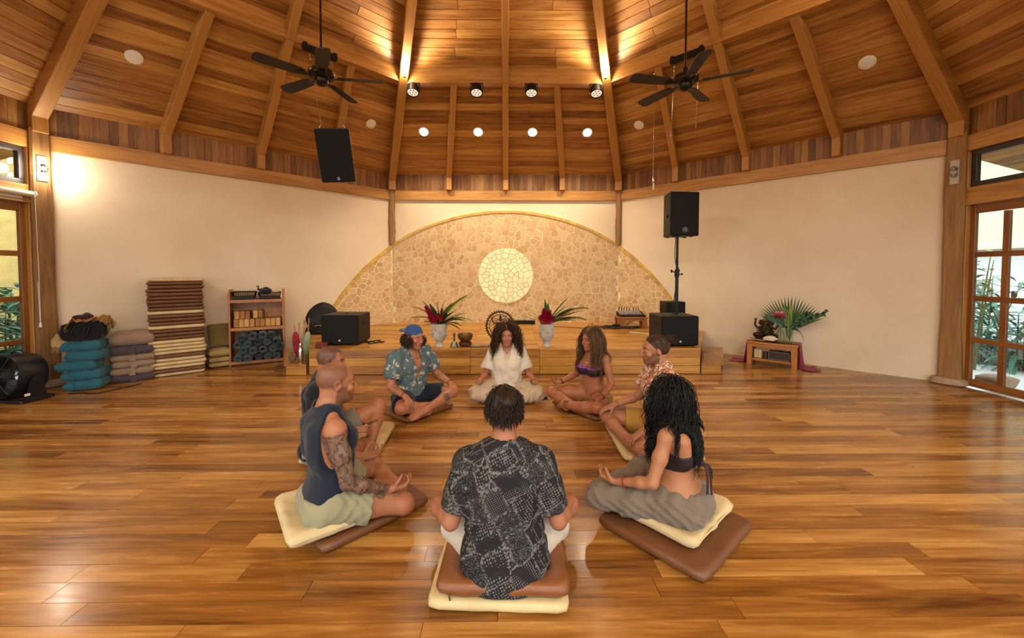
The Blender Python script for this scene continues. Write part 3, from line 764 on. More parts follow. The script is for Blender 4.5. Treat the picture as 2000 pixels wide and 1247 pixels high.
for r in range(-8, 9):
    for c_ in range(-8, 9):
        u = (c_+.5*(r % 2))*cs+random.uniform(-.44, .44)*cs; z = MOON[1]+r*cs*.87+random.uniform(-.44, .44)*cs
        if math.hypot(u, z-MOON[1]) < MR-.015: seeds.append((u, z))
def ex2(p):
    d_ = np.array(p)-np.array(MOON); an = math.atan2(d_[1], d_[0]); o = []
    for da in (-.22, -.11, 0, .11, .22): n = np.array([math.cos(an+da), math.sin(an+da)]); o.append((n, n @ np.array(MOON)+MR))
    return o
for ar, poly in voronoi(seeds, .0045, ex2):
    m_ = MB(); stone_mesh(m_, poly, arch_pt, .04, .053+random.uniform(0, .004)); put('onyx_piece', m_, M_ONYX, moon, smooth=None)

# ================================================================ LOUDSPEAKERS, AUDIO
t = NT('black speaker grille'); vo = t.n('ShaderNodeTexVoronoi', {'Vector': t.obj(), 'Scale': 160.})
t.p(Base_Color=t.ramp(vo.outputs[0], [(.2, srgb('#060606')), (.6, srgb('#181716'))]), Roughness=.6, Specular_IOR_Level=.18); t.bump(vo.outputs[0], .5, .002); M_GRILLE = t.m
M_SILVER = plain('silver badge', '#b9b4aa', .35, metal=.8); M_CABLE = plain('black cable rubber', '#121110', .55); M_STEELB = plain('bright steel', '#c9c6c0', .2, metal=1.)
M_SPKW = plain('pale speaker side panel', '#cfc4ae', .5)
def handle_cup(m_, c, R=None): m_.box(c, (.012, .11, .05), R, b=.005)
def subwoofer(name, label, loc, rot, wid, dep, hei, inner):
    o = thing(name, label, 'subwoofer', loc, rot)
    m_ = MB(); m_.box((0, 0, hei/2+.012), (wid, dep, hei-.012), b=.012); put('cabinet', m_, M_BLACK, o)
    m_ = MB(); m_.box((0, -dep/2-.002, hei/2+.01), (wid-.03, .014, hei-.05), b=.006); put('grille', m_, M_GRILLE, o)
    for sg in (-1, 1):
        m_ = MB(); m_.box((sg*(wid/2+.001), .0, hei-.11), (.008, .14, .012), b=.003); m_.box((sg*(wid/2+.001), 0, hei-.165), (.008, .14, .012), b=.003); m_.box((sg*(wid/2+.001), -.07, hei-.137), (.008, .012, .065), b=.003); m_.box((sg*(wid/2+.001), .07, hei-.137), (.008, .012, .065), b=.003); h_ = put('handle', m_, M_BLACKM, o)
        m_ = MB(); m_.box((sg*(wid/2-.0005), 0, hei-.137), (.004, .125, .045)); put('handle_cup', m_, plain('dark recess', '#050505', .9), h_, smooth=None)
    m_ = MB(); m_.lathe([(.016, 0), (.016, .006), (.013, .009), (.001, .010)], 18, Rx(PI/2), (0, -dep/2-.009, .075)); put('badge', m_, M_SILVER, o)
    m_ = MB(); m_.lathe([(.026, 0), (.026, .004), (.018, .004), (.018, 0)], 18, None, (0, 0, hei+.006), cap=False); put('pole_socket', m_, M_BLACKM, o)
    m_ = MB()
    for sx in (-1, 1):
        for sy in (-1, 1): m_.lathe([(.02, 0), (.018, .014)], 10, None, (sx*(wid/2-.05), sy*(dep/2-.05), 0))
    put('feet', m_, M_BLACKM, o); return o
subwoofer('subwoofer', 'black subwoofer cabinet on the stage beside the round floor chair', (-2.40, 5.93, ST), 0, .53, .50, .435, 1)
subwoofer('subwoofer', 'black subwoofer cabinet carrying the loudspeaker pole', (2.455, 5.80, ST), 0, .535, .50, .43, 1)
pole = thing('speaker_pole', 'black telescopic pole standing on the subwoofer', 'speaker pole', (2.53, 5.86, ST+.43))
m_ = MB(); m_.lathe([(.024, .0), (.024, .62), (.021, .63)], 14); put('lower_tube', m_, M_BLACKM, pole)
m_ = MB(); m_.lathe([(.018, .6), (.018, 1.16)], 14); put('upper_tube', m_, M_BLACKM, pole)
m_ = MB(); m_.lathe([(.032, .56), (.034, .57), (.034, .66), (.028, .67)], 14); cl = put('clamp_collar', m_, M_BLACK, pole)
m_ = MB(); m_.tube([(0, 0, .62), (-.075, -.01, .64)], .008, 8); m_.ell((-.085, -.01, .645), (.016, .014, .026), 10, 8); m_.tube([(0, 0, .60), (.07, 0, .60)], .007, 8); m_.ell((.075, 0, .60), (.013, .013, .018), 10, 8); put('knob', m_, M_BLACK, cl)
m_ = MB(); m_.tube([(-.03, -.01, 1.15), (-.045, -.02, .9), (-.03, -.02, .75), (.0, -.03, .7), (.03, -.02, .66), (.0, -.04, .55), (-.02, -.03, .45), (-.05, -.02, .2), (-.07, .0, .03)], .006, 6); put('cable', m_, M_CABLE, pole)
def fullrange(name, label, loc, rot, wid, dep, hei, side_mat=None):
    o = thing(name, label, 'loudspeaker', loc, rot)
    prof = [(-wid/2, -dep/2), (wid/2, -dep/2), (wid*.36, dep/2), (-wid*.36, dep/2)]
    m_ = MB(); m_.prism(prof, 0.012, hei); c_ = put('cabinet', m_, side_mat or M_BLACK, o); bv = c_.modifiers.new('edge', 'BEVEL'); bv.width = .012; bv.segments = 3
    m_ = MB(); m_.box((0, -dep/2-.003, hei/2+.005), (wid-.016, .018, hei-.03), b=.008); put('grille', m_, M_GRILLE, o)
    for sg in (-1, 1):
        m_ = MB(); m_.box((sg*wid*.437, 0, hei*.48), (.014, .10, .05), Rz(sg*.28), b=.006); put('handle', m_, M_BLACKM, o)
    m_ = MB()
    for sx in (-1, 1):
        for sy in (-.8, .6): m_.box((sx*wid*.3, sy*dep*.4, .006), (.045, .03, .014), b=.003)
    put('feet', m_, M_BLACKM, o)
    return o
fs = fullrange('loudspeaker', 'black two-way loudspeaker raised on the telescopic pole', (2.60, 5.98, 1.945), .05, .44, .36, .655)
m_ = MB(); m_.tube([(.036*math.cos(a), -.194, .10+.036*math.sin(a)) for a in np.linspace(0, 2*PI, 25)[:-1]], .0028, 6, closed=True); lg = put('logo_ring', m_, M_SILVER, fs)
m_ = MB()
for pts in ([(-.022, .012), (-.014, .020), (-.002, .014), (-.002, .002), (-.012, -.006), (-.022, .0)], [(.004, .014), (.004, -.014)], [(.004, .013), (.016, .013), (.022, .004), (.014, -.001), (.004, -.001)], [(.012, -.002), (.022, -.014)], [(-.02, -.008), (-.006, -.014)]):
    m_.tube([(x, -.194, .10+z) for x, z in pts], .0026, 5)
put('logo_letters', m_, M_SILVER, lg)
m_ = MB(); m_.lathe([(.03, 0), (.03, .012), (.022, .014)], 14, None, (-.07, -.12, -.002)); put('pole_mount', m_, M_BLACKM, fs)
hs_ = thing('hanging_loudspeaker', 'black loudspeaker hung on chains below the ring beam, tilted down', 'loudspeaker', (-2.40, 5.78, 2.73), (0, 0, 0))
hs_.rotation_euler = (Matrix.Rotation(.30, 3, 'Z') @ Matrix.Rotation(.30, 3, 'X') @ Matrix.Rotation(-.10, 3, 'Y')).to_euler()
wid, dep, hei = .44, .34, .70
m_ = MB(); m_.prism([(-wid/2, -dep/2), (wid/2, -dep/2), (wid*.4, dep/2), (-wid*.4, dep/2)], 0, hei); c_ = put('cabinet', m_, M_SPKW, hs_); bv = c_.modifiers.new('edge', 'BEVEL'); bv.width = .012; bv.segments = 3
m_ = MB(); m_.box((0, -dep/2-.006, hei/2), (wid-.004, .03, hei-.004), b=.01); put('grille', m_, M_GRILLE, hs_)
m_ = MB(); m_.box((0, -.02, hei+.004), (wid*.9, dep*.75, .01), b=.004); put('top_plate', m_, M_BLACK, hs_)
m_ = MB(); m_.tube([(.012*math.cos(a), -dep/2-.022, .055+.012*math.sin(a)) for a in np.linspace(.35*0, 2*PI, 17)[:-1]], .002, 5, closed=True); m_.box((0, -dep/2-.022, .036), (.03, .003, .003)); put('logo', m_, emit('faint blue badge', (.45, .5, 1), .5), hs_)
for sx in (-1, 1):
    m_ = MB(); m_.tube([(sx*.16, -.05, hei), (sx*.16, -.05, hei+.03), (sx*.14, -.05, hei+.045)], .005, 6); put('eye_bolt', m_, M_STEELB, hs_)
def chain(o, p0, p1, link=.042, r=.0035, links=(4, 4)):
    """cable between two points with a few chain links at both ends"""
    p0, p1 = np.array(p0, float), np.array(p1, float); L = np.linalg.norm(p1-p0); d_ = (p1-p0)/L; F = frame(d_)
    a_, b_ = links[0]*link*.72, L-links[1]*link*.72
    for s0, n in ((0, links[0]), (b_, links[1])):
        for k in range(n):
            c = p0+d_*(s0+link*.72*(k+.5)); x = F[:, k % 2]; m_ = MB()
            m_.tube([c+d_*math.cos(q)*link*.5+x*math.sin(q)*link*.24 for q in np.linspace(0, 2*PI, 13)[:-1]], r, 5, closed=True); put('chain_link', m_, M_STEELB, o)
    m_ = MB(); m_.tube([p0+d_*a_, p0+d_*b_], .003, 5); put('wire', m_, M_STEELB, o)
def bracket(name, label, i, u, z, chains, sgn):
    p = wp(i, u, z, AP-RING+.045); o = thing(name, label, 'bracket', p, -i*PI/4)
    m_ = MB(); m_.box((0, 0, 0), (.46, .07, .085), b=.01); put('bar', m_, M_BLACKM, o)
    m_ = MB(); m_.box((-.20, .02, .035), (.05, .09, .06), b=.004); m_.box((.20, .02, .035), (.05, .09, .06), b=.004); put('clamp', m_, M_BLACKM, o)
    Ri = Rz(i*PI/4)
    for a_, b_ in chains: chain(o, Ri @ (np.array(a_)-p), Ri @ (np.array(b_)-p), links=(4, 4))
    return o
hw_ = Matrix.Translation(hs_.location) @ hs_.rotation_euler.to_matrix().to_4x4()
e1, e2, e3 = [np.array(hw_ @ Vector(q)) for q in ((-.14, -.05, .745), (.14, -.05, .745), (.16, .12, .72))]
bl = wp(7, .36, 4.455, AP-RING+.045)
def bp(i, u, du): return wp(i, u+du, 4.445, AP-RING+.045)
bracket('speaker_bracket', 'black bar bracket on the ring beam holding the hanging loudspeaker', 7, .36, 4.485, [(bp(7, .36, -.15), e1), (bp(7, .36, .15), e2)], -1)
m_ = MB(); m_.tube([wp(7, .80, 4.54, AP-RING+.03)-np.array(e3)*0, e3], .0035, 5); put('tilt_cable', m_, M_STEELB, None, label='thin steel cable tilting the hanging loudspeaker', cat='cable')
b2 = bracket('speaker_bracket', 'black bar bracket on the ring beam with empty hanging chains', 1, -.38, 4.485, [(bp(1, -.38, -.17), bp(1, -.38, -.17)+np.array([-.03, .02, -1.05])), (bp(1, -.38, .17), bp(1, -.38, .17)+np.array([-.02, .02, -1.0]))], 1)
q = np.array([2.27, 6.15, 4.55]); cc = thing('spare_chain', 'long thin chain hanging alone beside the empty bracket', 'chain', q); chain(cc, (0, 0, 0), (-.01, 0, -1.75), links=(3, 2))
m_ = MB(); m_.box((0, 0, -1.80), (.02, .02, .1), b=.004); put('end_weight', m_, M_WHITE, cc)

# ---- ceiling fans
t = NT('dark bronze fan metal'); t.p(Base_Color=srgb('#2a211a'), Roughness=.3, Metallic=.7); M_BRONZEF = t.m
M_BLADE = wood('dark fan blade', '#17120d', '#231b14', '#31271d', .55, bump=.05)
def fan(label, loc, rot, pitch):
    o = thing('ceiling_fan', label, 'ceiling fan', loc, rot)
    rr = math.hypot(loc[0]-XC, loc[1]-YC); zc = ceil_z(rr*math.cos(PI/8)*1.02)-loc[2]
    m_ = MB(); m_.lathe([(.012, .1), (.012, zc)], 12); put('down_rod', m_, M_BRONZEF, o)
    m_ = MB(); m_.lathe([(.02, zc-.14), (.06, zc-.10), (.075, zc-.02), (.075, zc+.02)], 20); put('canopy', m_, M_BRONZEF, o)
    m_ = MB(); m_.lathe([(.03, .16), (.035, .10), (.09, .085), (.135, .06), (.145, .03), (.14, .0), (.10, -.025), (.07, -.03)], 32); put('motor_housing', m_, M_BRONZEF, o)
    m_ = MB(); m_.lathe([(.075, -.025), (.075, -.06), (.06, -.085), (.03, -.10), (.001, -.105)], 24); put('switch_cup', m_, M_BRONZEF, o)
    m_ = MB(); m_.tube([(.03, -.05, -.09), (.03, -.05, -.20)], .0015, 5); m_.ell((.03, -.05, -.205), .006, 8, 6); put('pull_chain', m_, M_STEELB, o)
    for k in range(5):
        a_ = 2*PI*k/5; R = Rz(a_) @ Rx(.22)
        m_ = MB(); out = [(.18, -.045), (.24, -.062), (.60, -.075), (.655, -.068), (.675, -.04), (.68, 0), (.675, .04), (.655, .068), (.60, .075), (.24, .062), (.18, .045)]
        m_.prism(out, -.004, .004, R, (0, 0, -.012)); bl_ = put('blade', m_, M_BLADE, o)
        m_ = MB(); m_.prism([(.07, -.02), (.13, -.012), (.18, -.035), (.23, -.035), (.25, 0), (.23, .035), (.18, .035), (.13, .012), (.07, .02)], -.006, -.001, Rz(a_) @ Rx(.18), (0, 0, -.016)); put('blade_iron', m_, M_BRONZEF, bl_)
    return o
fan('dark five-blade ceiling fan in front of the hanging loudspeaker', (-2.11, 4.60, 3.64), .14, 0)
fan('dark five-blade ceiling fan in front of the empty hanging chains', (2.05, 4.60, 3.61), .80, 0)

# ================================================================ small things on the stage
M_TEAKF = wood('orange teak furniture', '#7a4519', '#a9682b', '#c78945', .4, gap=.1, bump=.05)
def table_legs(o, hx, hy, z0, z1, sz, mat):
    for sx in (-1, 1):
        for sy in (-1, 1):
            m_ = MB(); m_.box((sx*hx, sy*hy, (z0+z1)/2), (sz, sz, z1-z0), g=2, b=.003); put('leg', m_, mat, o)
mt = thing('mixer_table', 'small teak side table under the audio mixer', 'side table', (2.36, 7.50, ST), -.04)
m_ = MB(); m_.box((0, 0, .20), (.56, .34, .03), b=.005); put('tabletop', m_, M_TEAKF, mt); table_legs(mt, .24, .13, 0, .185, .05, M_TEAKF)
m_ = MB(); m_.box((0, -.13, .165), (.44, .02, .04)); m_.box((0, .13, .165), (.44, .02, .04)); put('apron', m_, M_TEAKF, mt, smooth=None)
mx_ = thing('audio_mixer', 'black audio mixing desk on the small teak table', 'audio mixer', (2.36, 7.50, ST+.215), -.04)
m_ = MB(); m_.add([(-.24, -.14, 0), (.24, -.14, 0), (.24, .14, 0), (-.24, .14, 0), (-.24, -.14, .035), (.24, -.14, .035), (.24, .14, .085), (-.24, .14, .085)], [(3, 2, 1, 0), (4, 5, 6, 7), (0, 1, 5, 4), (1, 2, 6, 5), (2, 3, 7, 6), (3, 0, 4, 7)]); put('chassis', m_, M_BLACK, mx_, smooth=None)
m_ = MB(); sl = math.atan(.05/.28)
for r in range(5):
    for c_ in range(12): m_.lathe([(.007, 0), (.006, .014), (.001, .014)], 8, None, (-.21+c_*.035, -.07+r*.045, .037+.05*(.07+r*.045)/.28))
put('control_knobs', m_, M_WHITE, mx_, kind='stuff')
m_ = MB()
for c_ in range(12): m_.box((-.21+c_*.035, -.115+random.uniform(0, .03), .046), (.012, .02, .014), b=.002)
put('fader_caps', m_, M_SILVER, mx_)
for k in range(8):
    x = -.20+k*.05+(.03 if k > 4 else 0); m_ = MB(); m_.tube([(x, .12, .08), (x, .11, .15), (x+.01, .13, .175), (x+.02, .17, .15), (x+.025, .19, .02), (x*.7, .21, -.1), (x*.5-.1, .18, -.20)], .0055, 6); put('patch_cable', m_, M_CABLE, mx_)
cb = thing('cable_tangle', 'tangle of black audio cables on the stage beside the mixer table', 'cables', (2.02, 7.32, ST))
for k in range(7):
    rs = np.random.RandomState(70+k); c0 = rs.uniform(-.2, .35, 2); m_ = MB(); n = 40; a_ = np.linspace(0, rs.uniform(7, 14), n); r = .06+.05*rs.rand()+.03*np.sin(a_*1.7+k)
    m_.tube(np.stack([c0[0]+r*np.cos(a_)*1.7+.01*rs.randn(n), c0[1]*.4+r*np.sin(a_)*.8, .012+.008*np.abs(np.sin(a_*2.3))+.004*k], 1), .007, 6); put('cable', m_, M_CABLE, cb)
m_ = MB(); m_.box((.02, .02, .05), (.12, .08, .07), b=.01); put('power_box', m_, M_BLACK, cb)
m_ = MB(); m_.tube([(-.45, .02, .006), (-.7, .12, .006), (-.95, .25, .006), (-1.2, .28, .006)], .005, 6); put('loose_cable', m_, M_CABLE, cb)
m_ = MB(); m_.tube([(2.15, 6.9, ST+.006), (2.35, 6.75, ST+.006), (2.5, 6.6, ST+.006)], .006, 6); put('white_cable', m_, M_WHITE, label='short white cable on the stage in front of the mixer table', cat='cable')
m_ = MB(); m_.box((0, 0, .10), (.33, .28, .20), b=.008); bb = thing('monitor_box', 'small black monitor box behind the pole subwoofer', 'monitor speaker', (2.83, 6.72, ST)); put('cabinet', m_, M_BLACK, bb)
m_ = MB(); m_.box((0, .02, .19), (.31, .24, .38), b=.006); put('stand_box', m_, M_BLACK, bb)
bb.children[0].location = (0, 0, .36)
m_ = MB(); m_.box((0, -.14, .46), (.30, .012, .17), b=.004); put('grille', m_, M_GRILLE, bb)
m_ = MB()
for k in range(3):
    rs = np.random.RandomState(90+k); n = 24; m_.tube([(-.02+.16*q+.02*rs.randn(), -.10*math.sin(q*5+k*2)-.05*k, .004) for q in np.linspace(0, 1.6, n)], .006, 6)
put('subwoofer_cables', m_, M_CABLE, None, (-2.12, 6.0, ST+.003), label='loose black cables trailing from the subwoofer near the floor chair', cat='cables')
sb = thing('sound_bar', 'long flat black box lying at the foot of the arch', 'sound bar', (.29, 8.0, ST))
m_ = MB(); m_.box((0, 0, .045), (.56, .10, .07), b=.01); put('case', m_, M_BLACK, sb); m_ = MB(); m_.box((0, -.05, .047), (.5, .008, .05), b=.002); put('grille', m_, M_GRILLE, sb)
m_ = MB(); m_.box((-.22, 0, .006), (.06, .08, .012)); m_.box((.22, 0, .006), (.06, .08, .012)); put('feet', m_, M_BLACKM, sb)

# ---- stone head planters with flowers
t = NT('weathered white stone'); nz = t.noise(t.obj(), 12., 5., .65)
t.p(Base_Color=t.ramp(nz.outputs[0], [(.3, srgb('#8e867c')), (.5, srgb('#b9b1a6')), (.75, srgb('#d2cbc0'))]), Roughness=.85); t.bump(nz.outputs[0], .3, .006); M_HEADSTONE = t.m
M_LFD = leaf_mat('dark glossy leaf', '#1e3a1a', '#3c6a2e', .35); M_LFL = leaf_mat('yellow green palm leaf', '#6b7a24', '#a8a53a', .45); M_GING = leaf_mat('crimson ginger bract', '#7d0a24', '#c21840', .45); M_PINK = leaf_mat('pink ginger bract', '#d4567a', '#f6a3b5', .45)
M_LFV = leaf_mat('variegated leaf', '#4d6b2a', '#8c9a45', .4)
def planter(label, loc, rot):
    o = thing('head_planter', label, 'planter', loc, rot)
    n = 40; prof = [(.0, .062, .055), (.012, .064, .056), (.02, .058, .05), (.06, .052, .048), (.075, .06, .058), (.10, .078, .076), (.15, .094, .09), (.22, .102, .098), (.28, .108, .104), (.315, .112, .108), (.325, .104, .10), (.318, .096, .092), (.29, .09, .086)]
    m_ = MB(); v = []
    for z, rx, ry in prof:
        for k in range(n):
            a_ = 2*PI*k/n; v.append((rx*math.cos(a_), ry*math.sin(a_)*1.0, z))
    f = [(j*n+k, j*n+(k+1) % n, (j+1)*n+(k+1) % n, (j+1)*n+k) for j in range(len(prof)-1) for k in range(n)]+[tuple(range(n))[::-1], tuple((len(prof)-1)*n+k for k in range(n))]
    m_.add(v, f); put('head', m_, M_HEADSTONE, o, smooth=60)
    m_ = MB(); yf = -.088
    m_.tube([(0, yf-.006, .225), (0, yf-.018, .185), (0, yf-.026, .155), (0, yf-.006, .146)], [.007, .009, .014, .008], 10); put('nose', m_, M_HEADSTONE, o, smooth=80)
    for sg in (-1, 1):
        m_ = MB(); m_.tube([(sg*.012, yf-.008, .228), (sg*.03, yf-.006, .238), (sg*.055, yf+.012, .232), (sg*.07, yf+.03, .22)], [.004, .006, .006, .003], 8); put('brow', m_, M_HEADSTONE, o, smooth=80)
        m_ = MB(); m_.ell((sg*.038, yf+.006, .205), (.024, .016, .013), 14, 8); m_.tube([(sg*.016, yf-.006, .203), (sg*.038, yf-.012, .196), (sg*.062, yf+.012, .203)], .0025, 6); put('eyelid', m_, M_HEADSTONE, o, smooth=80)
        m_ = MB(); m_.ell((sg*.10, .005, .175), (.012, .022, .05), 12, 8); put('ear', m_, M_HEADSTONE, o, smooth=80)
    m_ = MB(); m_.tube([(-.026, yf+.006, .118), (-.012, yf-.008, .124), (0, yf-.008, .121), (.012, yf-.008, .124), (.026, yf+.006, .118)], [.002, .005, .005, .005, .002], 8); m_.tube([(-.02, yf+.004, .112), (0, yf-.008, .107), (.02, yf+.004, .112)], [.002, .007, .002], 8); put('lips', m_, M_HEADSTONE, o, smooth=80)
    m_ = MB()
    for r in range(4):
        for k in range(22):
            a_ = 2*PI*(k+.5*(r % 2))/22; rr = .103+.0035*r; m_.ell((rr*math.cos(a_), rr*.965*math.sin(a_), .257+r*.019), .0105, 8, 5)
    put('hair_curls', m_, M_HEADSTONE, o, smooth=80); return o
def ginger(o, p0, p1, r, n, mat=None):
    """a flower spike: overlapping bracts round an axis"""
    p0, p1 = np.array(p0, float), np.array(p1, float); F = frame(p1-p0); m_ = MB()
    for k in range(n):
        s_ = k/n; a_ = k*2.399; c = p0+(p1-p0)*s_; rad = r*(1-.55*s_)*(.75+.25*math.sin(PI*min(1, s_*2)))
        d_ = F[:, 0]*math.cos(a_)+F[:, 1]*math.sin(a_); leaf(m_, c+d_*rad*.2, d_*.75+F[:, 2]*.65, rad*1.25, rad*.75, up=F[:, 2], droop=.0, fold=.5, n=3, rn=random.random())
    put('ginger_flower', m_, mat or M_GING, o, smooth=180)
def bouquet(label, loc, spikes, leaves, palms, dark):
    o = thing('flower_arrangement', label, 'flowers', loc)
    for p0, p1, r, n in spikes: ginger(o, p0, p1, r, n)
    for b, d_, L, W, dr, mt_ in leaves:
        m_ = MB(); leaf(m_, b, d_, L, W, droop=dr, n=7, rn=random.random()); put('leaf', m_, mt_, o, smooth=180)
    for b, d_, L, nl, wl_, ll, mt_ in palms:
        m_ = MB(); P = [np.array(b, float)]; dd = unit(d_)
        for k in range(9): P.append(P[-1]+dd*L/9); dd = unit(dd+np.array([0, 0, -.09]))
        m_.tube(P, np.linspace(.005, .0015, 10), 5)
        side = unit(np.cross(unit(d_), [0, .25, 1]))
        for k in range(nl):
            q = .25+.75*k/nl; i_ = min(8, int(q*9)); p = P[i_]+(P[i_+1]-P[i_])*(q*9-i_); ax = unit(P[i_+1]-P[i_])
            for sg in (-1, 1): leaf(m_, p, ax*.9+side*sg*.55+np.array([0, 0, .05]), ll*(1.1-.55*q), wl_, droop=.5, n=4, rn=random.random())
        put('palm_frond', m_, mt_, o, smooth=180)
    if dark:
        m_ = MB()
        for k in range(26): a_ = random.random()*6.28; e_ = random.uniform(.2, 1.2); leaf(m_, (.04+random.uniform(-.05, .06), -.02, .03+random.random()*.1), (math.cos(a_)*math.cos(e_), math.sin(a_)*math.cos(e_), math.sin(e_)), .09, .045, droop=.2, n=3, rn=random.random())
        put('seed_head', m_, plain('dark maroon seed head', '#2a1512', .5), o, smooth=180)
    return o
planter('grey stone head planter on the stage edge beside the bell', (-.965, 5.62, ST), .12)
planter('grey stone head planter on the stage edge behind the woman in white, altar side', (.565, 5.62, ST), -.10)
z3 = (0, 0, 0)
def fan_of(n, a0, a1, L, W, mt_, el=.55, dr=.3, y=-.08):
    """leaves fanned between two angles in the picture of the bouquet's own front"""
    out = []
    for k in range(n):
        a_ = a0+(a1-a0)*(k+.5)/n+random.uniform(-.06, .06); out.append(((.03*math.cos(a_), y*.3, .02), (math.cos(a_), y+random.uniform(-.25, .25), math.sin(a_)), L*random.uniform(.8, 1.1), W*random.uniform(.85, 1.15), dr, mt_))
    return out
bouquet('flower arrangement with a slanting crimson spike, in the head planter by the bell', (-.965, 5.62, ST+.30),
        [((-.02, -.05, .03), (-.175, -.07, .27), .085, 130), ((.04, -.06, .06), (.05, -.07, .24), .06, 70)],
        fan_of(8, .25, 2.2, .40, .105, M_LFD)+fan_of(4, .05, .7, .32, .08, M_LFD, dr=.6)+fan_of(3, 2.5, 3.1, .26, .06, M_LFD, dr=.4)+fan_of(5, .2, 1.0, .42, .05, M_LFL, dr=.5),
        [((.03, 0, .05), (.45, -.05, .75), .52, 14, .03, .18, M_LFL), ((.04, 0, .05), (.85, -.1, .40), .44, 14, .03, .16, M_LFV), ((-.03, 0, .05), (-.6, 0, .7), .40, 12, .026, .16, M_LFL), ((-.03, 0, .05), (-.85, 0, .5), .36, 12, .024, .14, M_LFL)], True)
bouquet('flower arrangement with an upright crimson cluster, in the altar-side head planter', (.565, 5.62, ST+.30),
        [((-.035, -.06, .0), (-.03, -.07, .23), .105, 130), ((.03, -.06, .02), (.03, -.07, .21), .09, 90)],
        fan_of(9, .30, 1.15, .52, .085, M_LFV, dr=.25)+fan_of(5, .25, 1.0, .46, .08, M_LFD, dr=.3)+fan_of(2, 1.45, 1.7, .38, .06, M_LFD, dr=.05)+fan_of(4, 2.3, 2.8, .38, .04, M_LFV, dr=.2),
        [((.04, 0, .05), (.72, -.05, .62), .55, 18, .034, .20, M_LFL), ((.04, 0, .03), (.85, -.05, .45), .5, 16, .032, .18, M_LFV)], False)
# ---- bell, bowl, bronze ring statue, leaf tray
M_BRASS = plain('aged bronze', '#6b5330', .45, metal=.75, bump=(40., .3), var=.3); M_BRASSD = plain('dark bronze', '#3a2a18', .5, metal=.6, bump=(50., .4), var=.35); M_PEWTER = plain('grey bell metal', '#7c7468', .4, metal=.7)
bl_ = thing('hand_bell', 'grey metal hand bell standing on the stage edge', 'bell', (-.745, 5.56, ST))
m_ = MB(); m_.lathe([(.062, 0), (.064, .004), (.06, .012), (.05, .03), (.044, .055), (.036, .075), (.016, .085), (.008, .088)], 28); put('cup', m_, M_PEWTER, bl_)
m_ = MB(); m_.lathe([(.012, .085), (.008, .095), (.013, .105), (.008, .115), (.009, .14), (.014, .148), (.009, .156)], 16); hn = put('handle', m_, M_BRASSD, bl_)
m_ = MB()
for k in range(4): a_ = k*PI/2; m_.tube([(0, 0, .155), (.016*math.cos(a_), .016*math.sin(a_), .17), (.016*math.cos(a_), .016*math.sin(a_), .185), (0, 0, .2)], .004, 6)
put('crown_prongs', m_, M_BRASSD, hn)
bw_ = thing('singing_bowl', 'bronze singing bowl beside the hand bell', 'singing bowl', (-.60, 5.66, ST+.065))
m_ = MB(); m_.lathe([(.04, 0), (.075, .012), (.10, .045), (.11, .085), (.108, .10), (.112, .105), (.104, .107), (.10, .085), (.08, .03), (.001, .012)], 36, cap=False); put('bowl', m_, M_BRASS, bw_)
bc = thing('bowl_cushion', 'round dark red cushion ring under the singing bowl', 'cushion', (-.60, 5.66, ST)); m_ = MB(); m_.tube([(.058*math.cos(a_), .058*math.sin(a_), .034) for a_ in np.linspace(0, 2*PI, 33)[:-1]], .034, 12, closed=True); put('ring_pad', m_, plain('dark red brocade', '#4a1a14', .7, var=.5), bc, smooth=180)
m_ = MB()
for k in range(12): a_ = k*PI/6; m_.tube([(.058*math.cos(a_)+.035*math.cos(a_)*math.cos(q), .058*math.sin(a_)+.035*math.sin(a_)*math.cos(q), .034+.035*math.sin(q)) for q in np.linspace(0, 2*PI, 13)[:-1]], .002, 5, closed=True)
put('stitched_bands', m_, M_BRASS, bc)
nr = thing('ring_statue', 'dark bronze figure inside an upright beaded ring behind the woman in white', 'statue', (-.10, 5.72, ST))
m_ = MB(); m_.lathe([(.12, 0), (.13, .01), (.12, .03), (.10, .04), (.11, .06), (.09, .08)], 24, None, None, sy=.6); put('lotus_base', m_, M_BRASSD, nr)
rc, rr = .28, .195
m_ = MB(); m_.tube([(rr*math.cos(a_), 0, rc+rr*1.04*math.sin(a_)) for a_ in np.linspace(0, 2*PI, 49)[:-1]], .011, 8, closed=True); m_.tube([((rr-.04)*math.cos(a_), 0, rc+(rr-.04)*1.04*math.sin(a_)) for a_ in np.linspace(0, 2*PI, 49)[:-1]], .006, 6, closed=True); rg = put('halo_ring', m_, M_BRASSD, nr)
m_ = MB()
for k in range(38): a_ = 2*PI*k/38; m_.ell(((rr+.016)*math.cos(a_), 0, rc+(rr+.016)*1.04*math.sin(a_)), (.011, .009, .011), 8, 6)
put('halo_beads', m_, M_BRASS, rg)
m_ = MB()
for k in range(22): a_ = 2*PI*k/22+.1; m_.tube([((rr-.04)*math.cos(a_), 0, rc+(rr-.04)*1.04*math.sin(a_)), ((rr-.02)*math.cos(a_+.09), 0, rc+(rr-.02)*1.04*math.sin(a_+.09)), (rr*math.cos(a_), 0, rc+rr*1.04*math.sin(a_))], .004, 5)
put('halo_tracery', m_, M_BRASSD, rg)
m_ = MB(); Z = .06
m_.tube([(0, -.01, .17+Z), (0, -.012, .22+Z), (.004, -.012, .27+Z)], [.028, .022, .03], 10); m_.ell((.004, -.014, .315+Z), (.022, .022, .028), 12, 8); m_.lathe([(.02, 0), (.016, .02), (.004, .045)], 10, None, (.004, -.012, .335+Z))
m_.tube([(.012, -.01, .17+Z), (.03, -.03, .10+Z), (.01, -.01, .02+Z)], [.026, .02, .012], 8); m_.tube([(-.01, -.01, .17+Z), (-.05, -.04, .15+Z), (.05, -.05, .12+Z), (.075, -.05, .14+Z)], [.026, .02, .013, .008], 8)
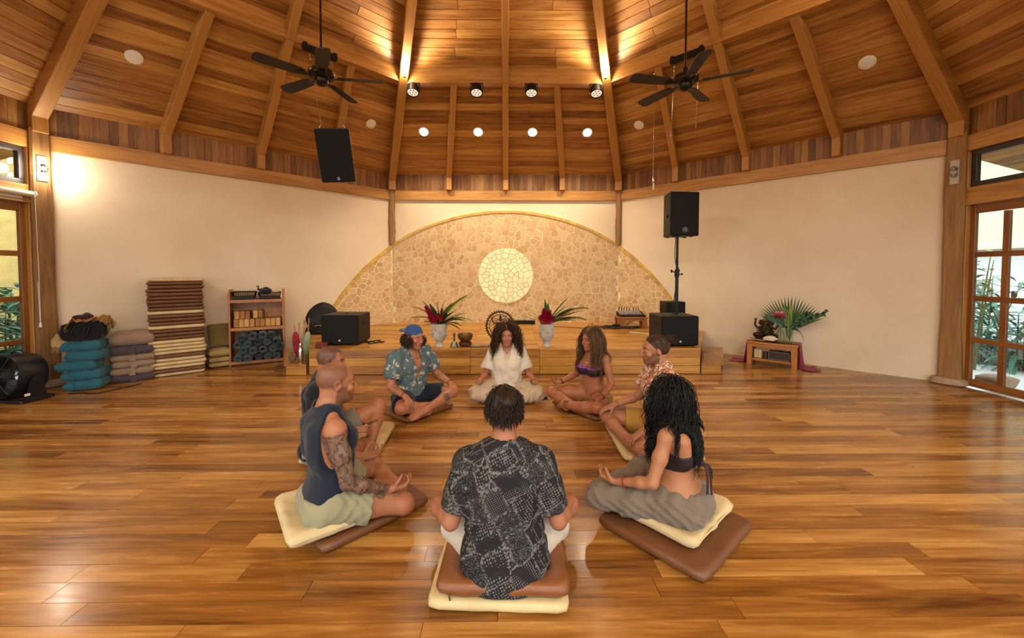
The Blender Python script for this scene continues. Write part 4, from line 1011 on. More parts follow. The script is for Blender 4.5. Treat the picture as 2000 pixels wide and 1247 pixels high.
for s0, pts in ((1, [(.03, -.01, .27), (.08, -.015, .25), (.13, -.02, .30), (.14, -.02, .33)]), (-1, [(-.03, -.01, .27), (-.08, -.015, .25), (-.12, -.02, .31), (-.12, -.02, .35)]), (1, [(.03, -.02, .26), (.07, -.05, .22), (.03, -.07, .20)]), (-1, [(-.03, -.02, .26), (-.06, -.05, .23), (-.02, -.06, .26)])):
    m_.tube([(x, y, z+Z) for x, y, z in pts], np.linspace(.012, .007, len(pts)), 8)
for sg in (-1, 1):
    for k in range(3): m_.tube([(sg*.02, 0, .31+Z), (sg*.08, .0, .33+Z-k*.03), (sg*.135, 0, .31+Z-k*.045)], .004, 5)
put('dancing_figure', m_, M_BRASSD, nr, smooth=70)
m_ = MB(); m_.box((.25, .06, .09), (.02, .16, .18), b=.003); put('wooden_bookend', m_, M_TEAKF, None, (-.10+.03, 5.80, ST), label='upright small teak board behind the woman in white', cat='board')
lt = thing('leaf_tray', 'green leaf laid with red petals on the stage edge', 'leaf', (-.39, 5.58, ST))
m_ = MB(); P = np.array([[(-.20+.4*i/12, (j/4-.5)*.13*math.sin(PI*min(.97, .06+i/12*.92))**.6, .004+.006*abs(j-2)+.004*math.sin(i)) for j in range(5)] for i in range(13)]); m_.grid(P); put('blade', m_, plain('grey green leaf', '#5d6a4c', .6), lt, smooth=180)
for k, (x, y, s_) in enumerate(((-.14, -.02, .018), (.03, -.03, .03), (.08, -.02, .025), (.05, -.045, .022))):
    m_ = MB()
    for q in range(7): a_ = q*.9; leaf(m_, (x, y, .012), (math.cos(a_), math.sin(a_), .5), s_, s_*.8, droop=.1, n=3, rn=random.random())
    put('petal_cluster', m_, M_GING, lt, smooth=180)
rb = thing('red_blossom', 'single red blossom on a short stem on the stage edge', 'flower', (-.53, 5.60, ST)); m_ = MB(); m_.tube([(0, 0, 0), (0, 0, .05)], .003, 6); m_.lathe([(.03, 0), (.026, .01), (.001, .012)], 12); put('stem', m_, M_STEM, rb)
m_ = MB()
for q in range(8): leaf(m_, (0, 0, .05), (math.cos(q*.8), math.sin(q*.8), .7), .025, .018, droop=.1, n=3, rn=random.random())
put('petals', m_, M_GING, rb, smooth=180)
# ---- round black floor chair behind the subwoofer, red folded cloth
fc = thing('floor_chair', 'round black legless floor chair behind the stage subwoofer', 'floor chair', (-3.22, 6.98, ST), .55)
m_ = MB(); m_.lathe([(.28, 0), (.30, .02), (.30, .07), (.27, .10), (.001, .105)], 32, None, None, sy=.9); put('seat', m_, M_BLACK, fc)
m_ = MB(); m_.lathe([(.24, -.02), (.27, .0), (.27, .02), (.24, .04), (.001, .045)], 36, Rx(PI/2-.25), (0, .30, .24), cap=True); put('backrest', m_, M_BLACK, fc)
m_ = MB(); P = np.array([[(-.16+.32*i/8, -.10+.2*j/6, .112+.014*math.sin(i*1.3+j)) for j in range(7)] for i in range(9)]); m_.grid(P); put('seat_cloth', m_, plain('brown cloth', '#6b4a33', .9), fc, smooth=180)
rc_ = thing('folded_cloth', 'folded dark red cloth on the stage in front of the subwoofer', 'cloth', (-2.60, 5.56, ST), .1)
for k in range(3): m_ = MB(); m_.box((0, 0, .012+k*.022), (.17-.01*k, .10, .02), b=.008); put('fold', m_, plain('rust red cloth', '#7a3a22', .9, var=.2), rc_, smooth=70)
# ---- things on the fan-side step
SXL = -2.76; zs_ = .155
jb = thing('steel_bottle', 'shiny steel drinking bottle on the stage step', 'bottle', (-2.90, 5.56, zs_))
m_ = MB(); m_.lathe([(.034, 0), (.037, .006), (.037, .17), (.03, .20), (.018, .215), (.018, .225)], 24); put('body', m_, M_STEELB, jb)
m_ = MB(); m_.lathe([(.021, .225), (.022, .23), (.022, .262), (.018, .268)], 18); put('cap', m_, M_STEELB, jb)
bg_ = thing('cloth_pouch', 'small brown woven pouch leaning by the steel bottle', 'pouch', (-3.02, 5.57, zs_)); m_ = MB(); m_.ell((0, 0, .065), (.055, .04, .066), 16, 10); put('bag', m_, plain('brown woven cloth', '#6d5742', .95, var=.4, bump=(90., .5)), bg_, smooth=180)
m_ = MB(); m_.tube([(-.03, 0, .12), (.0, -.02, .14), (.03, .0, .12)], .004, 6); put('drawstring', m_, M_STEM, bg_)
for nm, lab, x, c, lean in (('prayer_flag', 'rolled crimson cloth on a stick leaning by the step', -3.02, '#8a1a2c', -.10), ('prayer_flag', 'rolled pale green cloth on a stick leaning by the step', -2.92, '#8b9c78', .10)):
    o = thing(nm, lab, 'rolled cloth', (x, 5.72, zs_), (-.16, lean, .4)); m_ = MB(); m_.tube([(0, 0, 0), (0, 0, .50)], .007, 8); put('stick', m_, M_TEAKF, o)
    m_ = MB(); m_.lathe([(.02, .04), (.045, .10), (.05, .25), (.042, .34), (.02, .40)], 14, None, None, sy=.7); put('cloth', m_, plain('cloth '+c, c, .9, var=.3, bump=(40., .5)), o, smooth=180)
for k, dx in enumerate((-.075, -.012, .05)):
    m_ = MB(); m_.tube([(0, 0, 0), (.01*k, .06, .50+.03*k)], [.006, .008], 8); m_.ell((.01*k, .06, .50+.03*k), (.012, .012, .03), 8, 6); put('drum_stick', m_, M_TEAKF, None, (-2.985+dx, 5.78, zs_), label=['pale wooden stick leaning nearest the rolled mats', 'middle wooden stick leaning between the rolled cloths', 'wooden stick leaning beside the pale green cloth'][k], cat='stick')

# ================================================================ fan-side wall: drum fan, blankets, mats, shelf
def fabric(name, c, rough=.9, sc=300., bump=.25, var=.12):
    t = NT(name); c = srgb(c); nz = t.noise(t.obj(), 5., 4.); wv = t.noise(t.obj(), sc, 2.)
    t.p(Base_Color=t.ramp(nz.outputs[0], [(.3, tuple(x*(1-var) for x in c)), (.7, tuple(min(1, x*(1+var)) for x in c))]), Roughness=rough, Specular_IOR_Level=.2, Sheen_Weight=.15)
    t.bump(wv.outputs[0], bump, .004); return t.m
def leather(name, c, rough=.42):
    t = NT(name); c = srgb(c); nz = t.noise(t.obj(), 7., 4.); vo = t.n('ShaderNodeTexVoronoi', {'Vector': t.obj(), 'Scale': 240.})
    t.p(Base_Color=t.ramp(nz.outputs[0], [(.3, tuple(x*.86 for x in c)), (.7, tuple(min(1, x*1.12) for x in c))]), Roughness=rough); t.bump(t.math('MULTIPLY_ADD', nz.outputs[0], 2., vo.outputs[0]), .12, .004); return t.m
M_MATB = leather('brown vinyl mat', '#6d4326', .48); M_MATC = leather('cream vinyl mat', '#cdb584', .42); M_CUSHC = fabric('cream cotton cushion', '#cdb88c'); M_CUSHB = leather('brown leather cushion', '#7b4a28', .38)
M_ZIP = plain('dark zip tape', '#4a3a26', .6)
def soft_box(size, puff=.3, wr=0., seed=0, sag=None, rnd=.5):
    """a padded slab: rounded plan and edges, puffed faces, faint wrinkles; base at z=0"""
    sx, sy, sz = [q/2 for q in size]; rs = np.random.RandomState(seed); m_ = MB(); ph = rs.rand(6)*6; n = 72; pw = rnd_pow(rnd)
    he = sz*(1-puff*.45); r = min(he, sx*.5, sy*.5)
    ring = [(f, None) for f in (.0, .2, .4, .6, .8, .93)]; prof = [(f, -1) for f, _ in ring]+[(a_, 0) for a_ in np.linspace(-PI/2, PI/2, 9)]+[(f, 1) for f, _ in ring[::-1]]
    v = []
    for f, kd in prof:
        for k in range(n):
            a_ = 2*PI*k/n; c, s_ = math.cos(a_), math.sin(a_); q = (abs(c)**pw+abs(s_)**pw)**(-1/pw); c, s_ = c*q, s_*q
            if kd == 0: ins = r*(1-math.cos(f)); x, y, z = (sx-ins)*c, (sy-ins)*s_, he*math.sin(f)
            else: x, y, z = (sx-r)*f*c, (sy-r)*f*s_, kd*(he+(sz-he)*(1-f**2))
            v.append((x, y, z))
    m = len(prof); f_ = [(j*n+k, j*n+(k+1) % n, (j+1)*n+(k+1) % n, (j+1)*n+k) for j in range(m-1) for k in range(n)]
    v = np.array(v); x, y, z = v.T.copy()
    if wr:
        w_ = wr*(np.sin(x*34+ph[0]+np.sin(y*21+ph[1]))*np.sin(y*27+ph[2])+.5*np.sin(x*61+y*47+ph[3])+.4*np.sin(z*90+x*25+ph[4])); out = np.hypot(x/sx, y/sy).clip(0, 1)
        z = z+w_*np.where(z > 0, 1, .15)*(1-.4*out); x = x*(1+w_*out/sx); y = y*(1+w_*out/sy)
    if sag is not None: z = np.where(z > 0, z-sag(x, y), z)
    q = np.stack([x, y, z-z.min()], 1); m_.add(q, f_); return m_
def rnd_pow(r): return 2+18*(1-r)
def sew(o, size, z, mat, r=.004, inset=.0, rnd=.12):
    sx, sy = size[0]/2-inset, size[1]/2-inset; pts = []
    pw_ = rnd_pow(rnd)
    for a_ in np.linspace(0, 2*PI, 65)[:-1]:
        c, s_ = math.cos(a_), math.sin(a_); k = (abs(c)**pw_+abs(s_)**pw_)**(-1/pw_); pts.append((sx*c*k, sy*s_*k, z))
    m_ = MB(); m_.tube(pts, r, 6, closed=True); return put('piping', m_, mat, o, smooth=180)
def mat_thing(name, label, loc, rot, size, mat, cat='floor mat', group=None, puff=.15, seed=0, piping=None):
    o = thing(name, label, cat, loc, rot, group); put('pad', soft_box(size, puff, rnd=.12, seed=seed, wr=.0012), mat, o, smooth=180)
    if piping: sew(o, (size[0]*.985, size[1]*.985), size[2]*.5, piping, .0035)
    return o
seq = 'c b c c c b c c c c b b b c b b b c b b b b b b b b c'.split()
bx_, by_, rt = -4.65, 5.61, math.radians(40); z = .002; cnt = {'c': 0, 'b': 0}
ordn = ['lowest', 'second lowest', 'third lowest', 'fourth lowest', 'fifth lowest', 'sixth lowest', 'seventh lowest', 'eighth lowest', 'ninth lowest', 'tenth lowest', 'eleventh lowest', 'twelfth lowest', 'thirteenth lowest', 'fourteenth lowest', 'fifteenth lowest', 'sixteenth lowest', 'topmost']
pad_me = {}
for k, c_ in enumerate(seq):
    th = .0495; jx, jy, jr = random.uniform(-.018, .018), random.uniform(-.015, .012), random.uniform(-.05, .05)
    n_ = cnt[c_]; cnt[c_] += 1; last = n_ == seq.count(c_)-1
    o = thing('folded_mat', '%s %s mat in the tall mat stack' % ('topmost' if last else ordn[n_], 'cream' if c_ == 'c' else 'brown'), 'floor mat', (bx_+jx, by_+jy, z), rt+jr, 'tall stack of floor mats')
    if c_ not in pad_me: m_ = soft_box((.60, .46, th+.001), .2, rnd=.10, seed=k); pad_me[c_] = m_.mesh('pad', 180); pad_me[c_].materials.append(M_MATC if c_ == 'c' else M_MATB)
    put('pad', pad_me[c_], None, o)
    m_ = MB(); m_.box((0, -.228, th*.5), (.54, .004, .006)); put('zip', m_, M_ZIP if c_ == 'b' else M_CUSHC, o, smooth=None)
    z += th
# grey-brown folded pillows with straps
M_TAUPE = fabric('taupe cotton', '#8d7561'); M_SLATE = fabric('slate cotton', '#4a4048'); M_TEAL = fabric('teal wool blanket', '#275d6c', sc=180., bump=.5)
z = .002; px, py, pr_ = -4.93, 5.26, math.radians(38)
for k, (h, mt_, lab) in enumerate(((.085, M_SLATE, 'lowest slate pillow under the taupe pillows'), (.10, M_TAUPE, 'lowest taupe pillow of the strapped pile'), (.085, M_TAUPE, 'second lowest taupe pillow of the strapped pile'), (.085, M_TAUPE, 'third lowest taupe pillow of the strapped pile'), (.10, M_SLATE, 'upper slate pillow just below the plump taupe one'), (.20, M_TAUPE, 'plump taupe pillow on top of the strapped pile'))):
    o = thing('meditation_pillow', lab, 'pillow', (px+random.uniform(-.01, .01), py+random.uniform(-.01, .01), z), pr_+random.uniform(-.03, .03), 'strapped pile of pillows')
    put('pad', soft_box((.42 if k < 5 else .44, .36, h*1.05), .15 if k < 5 else .35, rnd=.28, seed=k, wr=.004), mt_, o, smooth=180)
    if k not in (5,): m_ = MB(); m_.box((.0, -.182, h*.5), (.06, .006, h*.95), b=.002); put('strap', m_, mt_, o)
    z += h*.985
# teal folded blankets with a black bag and ochre shawls on top
z = .002; tx, ty, tr = -5.12, 4.86, math.radians(28)
for k in range(5):
    h = .118; off = [(0, 0), (-.01, .0), (-.05, -.02), (.0, .01), (-.03, .01)][k]
    o = thing('folded_blanket', ['lowest', 'second lowest', 'middle', 'second highest', 'topmost'][k]+' folded teal blanket in the pile by the post', 'blanket', (tx+off[0], ty+off[1], z), tr+random.uniform(-.08, .08), 'folded teal blankets')
    put('fold', soft_box((.35, .33, h*1.10), .12, rnd=.30, seed=30+k, wr=.008), M_TEAL, o, smooth=180)
    m_ = MB(); m_.tube([(-.10+.04*math.sin(q*3+k), -.168, .012+q*(h-.02)) for q in np.linspace(0, 1, 7)], .004, 6); put('tie_cord', m_, M_TEAL, o, smooth=180)
    z += h*.98
bag = thing('black_bag', 'slouching black cloth bag on top of the teal blankets', 'bag', (tx-.01, ty+.0, z), tr)
put('body', soft_box((.36, .27, .24), .08, rnd=.30, seed=3, wr=.010), fabric('black canvas', '#17161b'), bag, smooth=180)
m_ = MB()
for s0 in (0, .03): m_.tube([(-.08+s0, -.13, .20), (-.11+s0, -.165, .10), (-.05+s0, -.175, .03), (.03+s0, -.168, .09), (.05+s0, -.14, .20)], .006, 6)
put('handle', m_, fabric('black strap', '#1d1c20'), bag, smooth=180)
def drape(name, label, loc, rot, c, w, l, hang, seed):
    rs = np.random.RandomState(seed); ph = rs.rand(4)*6; n1, n2 = 26, 18; P = np.zeros((n1, n2, 3))
    for i in range(n1):
        for j in range(n2):
            u, v = i/(n1-1)-.5, j/(n2-1)-.5; x = u*w; over = max(0, abs(x)-w*.26); y = v*l*(1-.25*over/w)
            zz = .02*math.sin(u*17+ph[0])*math.sin(v*13+ph[1])+.018*math.sin(u*31+v*19+ph[2]); P[i, j] = (math.copysign(min(abs(x), w*.26)+over*.35, x)+zz*.4, y+.012*math.sin(u*21+ph[3]), -over*hang+zz+.045)
    m_ = MB(); m_.grid(P); o = thing(name, label, 'shawl', loc, rot); s_ = put('cloth', m_, fabric('shawl '+c, c, sc=150., bump=.5), o, smooth=180); so = s_.modifiers.new('thick', 'SOLIDIFY'); so.thickness = .008
    m_ = MB()
    for e in (0, n1-1):
        for j in range(0, n2, 1): q = P[e, j]; m_.tube([q, q+np.array([.01*(1 if e else -1), 0, -.03]), q+np.array([.004, 0, -.06])], .003, 5)
    put('fringe', m_, fabric('fringe '+c, c), o, smooth=180); return o
drape('ochre_shawl', 'crumpled ochre shawl draped over the black bag', (tx+.02, ty+.03, z+.215), tr+.1, '#8a6326', .50, .34, .55, 1)
drape('tan_shawl', 'tan fringed shawl hanging off the teal blankets by the post', (tx-.17, ty-.04, z+.02), tr+1.4, '#a5875c', .30, .22, 1.6, 2)
m_ = soft_box((.17, .14, .07), .5, rnd=.8, seed=5, wr=.012); put('maroon_scarf', m_, fabric('maroon scarf', '#3c1a26'), None, (tx+.0, ty-.03, z+.262), tr, 'small crumpled maroon scarf on the ochre shawl', 'scarf', smooth=180)
# small cream cushion pile and one leaning
z = .002; M_KHAKI = fabric('khaki cotton', '#a98d57')
for k, h in enumerate((.075, .075, .135)):
    o = thing('cream_cushion', ['lowest', 'middle', 'topmost'][k]+' flat khaki cushion between the mat stack and the shelf', 'cushion', (-4.36, 6.0, z), math.radians(45)); put('pad', soft_box((.28, .32, h), .4, rnd=.25, seed=50+k, wr=.003), M_KHAKI, o, smooth=180); z += h*.985
    sew(o, (.275, .315), h*.5, M_KHAKI, .004, rnd=.25)
o = thing('leaning_cushion', 'olive khaki cushion leaning on the wall above the khaki pile', 'cushion', (-4.37, 6.05, z+.005), 0); o.rotation_euler = (Matrix.Rotation(math.radians(45), 3, 'Z') @ Matrix.Rotation(1.15, 3, 'X')).to_euler(); p_ = put('pad', soft_box((.28, .36, .11), .5, rnd=.4, seed=60, wr=.004), fabric('olive khaki cotton', '#7d6a3c'), o, smooth=180); p_.location = (0, .17, -.03)
# ---- shelf unit
sh = thing('shelf_unit', 'open teak shelf unit holding blocks and rolled mats', 'shelf', (-3.845, 6.11, 0), math.radians(27))
HW, DP, HT = .35, .36, 1.06
for sx in (-1, 1):
    m_ = MB(); m_.prism([(0, 0), (DP, 0), (DP, HT+.09), (.10, HT+.09), (0, HT)], -.011, .011, np.array([[0, 0, 1.], [1, 0, 0], [0, 1, 0]]), (sx*HW, 0, 0), g=1); put('side_panel', m_, M_TEAKF, sh, smooth=None)
for z, nm in ((.05, 'bottom_board'), (.56, 'shelf_board'), (.985, 'top_board')):
    m_ = MB(); m_.box((0, DP/2, z), (2*HW-.022, DP-.01, .022)); m_.box((0, .008, z-.012), (2*HW-.022, .018, .045), b=.003); put(nm, m_, M_TEAKF, sh, smooth=None)
m_ = MB(); m_.box((0, DP-.012, .5), (2*HW-.03, .012, .98), g=2); put('back_panel', m_, M_TEAKF, sh, smooth=None)
Rsh = Rz(math.radians(27)); osh = np.array([-3.845, 6.11, 0])
def on_shelf(x, y, z): return Rsh @ np.array([x, y, z])+osh
M_BLOCK = wood('pale cork wood block', '#8a5a2c', '#b8823f', '#d3a35f', .6, gap=.5, bump=.1)
bw2 = .069; spots = [(-.305+k*bw2, 0, 0) for k in range(9)]+[(-.295+k*bw2, 0, 1) for k in range(3)]+[(-.06+k*bw2, .1, 1) for k in range(2)]
for k, (x, dy, lv) in enumerate(spots):
    m_ = MB(); m_.box((0, 0, .062), (bw2-.005, .20, .122), g=1, b=.006); row = 'bottom' if lv == 0 else 'upper'
    p = on_shelf(x+.03, .15+dy*.7+random.uniform(-.006, .006), .572+lv*.125); put('yoga_block', m_, M_BLOCK, None, p, math.radians(27)+random.uniform(-.03, .03), 'wooden yoga block in the %s row, %s from the mat stack side' % (row, ['first', 'second', 'third', 'fourth', 'fifth', 'sixth', 'seventh', 'eighth', 'ninth'][k if lv == 0 else k-9]), 'yoga block', 'yoga blocks on the shelf')
M_ROLL = fabric('grey blue yoga mat', '#46545a', sc=400., bump=.15)
M_ROLL2 = fabric('darker grey yoga mat', '#333e42', sc=400., bump=.15)
def roll_mesh(r, L, seed):
    rs = np.random.RandomState(seed); th = .006; turns = 3.2+rs.rand(); n = 64; r0 = r-turns*.0125; ph = rs.rand()*6
    ang = np.linspace(0, turns*2*PI, n); rad = r0+(r-r0)*ang/ang[-1]; sq = rs.uniform(.82, 1)
    o_ = [((rad[i])*math.cos(ang[i]+ph), (rad[i])*math.sin(ang[i]+ph)*sq) for i in range(n)]; i_ = [((rad[i]-th)*math.cos(ang[i]+ph), (rad[i]-th)*math.sin(ang[i]+ph)*sq) for i in range(n)]
    v = [(x, 0, z) for x, z in o_]+[(x, 0, z) for x, z in i_]+[(x, L, z) for x, z in o_]+[(x, L, z) for x, z in i_]; f = []
    for k in range(n-1):
        f += [(k, k+1, n+k+1, n+k), (2*n+k+1, 2*n+k, 3*n+k, 3*n+k+1), (k+1, k, 2*n+k, 2*n+k+1), (n+k, n+k+1, 3*n+k+1, 3*n+k)]
    f += [(n-1, 3*n-1, 4*n-1, 2*n-1), (0, n, 3*n, 2*n)]
    m_ = MB(); m_.add(v, f); return m_
rolls = [(-.265, .085), (-.125, .075), (.02, .078), (.16, .080), (.285, .072), (-.19, .195), (-.05, .19), (.09, .195), (.23, .19), (.33, .21), (-.27, .275), (-.13, .29), (.01, .30), (.15, .30), (.28, .30), (-.21, .385), (-.06, .40), (.09, .41), (.22, .40)]
lv = ['bottom', 'second', 'third', 'top']
lvi = [0]*5+[1]*5+[2]*5+[3]*4; cpos = [0]*4
for k, (x, zz) in enumerate(rolls):
    r = random.uniform(.058, .066); L = .60; p = on_shelf(x*.9, -.14+random.uniform(-.05, .05), zz+.05); row = lvi[k]; c_ = cpos[row]; cpos[row] += 1
    put('rolled_mat', roll_mesh(r, L*.72, 100+k), M_ROLL if random.random() < .65 else M_ROLL2, None, p, (random.uniform(-.06, .06), 0, math.radians(27)+random.uniform(-.12, .12)), 'rolled grey yoga mat in the %s layer, %s from the mat stack side' % (lv[row], ['first', 'second', 'third', 'fourth', 'fifth'][c_]), 'yoga mat', 'rolled yoga mats in the shelf', smooth=40)
# things on top of the shelf
def basket(label, x, w_, h, rot=0):
    o = thing('mesh_basket', label, 'basket', on_shelf(x, .17, .998), math.radians(27)+rot); m_ = MB(); d_ = .26; b_ = .85
    for sg in (-1, 1):
        for q in range(11):
            m_.tube([(-w_/2*b_+w_*b_*q/10, sg*d_/2*b_, .006), (-w_/2+w_*q/10, sg*d_/2, h)], .0022, 4); m_.tube([(sg*w_/2*b_, -d_/2*b_+d_*b_*q/10, .006), (sg*w_/2, -d_/2+d_*q/10, h)], .0022, 4)
    for q in range(7):
        s_ = b_+(1-b_)*q/6; zq = .006+(h-.006)*q/6; m_.tube([(-w_/2*s_, -d_/2*s_, zq), (w_/2*s_, -d_/2*s_, zq), (w_/2*s_, d_/2*s_, zq), (-w_/2*s_, d_/2*s_, zq)], .0022, 4, closed=True)
    put('wire_mesh', m_, M_BLACKM, o, smooth=None)
    m_ = MB(); m_.tube([(-w_/2, -d_/2, h), (w_/2, -d_/2, h), (w_/2, d_/2, h), (-w_/2, d_/2, h)], .006, 6, closed=True); put('rim', m_, M_BLACKM, o)
    m_ = MB(); m_.box((0, 0, .006), (w_*b_, d_*b_, .006)); m_.box((0, -d_/2*.9, h*.28), (w_*.88, .003, h*.5)); m_.box((w_/2*.9, 0, h*.28), (.003, d_*.8, h*.5)); put('floor_panel', m_, M_BLACK, o, smooth=None); return o
basket('empty black wire basket on the shelf unit, mat stack side', -.175, .31, .115); basket('filled black wire basket on the shelf unit, stage side', .165, .30, .10)
m_ = soft_box((.16, .18, .11), .5, rnd=.8, seed=8, wr=.008); put('dark_cloth_bundle', m_, fabric('dark slate cloth', '#23282d'), None, on_shelf(.11, .17, 1.065), .8, 'dark slate cloth bundle in the filled basket', 'cloth', smooth=180)
m_ = MB(); m_.box((0, 0, .01), (.10, .16, .02), b=.004); put('paper_pad', m_, plain('off white paper', '#b3a893', .9), None, on_shelf(.235, .16, 1.085), .5, 'off-white paper pad lying in the filled basket', 'paper pad')
sp = thing('spray_bottle', 'clear bottle with a black cap behind the wire baskets', 'bottle', on_shelf(.0, .30, .998)); m_ = MB(); m_.lathe([(.03, 0), (.032, .01), (.032, .10), (.012, .125), (.012, .13)], 18); put('body', m_, plain('milky plastic', '#c9bca6', .3), sp); m_ = MB(); m_.lathe([(.015, .13), (.015, .155), (.008, .165), (.007, .20), (.004, .205)], 14); m_.box((-.012, 0, .19), (.035, .012, .014)); put('cap', m_, M_BLACK, sp)
# ---- drum fan on the floor
df = thing('drum_fan', 'black drum floor fan beside the garden doors, fan side', 'floor fan', (-5.45, 4.42, 0), -.10); df.scale = (.9, .9, .9)
M_FANB = plain('navy black fan plastic', '#10131a', .4)
Rf = Rx(PI/2-.12); cz = .30
m_ = MB(); m_.lathe([(.235, -.15), (.25, -.15), (.265, -.12), (.265, .10), (.255, .14), (.24, .14), (.24, -.14)], 44, Rf, (0, 0, cz), cap=False); put('drum', m_, M_FANB, df)
for zz, nm in ((.15, 'front_grille'), (-.16, 'rear_grille')):
    m_ = MB()
    for r in np.linspace(.03, .245, 14): m_.tube([Rf @ np.array([r*math.cos(a_), r*math.sin(a_), zz+(.03*(1-(r/.25)**2) if zz > 0 else -.02*(1-(r/.25)**2))])+np.array([0, 0, cz]) for a_ in np.linspace(0, 2*PI, 33)[:-1]], .002, 4, closed=True)
    for k in range(12):
        a_ = k*PI/6; m_.tube([Rf @ np.array([r*math.cos(a_+.5*r), r*math.sin(a_+.5*r), zz+(.03*(1-(r/.25)**2) if zz > 0 else -.02*(1-(r/.25)**2))])+np.array([0, 0, cz]) for r in np.linspace(.03, .25, 8)], .003, 4)
    m_.lathe([(.045, zz+.02), (.04, zz+.036), (.001, zz+.038)] if zz > 0 else [(.001, zz-.03), (.06, zz-.025), (.06, zz-.01)], 18, Rf, (0, 0, cz)); put(nm, m_, M_FANB, df)
m_ = MB()
for k in range(3):
    P = []
    for r in np.linspace(.05, .22, 6): P.append([Rf @ np.array([r*math.cos(k*2.094+t_*1.25+r*1.2), r*math.sin(k*2.094+t_*1.25+r*1.2), .05-.09*t_])+np.array([0, 0, cz]) for t_ in np.linspace(0, 1, 6)])
    m_.grid(np.array(P))
put('propeller', m_, M_FANB, df, smooth=180)
for sg in (-1, 1):
    m_ = MB(); m_.prism([(-.10, .012), (.10, .012), (.055, .24), (.0, .30), (-.055, .24)], -.012, .012, np.array([[0, 0, 1.], [1, 0, 0], [0, 1, 0]]), (sg*.285, 0, .02)); put('side_bracket', m_, M_FANB, df)
m_ = MB()
for sy in (-1, 1): m_.box((0, sy*.14, .022), (.62, .045, .04), b=.01)
for sx in (-1, 1): m_.box((sx*.285, 0, .022), (.045, .34, .04), b=.01)
put('stand', m_, M_FANB, df)
m_ = MB(); m_.tube([Rf @ np.array([.18*math.cos(a_), .268*math.sin(a_) if 0 else .27, 0])+np.array([0, 0, cz]) if 0 else Rf @ np.array([.09*math.cos(a_), .262+.05*math.sin(a_), 0])+np.array([0, 0, cz]) for a_ in np.linspace(0, PI, 12)], .011, 8); put('carry_handle', m_, M_FANB, df)
m_ = MB(); m_.box((.30, -.1, .10), (.012, .05, .03), b=.003); put('rating_label', m_, M_WHITE, df)
m_ = MB(); m_.tube([(-5.1, 4.62, .006), (-4.95, 4.66, .006), (-4.86, 4.62, .006), (-4.78, 4.63, .006), (-4.72, 4.76, .006), (-4.66, 4.95, .006), (-4.63, 5.02, .006)], .006, 6); put('extension_lead', m_, M_CABLE, label='thin black cord on the floor in front of the teal blankets', cat='cord')
# roller blind over the fan-side doors
rbn = thing('roller_blind', 'rolled-up cream roller blind above the fan-side doors', 'roller blind', (0, 0, 0)); rbn.matrix_world = wall_mat(6)
M_BLIND = plain('cream blind fabric', '#cfc5b2', .8)
m_ = MB(); m_.tube([(-A+.2, AP-.085, 2.345), (A-.13, AP-.085, 2.345)], .035, 14); put('roll', m_, M_BLIND, rbn, smooth=50); m_ = MB(); m_.box((.0, AP-.055, 2.295), (2*A-.4, .006, .08)); m_.box((0, AP-.055, 2.255), (2*A-.4, .014, .018), b=.003); put('hem_bar', m_, M_BLIND, rbn)
m_ = MB(); m_.tube([(A-.115, AP-.085, 2.345), (A-.105, AP-.085, 2.345)], .04, 14); put('end_cap', m_, M_WHITE, rbn, smooth=50)
m_ = MB(); m_.tube([(A-.12, AP-.11, 2.34), (A-.115, AP-.115, 1.4), (A-.112, AP-.11, .80)], .003, 5); m_.tube([(A-.12, AP-.06, 2.34), (A-.11, AP-.09, 1.4), (A-.112, AP-.105, .80)], .003, 5); m_.lathe([(.012, -.05), (.014, -.04), (.012, 0), (.006, .008)], 12, None, (A-.112, AP-.107, .80)); put('pull_cord', m_, M_WHITE, rbn)

# ================================================================ altar table by the other wall
AX, AY, AR_ = 4.06, 5.95, math.radians(-42); Ra = Rz(AR_); oa = np.array([AX, AY, 0])
al = thing('altar_table', 'small teak altar table with a lower shelf by the wall', 'altar table', (AX, AY, 0), AR_); HA = .36; WA, DA = .64, .34
m_ = MB(); m_.box((0, 0, HA-.015), (WA+.02, DA+.02, .03), b=.004); put('tabletop', m_, M_TEAKF, al); table_legs(al, WA/2-.035, DA/2-.03, 0, HA-.03, .068, M_TEAKF)
m_ = MB(); m_.box((0, -DA/2+.015, HA-.055), (WA-.14, .025, .05), b=.003); put('front_apron', m_, M_TEAKF, al); m_ = MB(); m_.box((0, 0, .085), (WA-.06, DA-.05, .03), b=.003); put('lower_shelf', m_, M_TEAKF, al)
def on_altar(x, y, z): return Ra @ np.array([x, y, z])+oa
M_MAG = fabric('magenta silk cloth', '#8c0e38', .55)
def hang_cloth(label, side, spread, seed):
    rs = np.random.RandomState(seed); n1, n2 = 30, 16; P = np.zeros((n1, n2, 3)); x0 = side*(WA/2+.014)
    for i in range(n1):
        s_ = i/(n1-1)*(.10+HA+.16)
        for j in range(n2):
            v = j/(n2-1)-.5; w_ = DA*.72+spread*max(0, s_-.10)
            if s_ < .10: x, z = x0-side*(.10-s_)-side*.0, HA+.004
            elif s_ < .10+HA-.01: q = s_-.10; x, z = x0+side*(.006+.02*math.sin(v*22+seed)*q/HA+.03*(q/HA)**2), HA+.002-q
            else: q = s_-.10-HA+.01; x, z = x0+side*(.04+q*(1+.25*math.sin(v*9+seed))), .010+.006*math.sin(v*22+q*30)+.004
            P[i, j] = (x, v*w_+.03, max(z, .008))
    m_ = MB(); m_.grid(P); o = thing('altar_cloth', label, 'cloth', (AX, AY, 0), AR_); c_ = put('cloth', m_, M_MAG, o, smooth=180); so = c_.modifiers.new('t', 'SOLIDIFY'); so.thickness = .003; return o
hang_cloth('magenta silk cloth trailing off the altar table to the floor, door side', 1, .28, 2); hang_cloth('magenta cloth end hanging off the altar table on the stage side', -1, .10, 5)
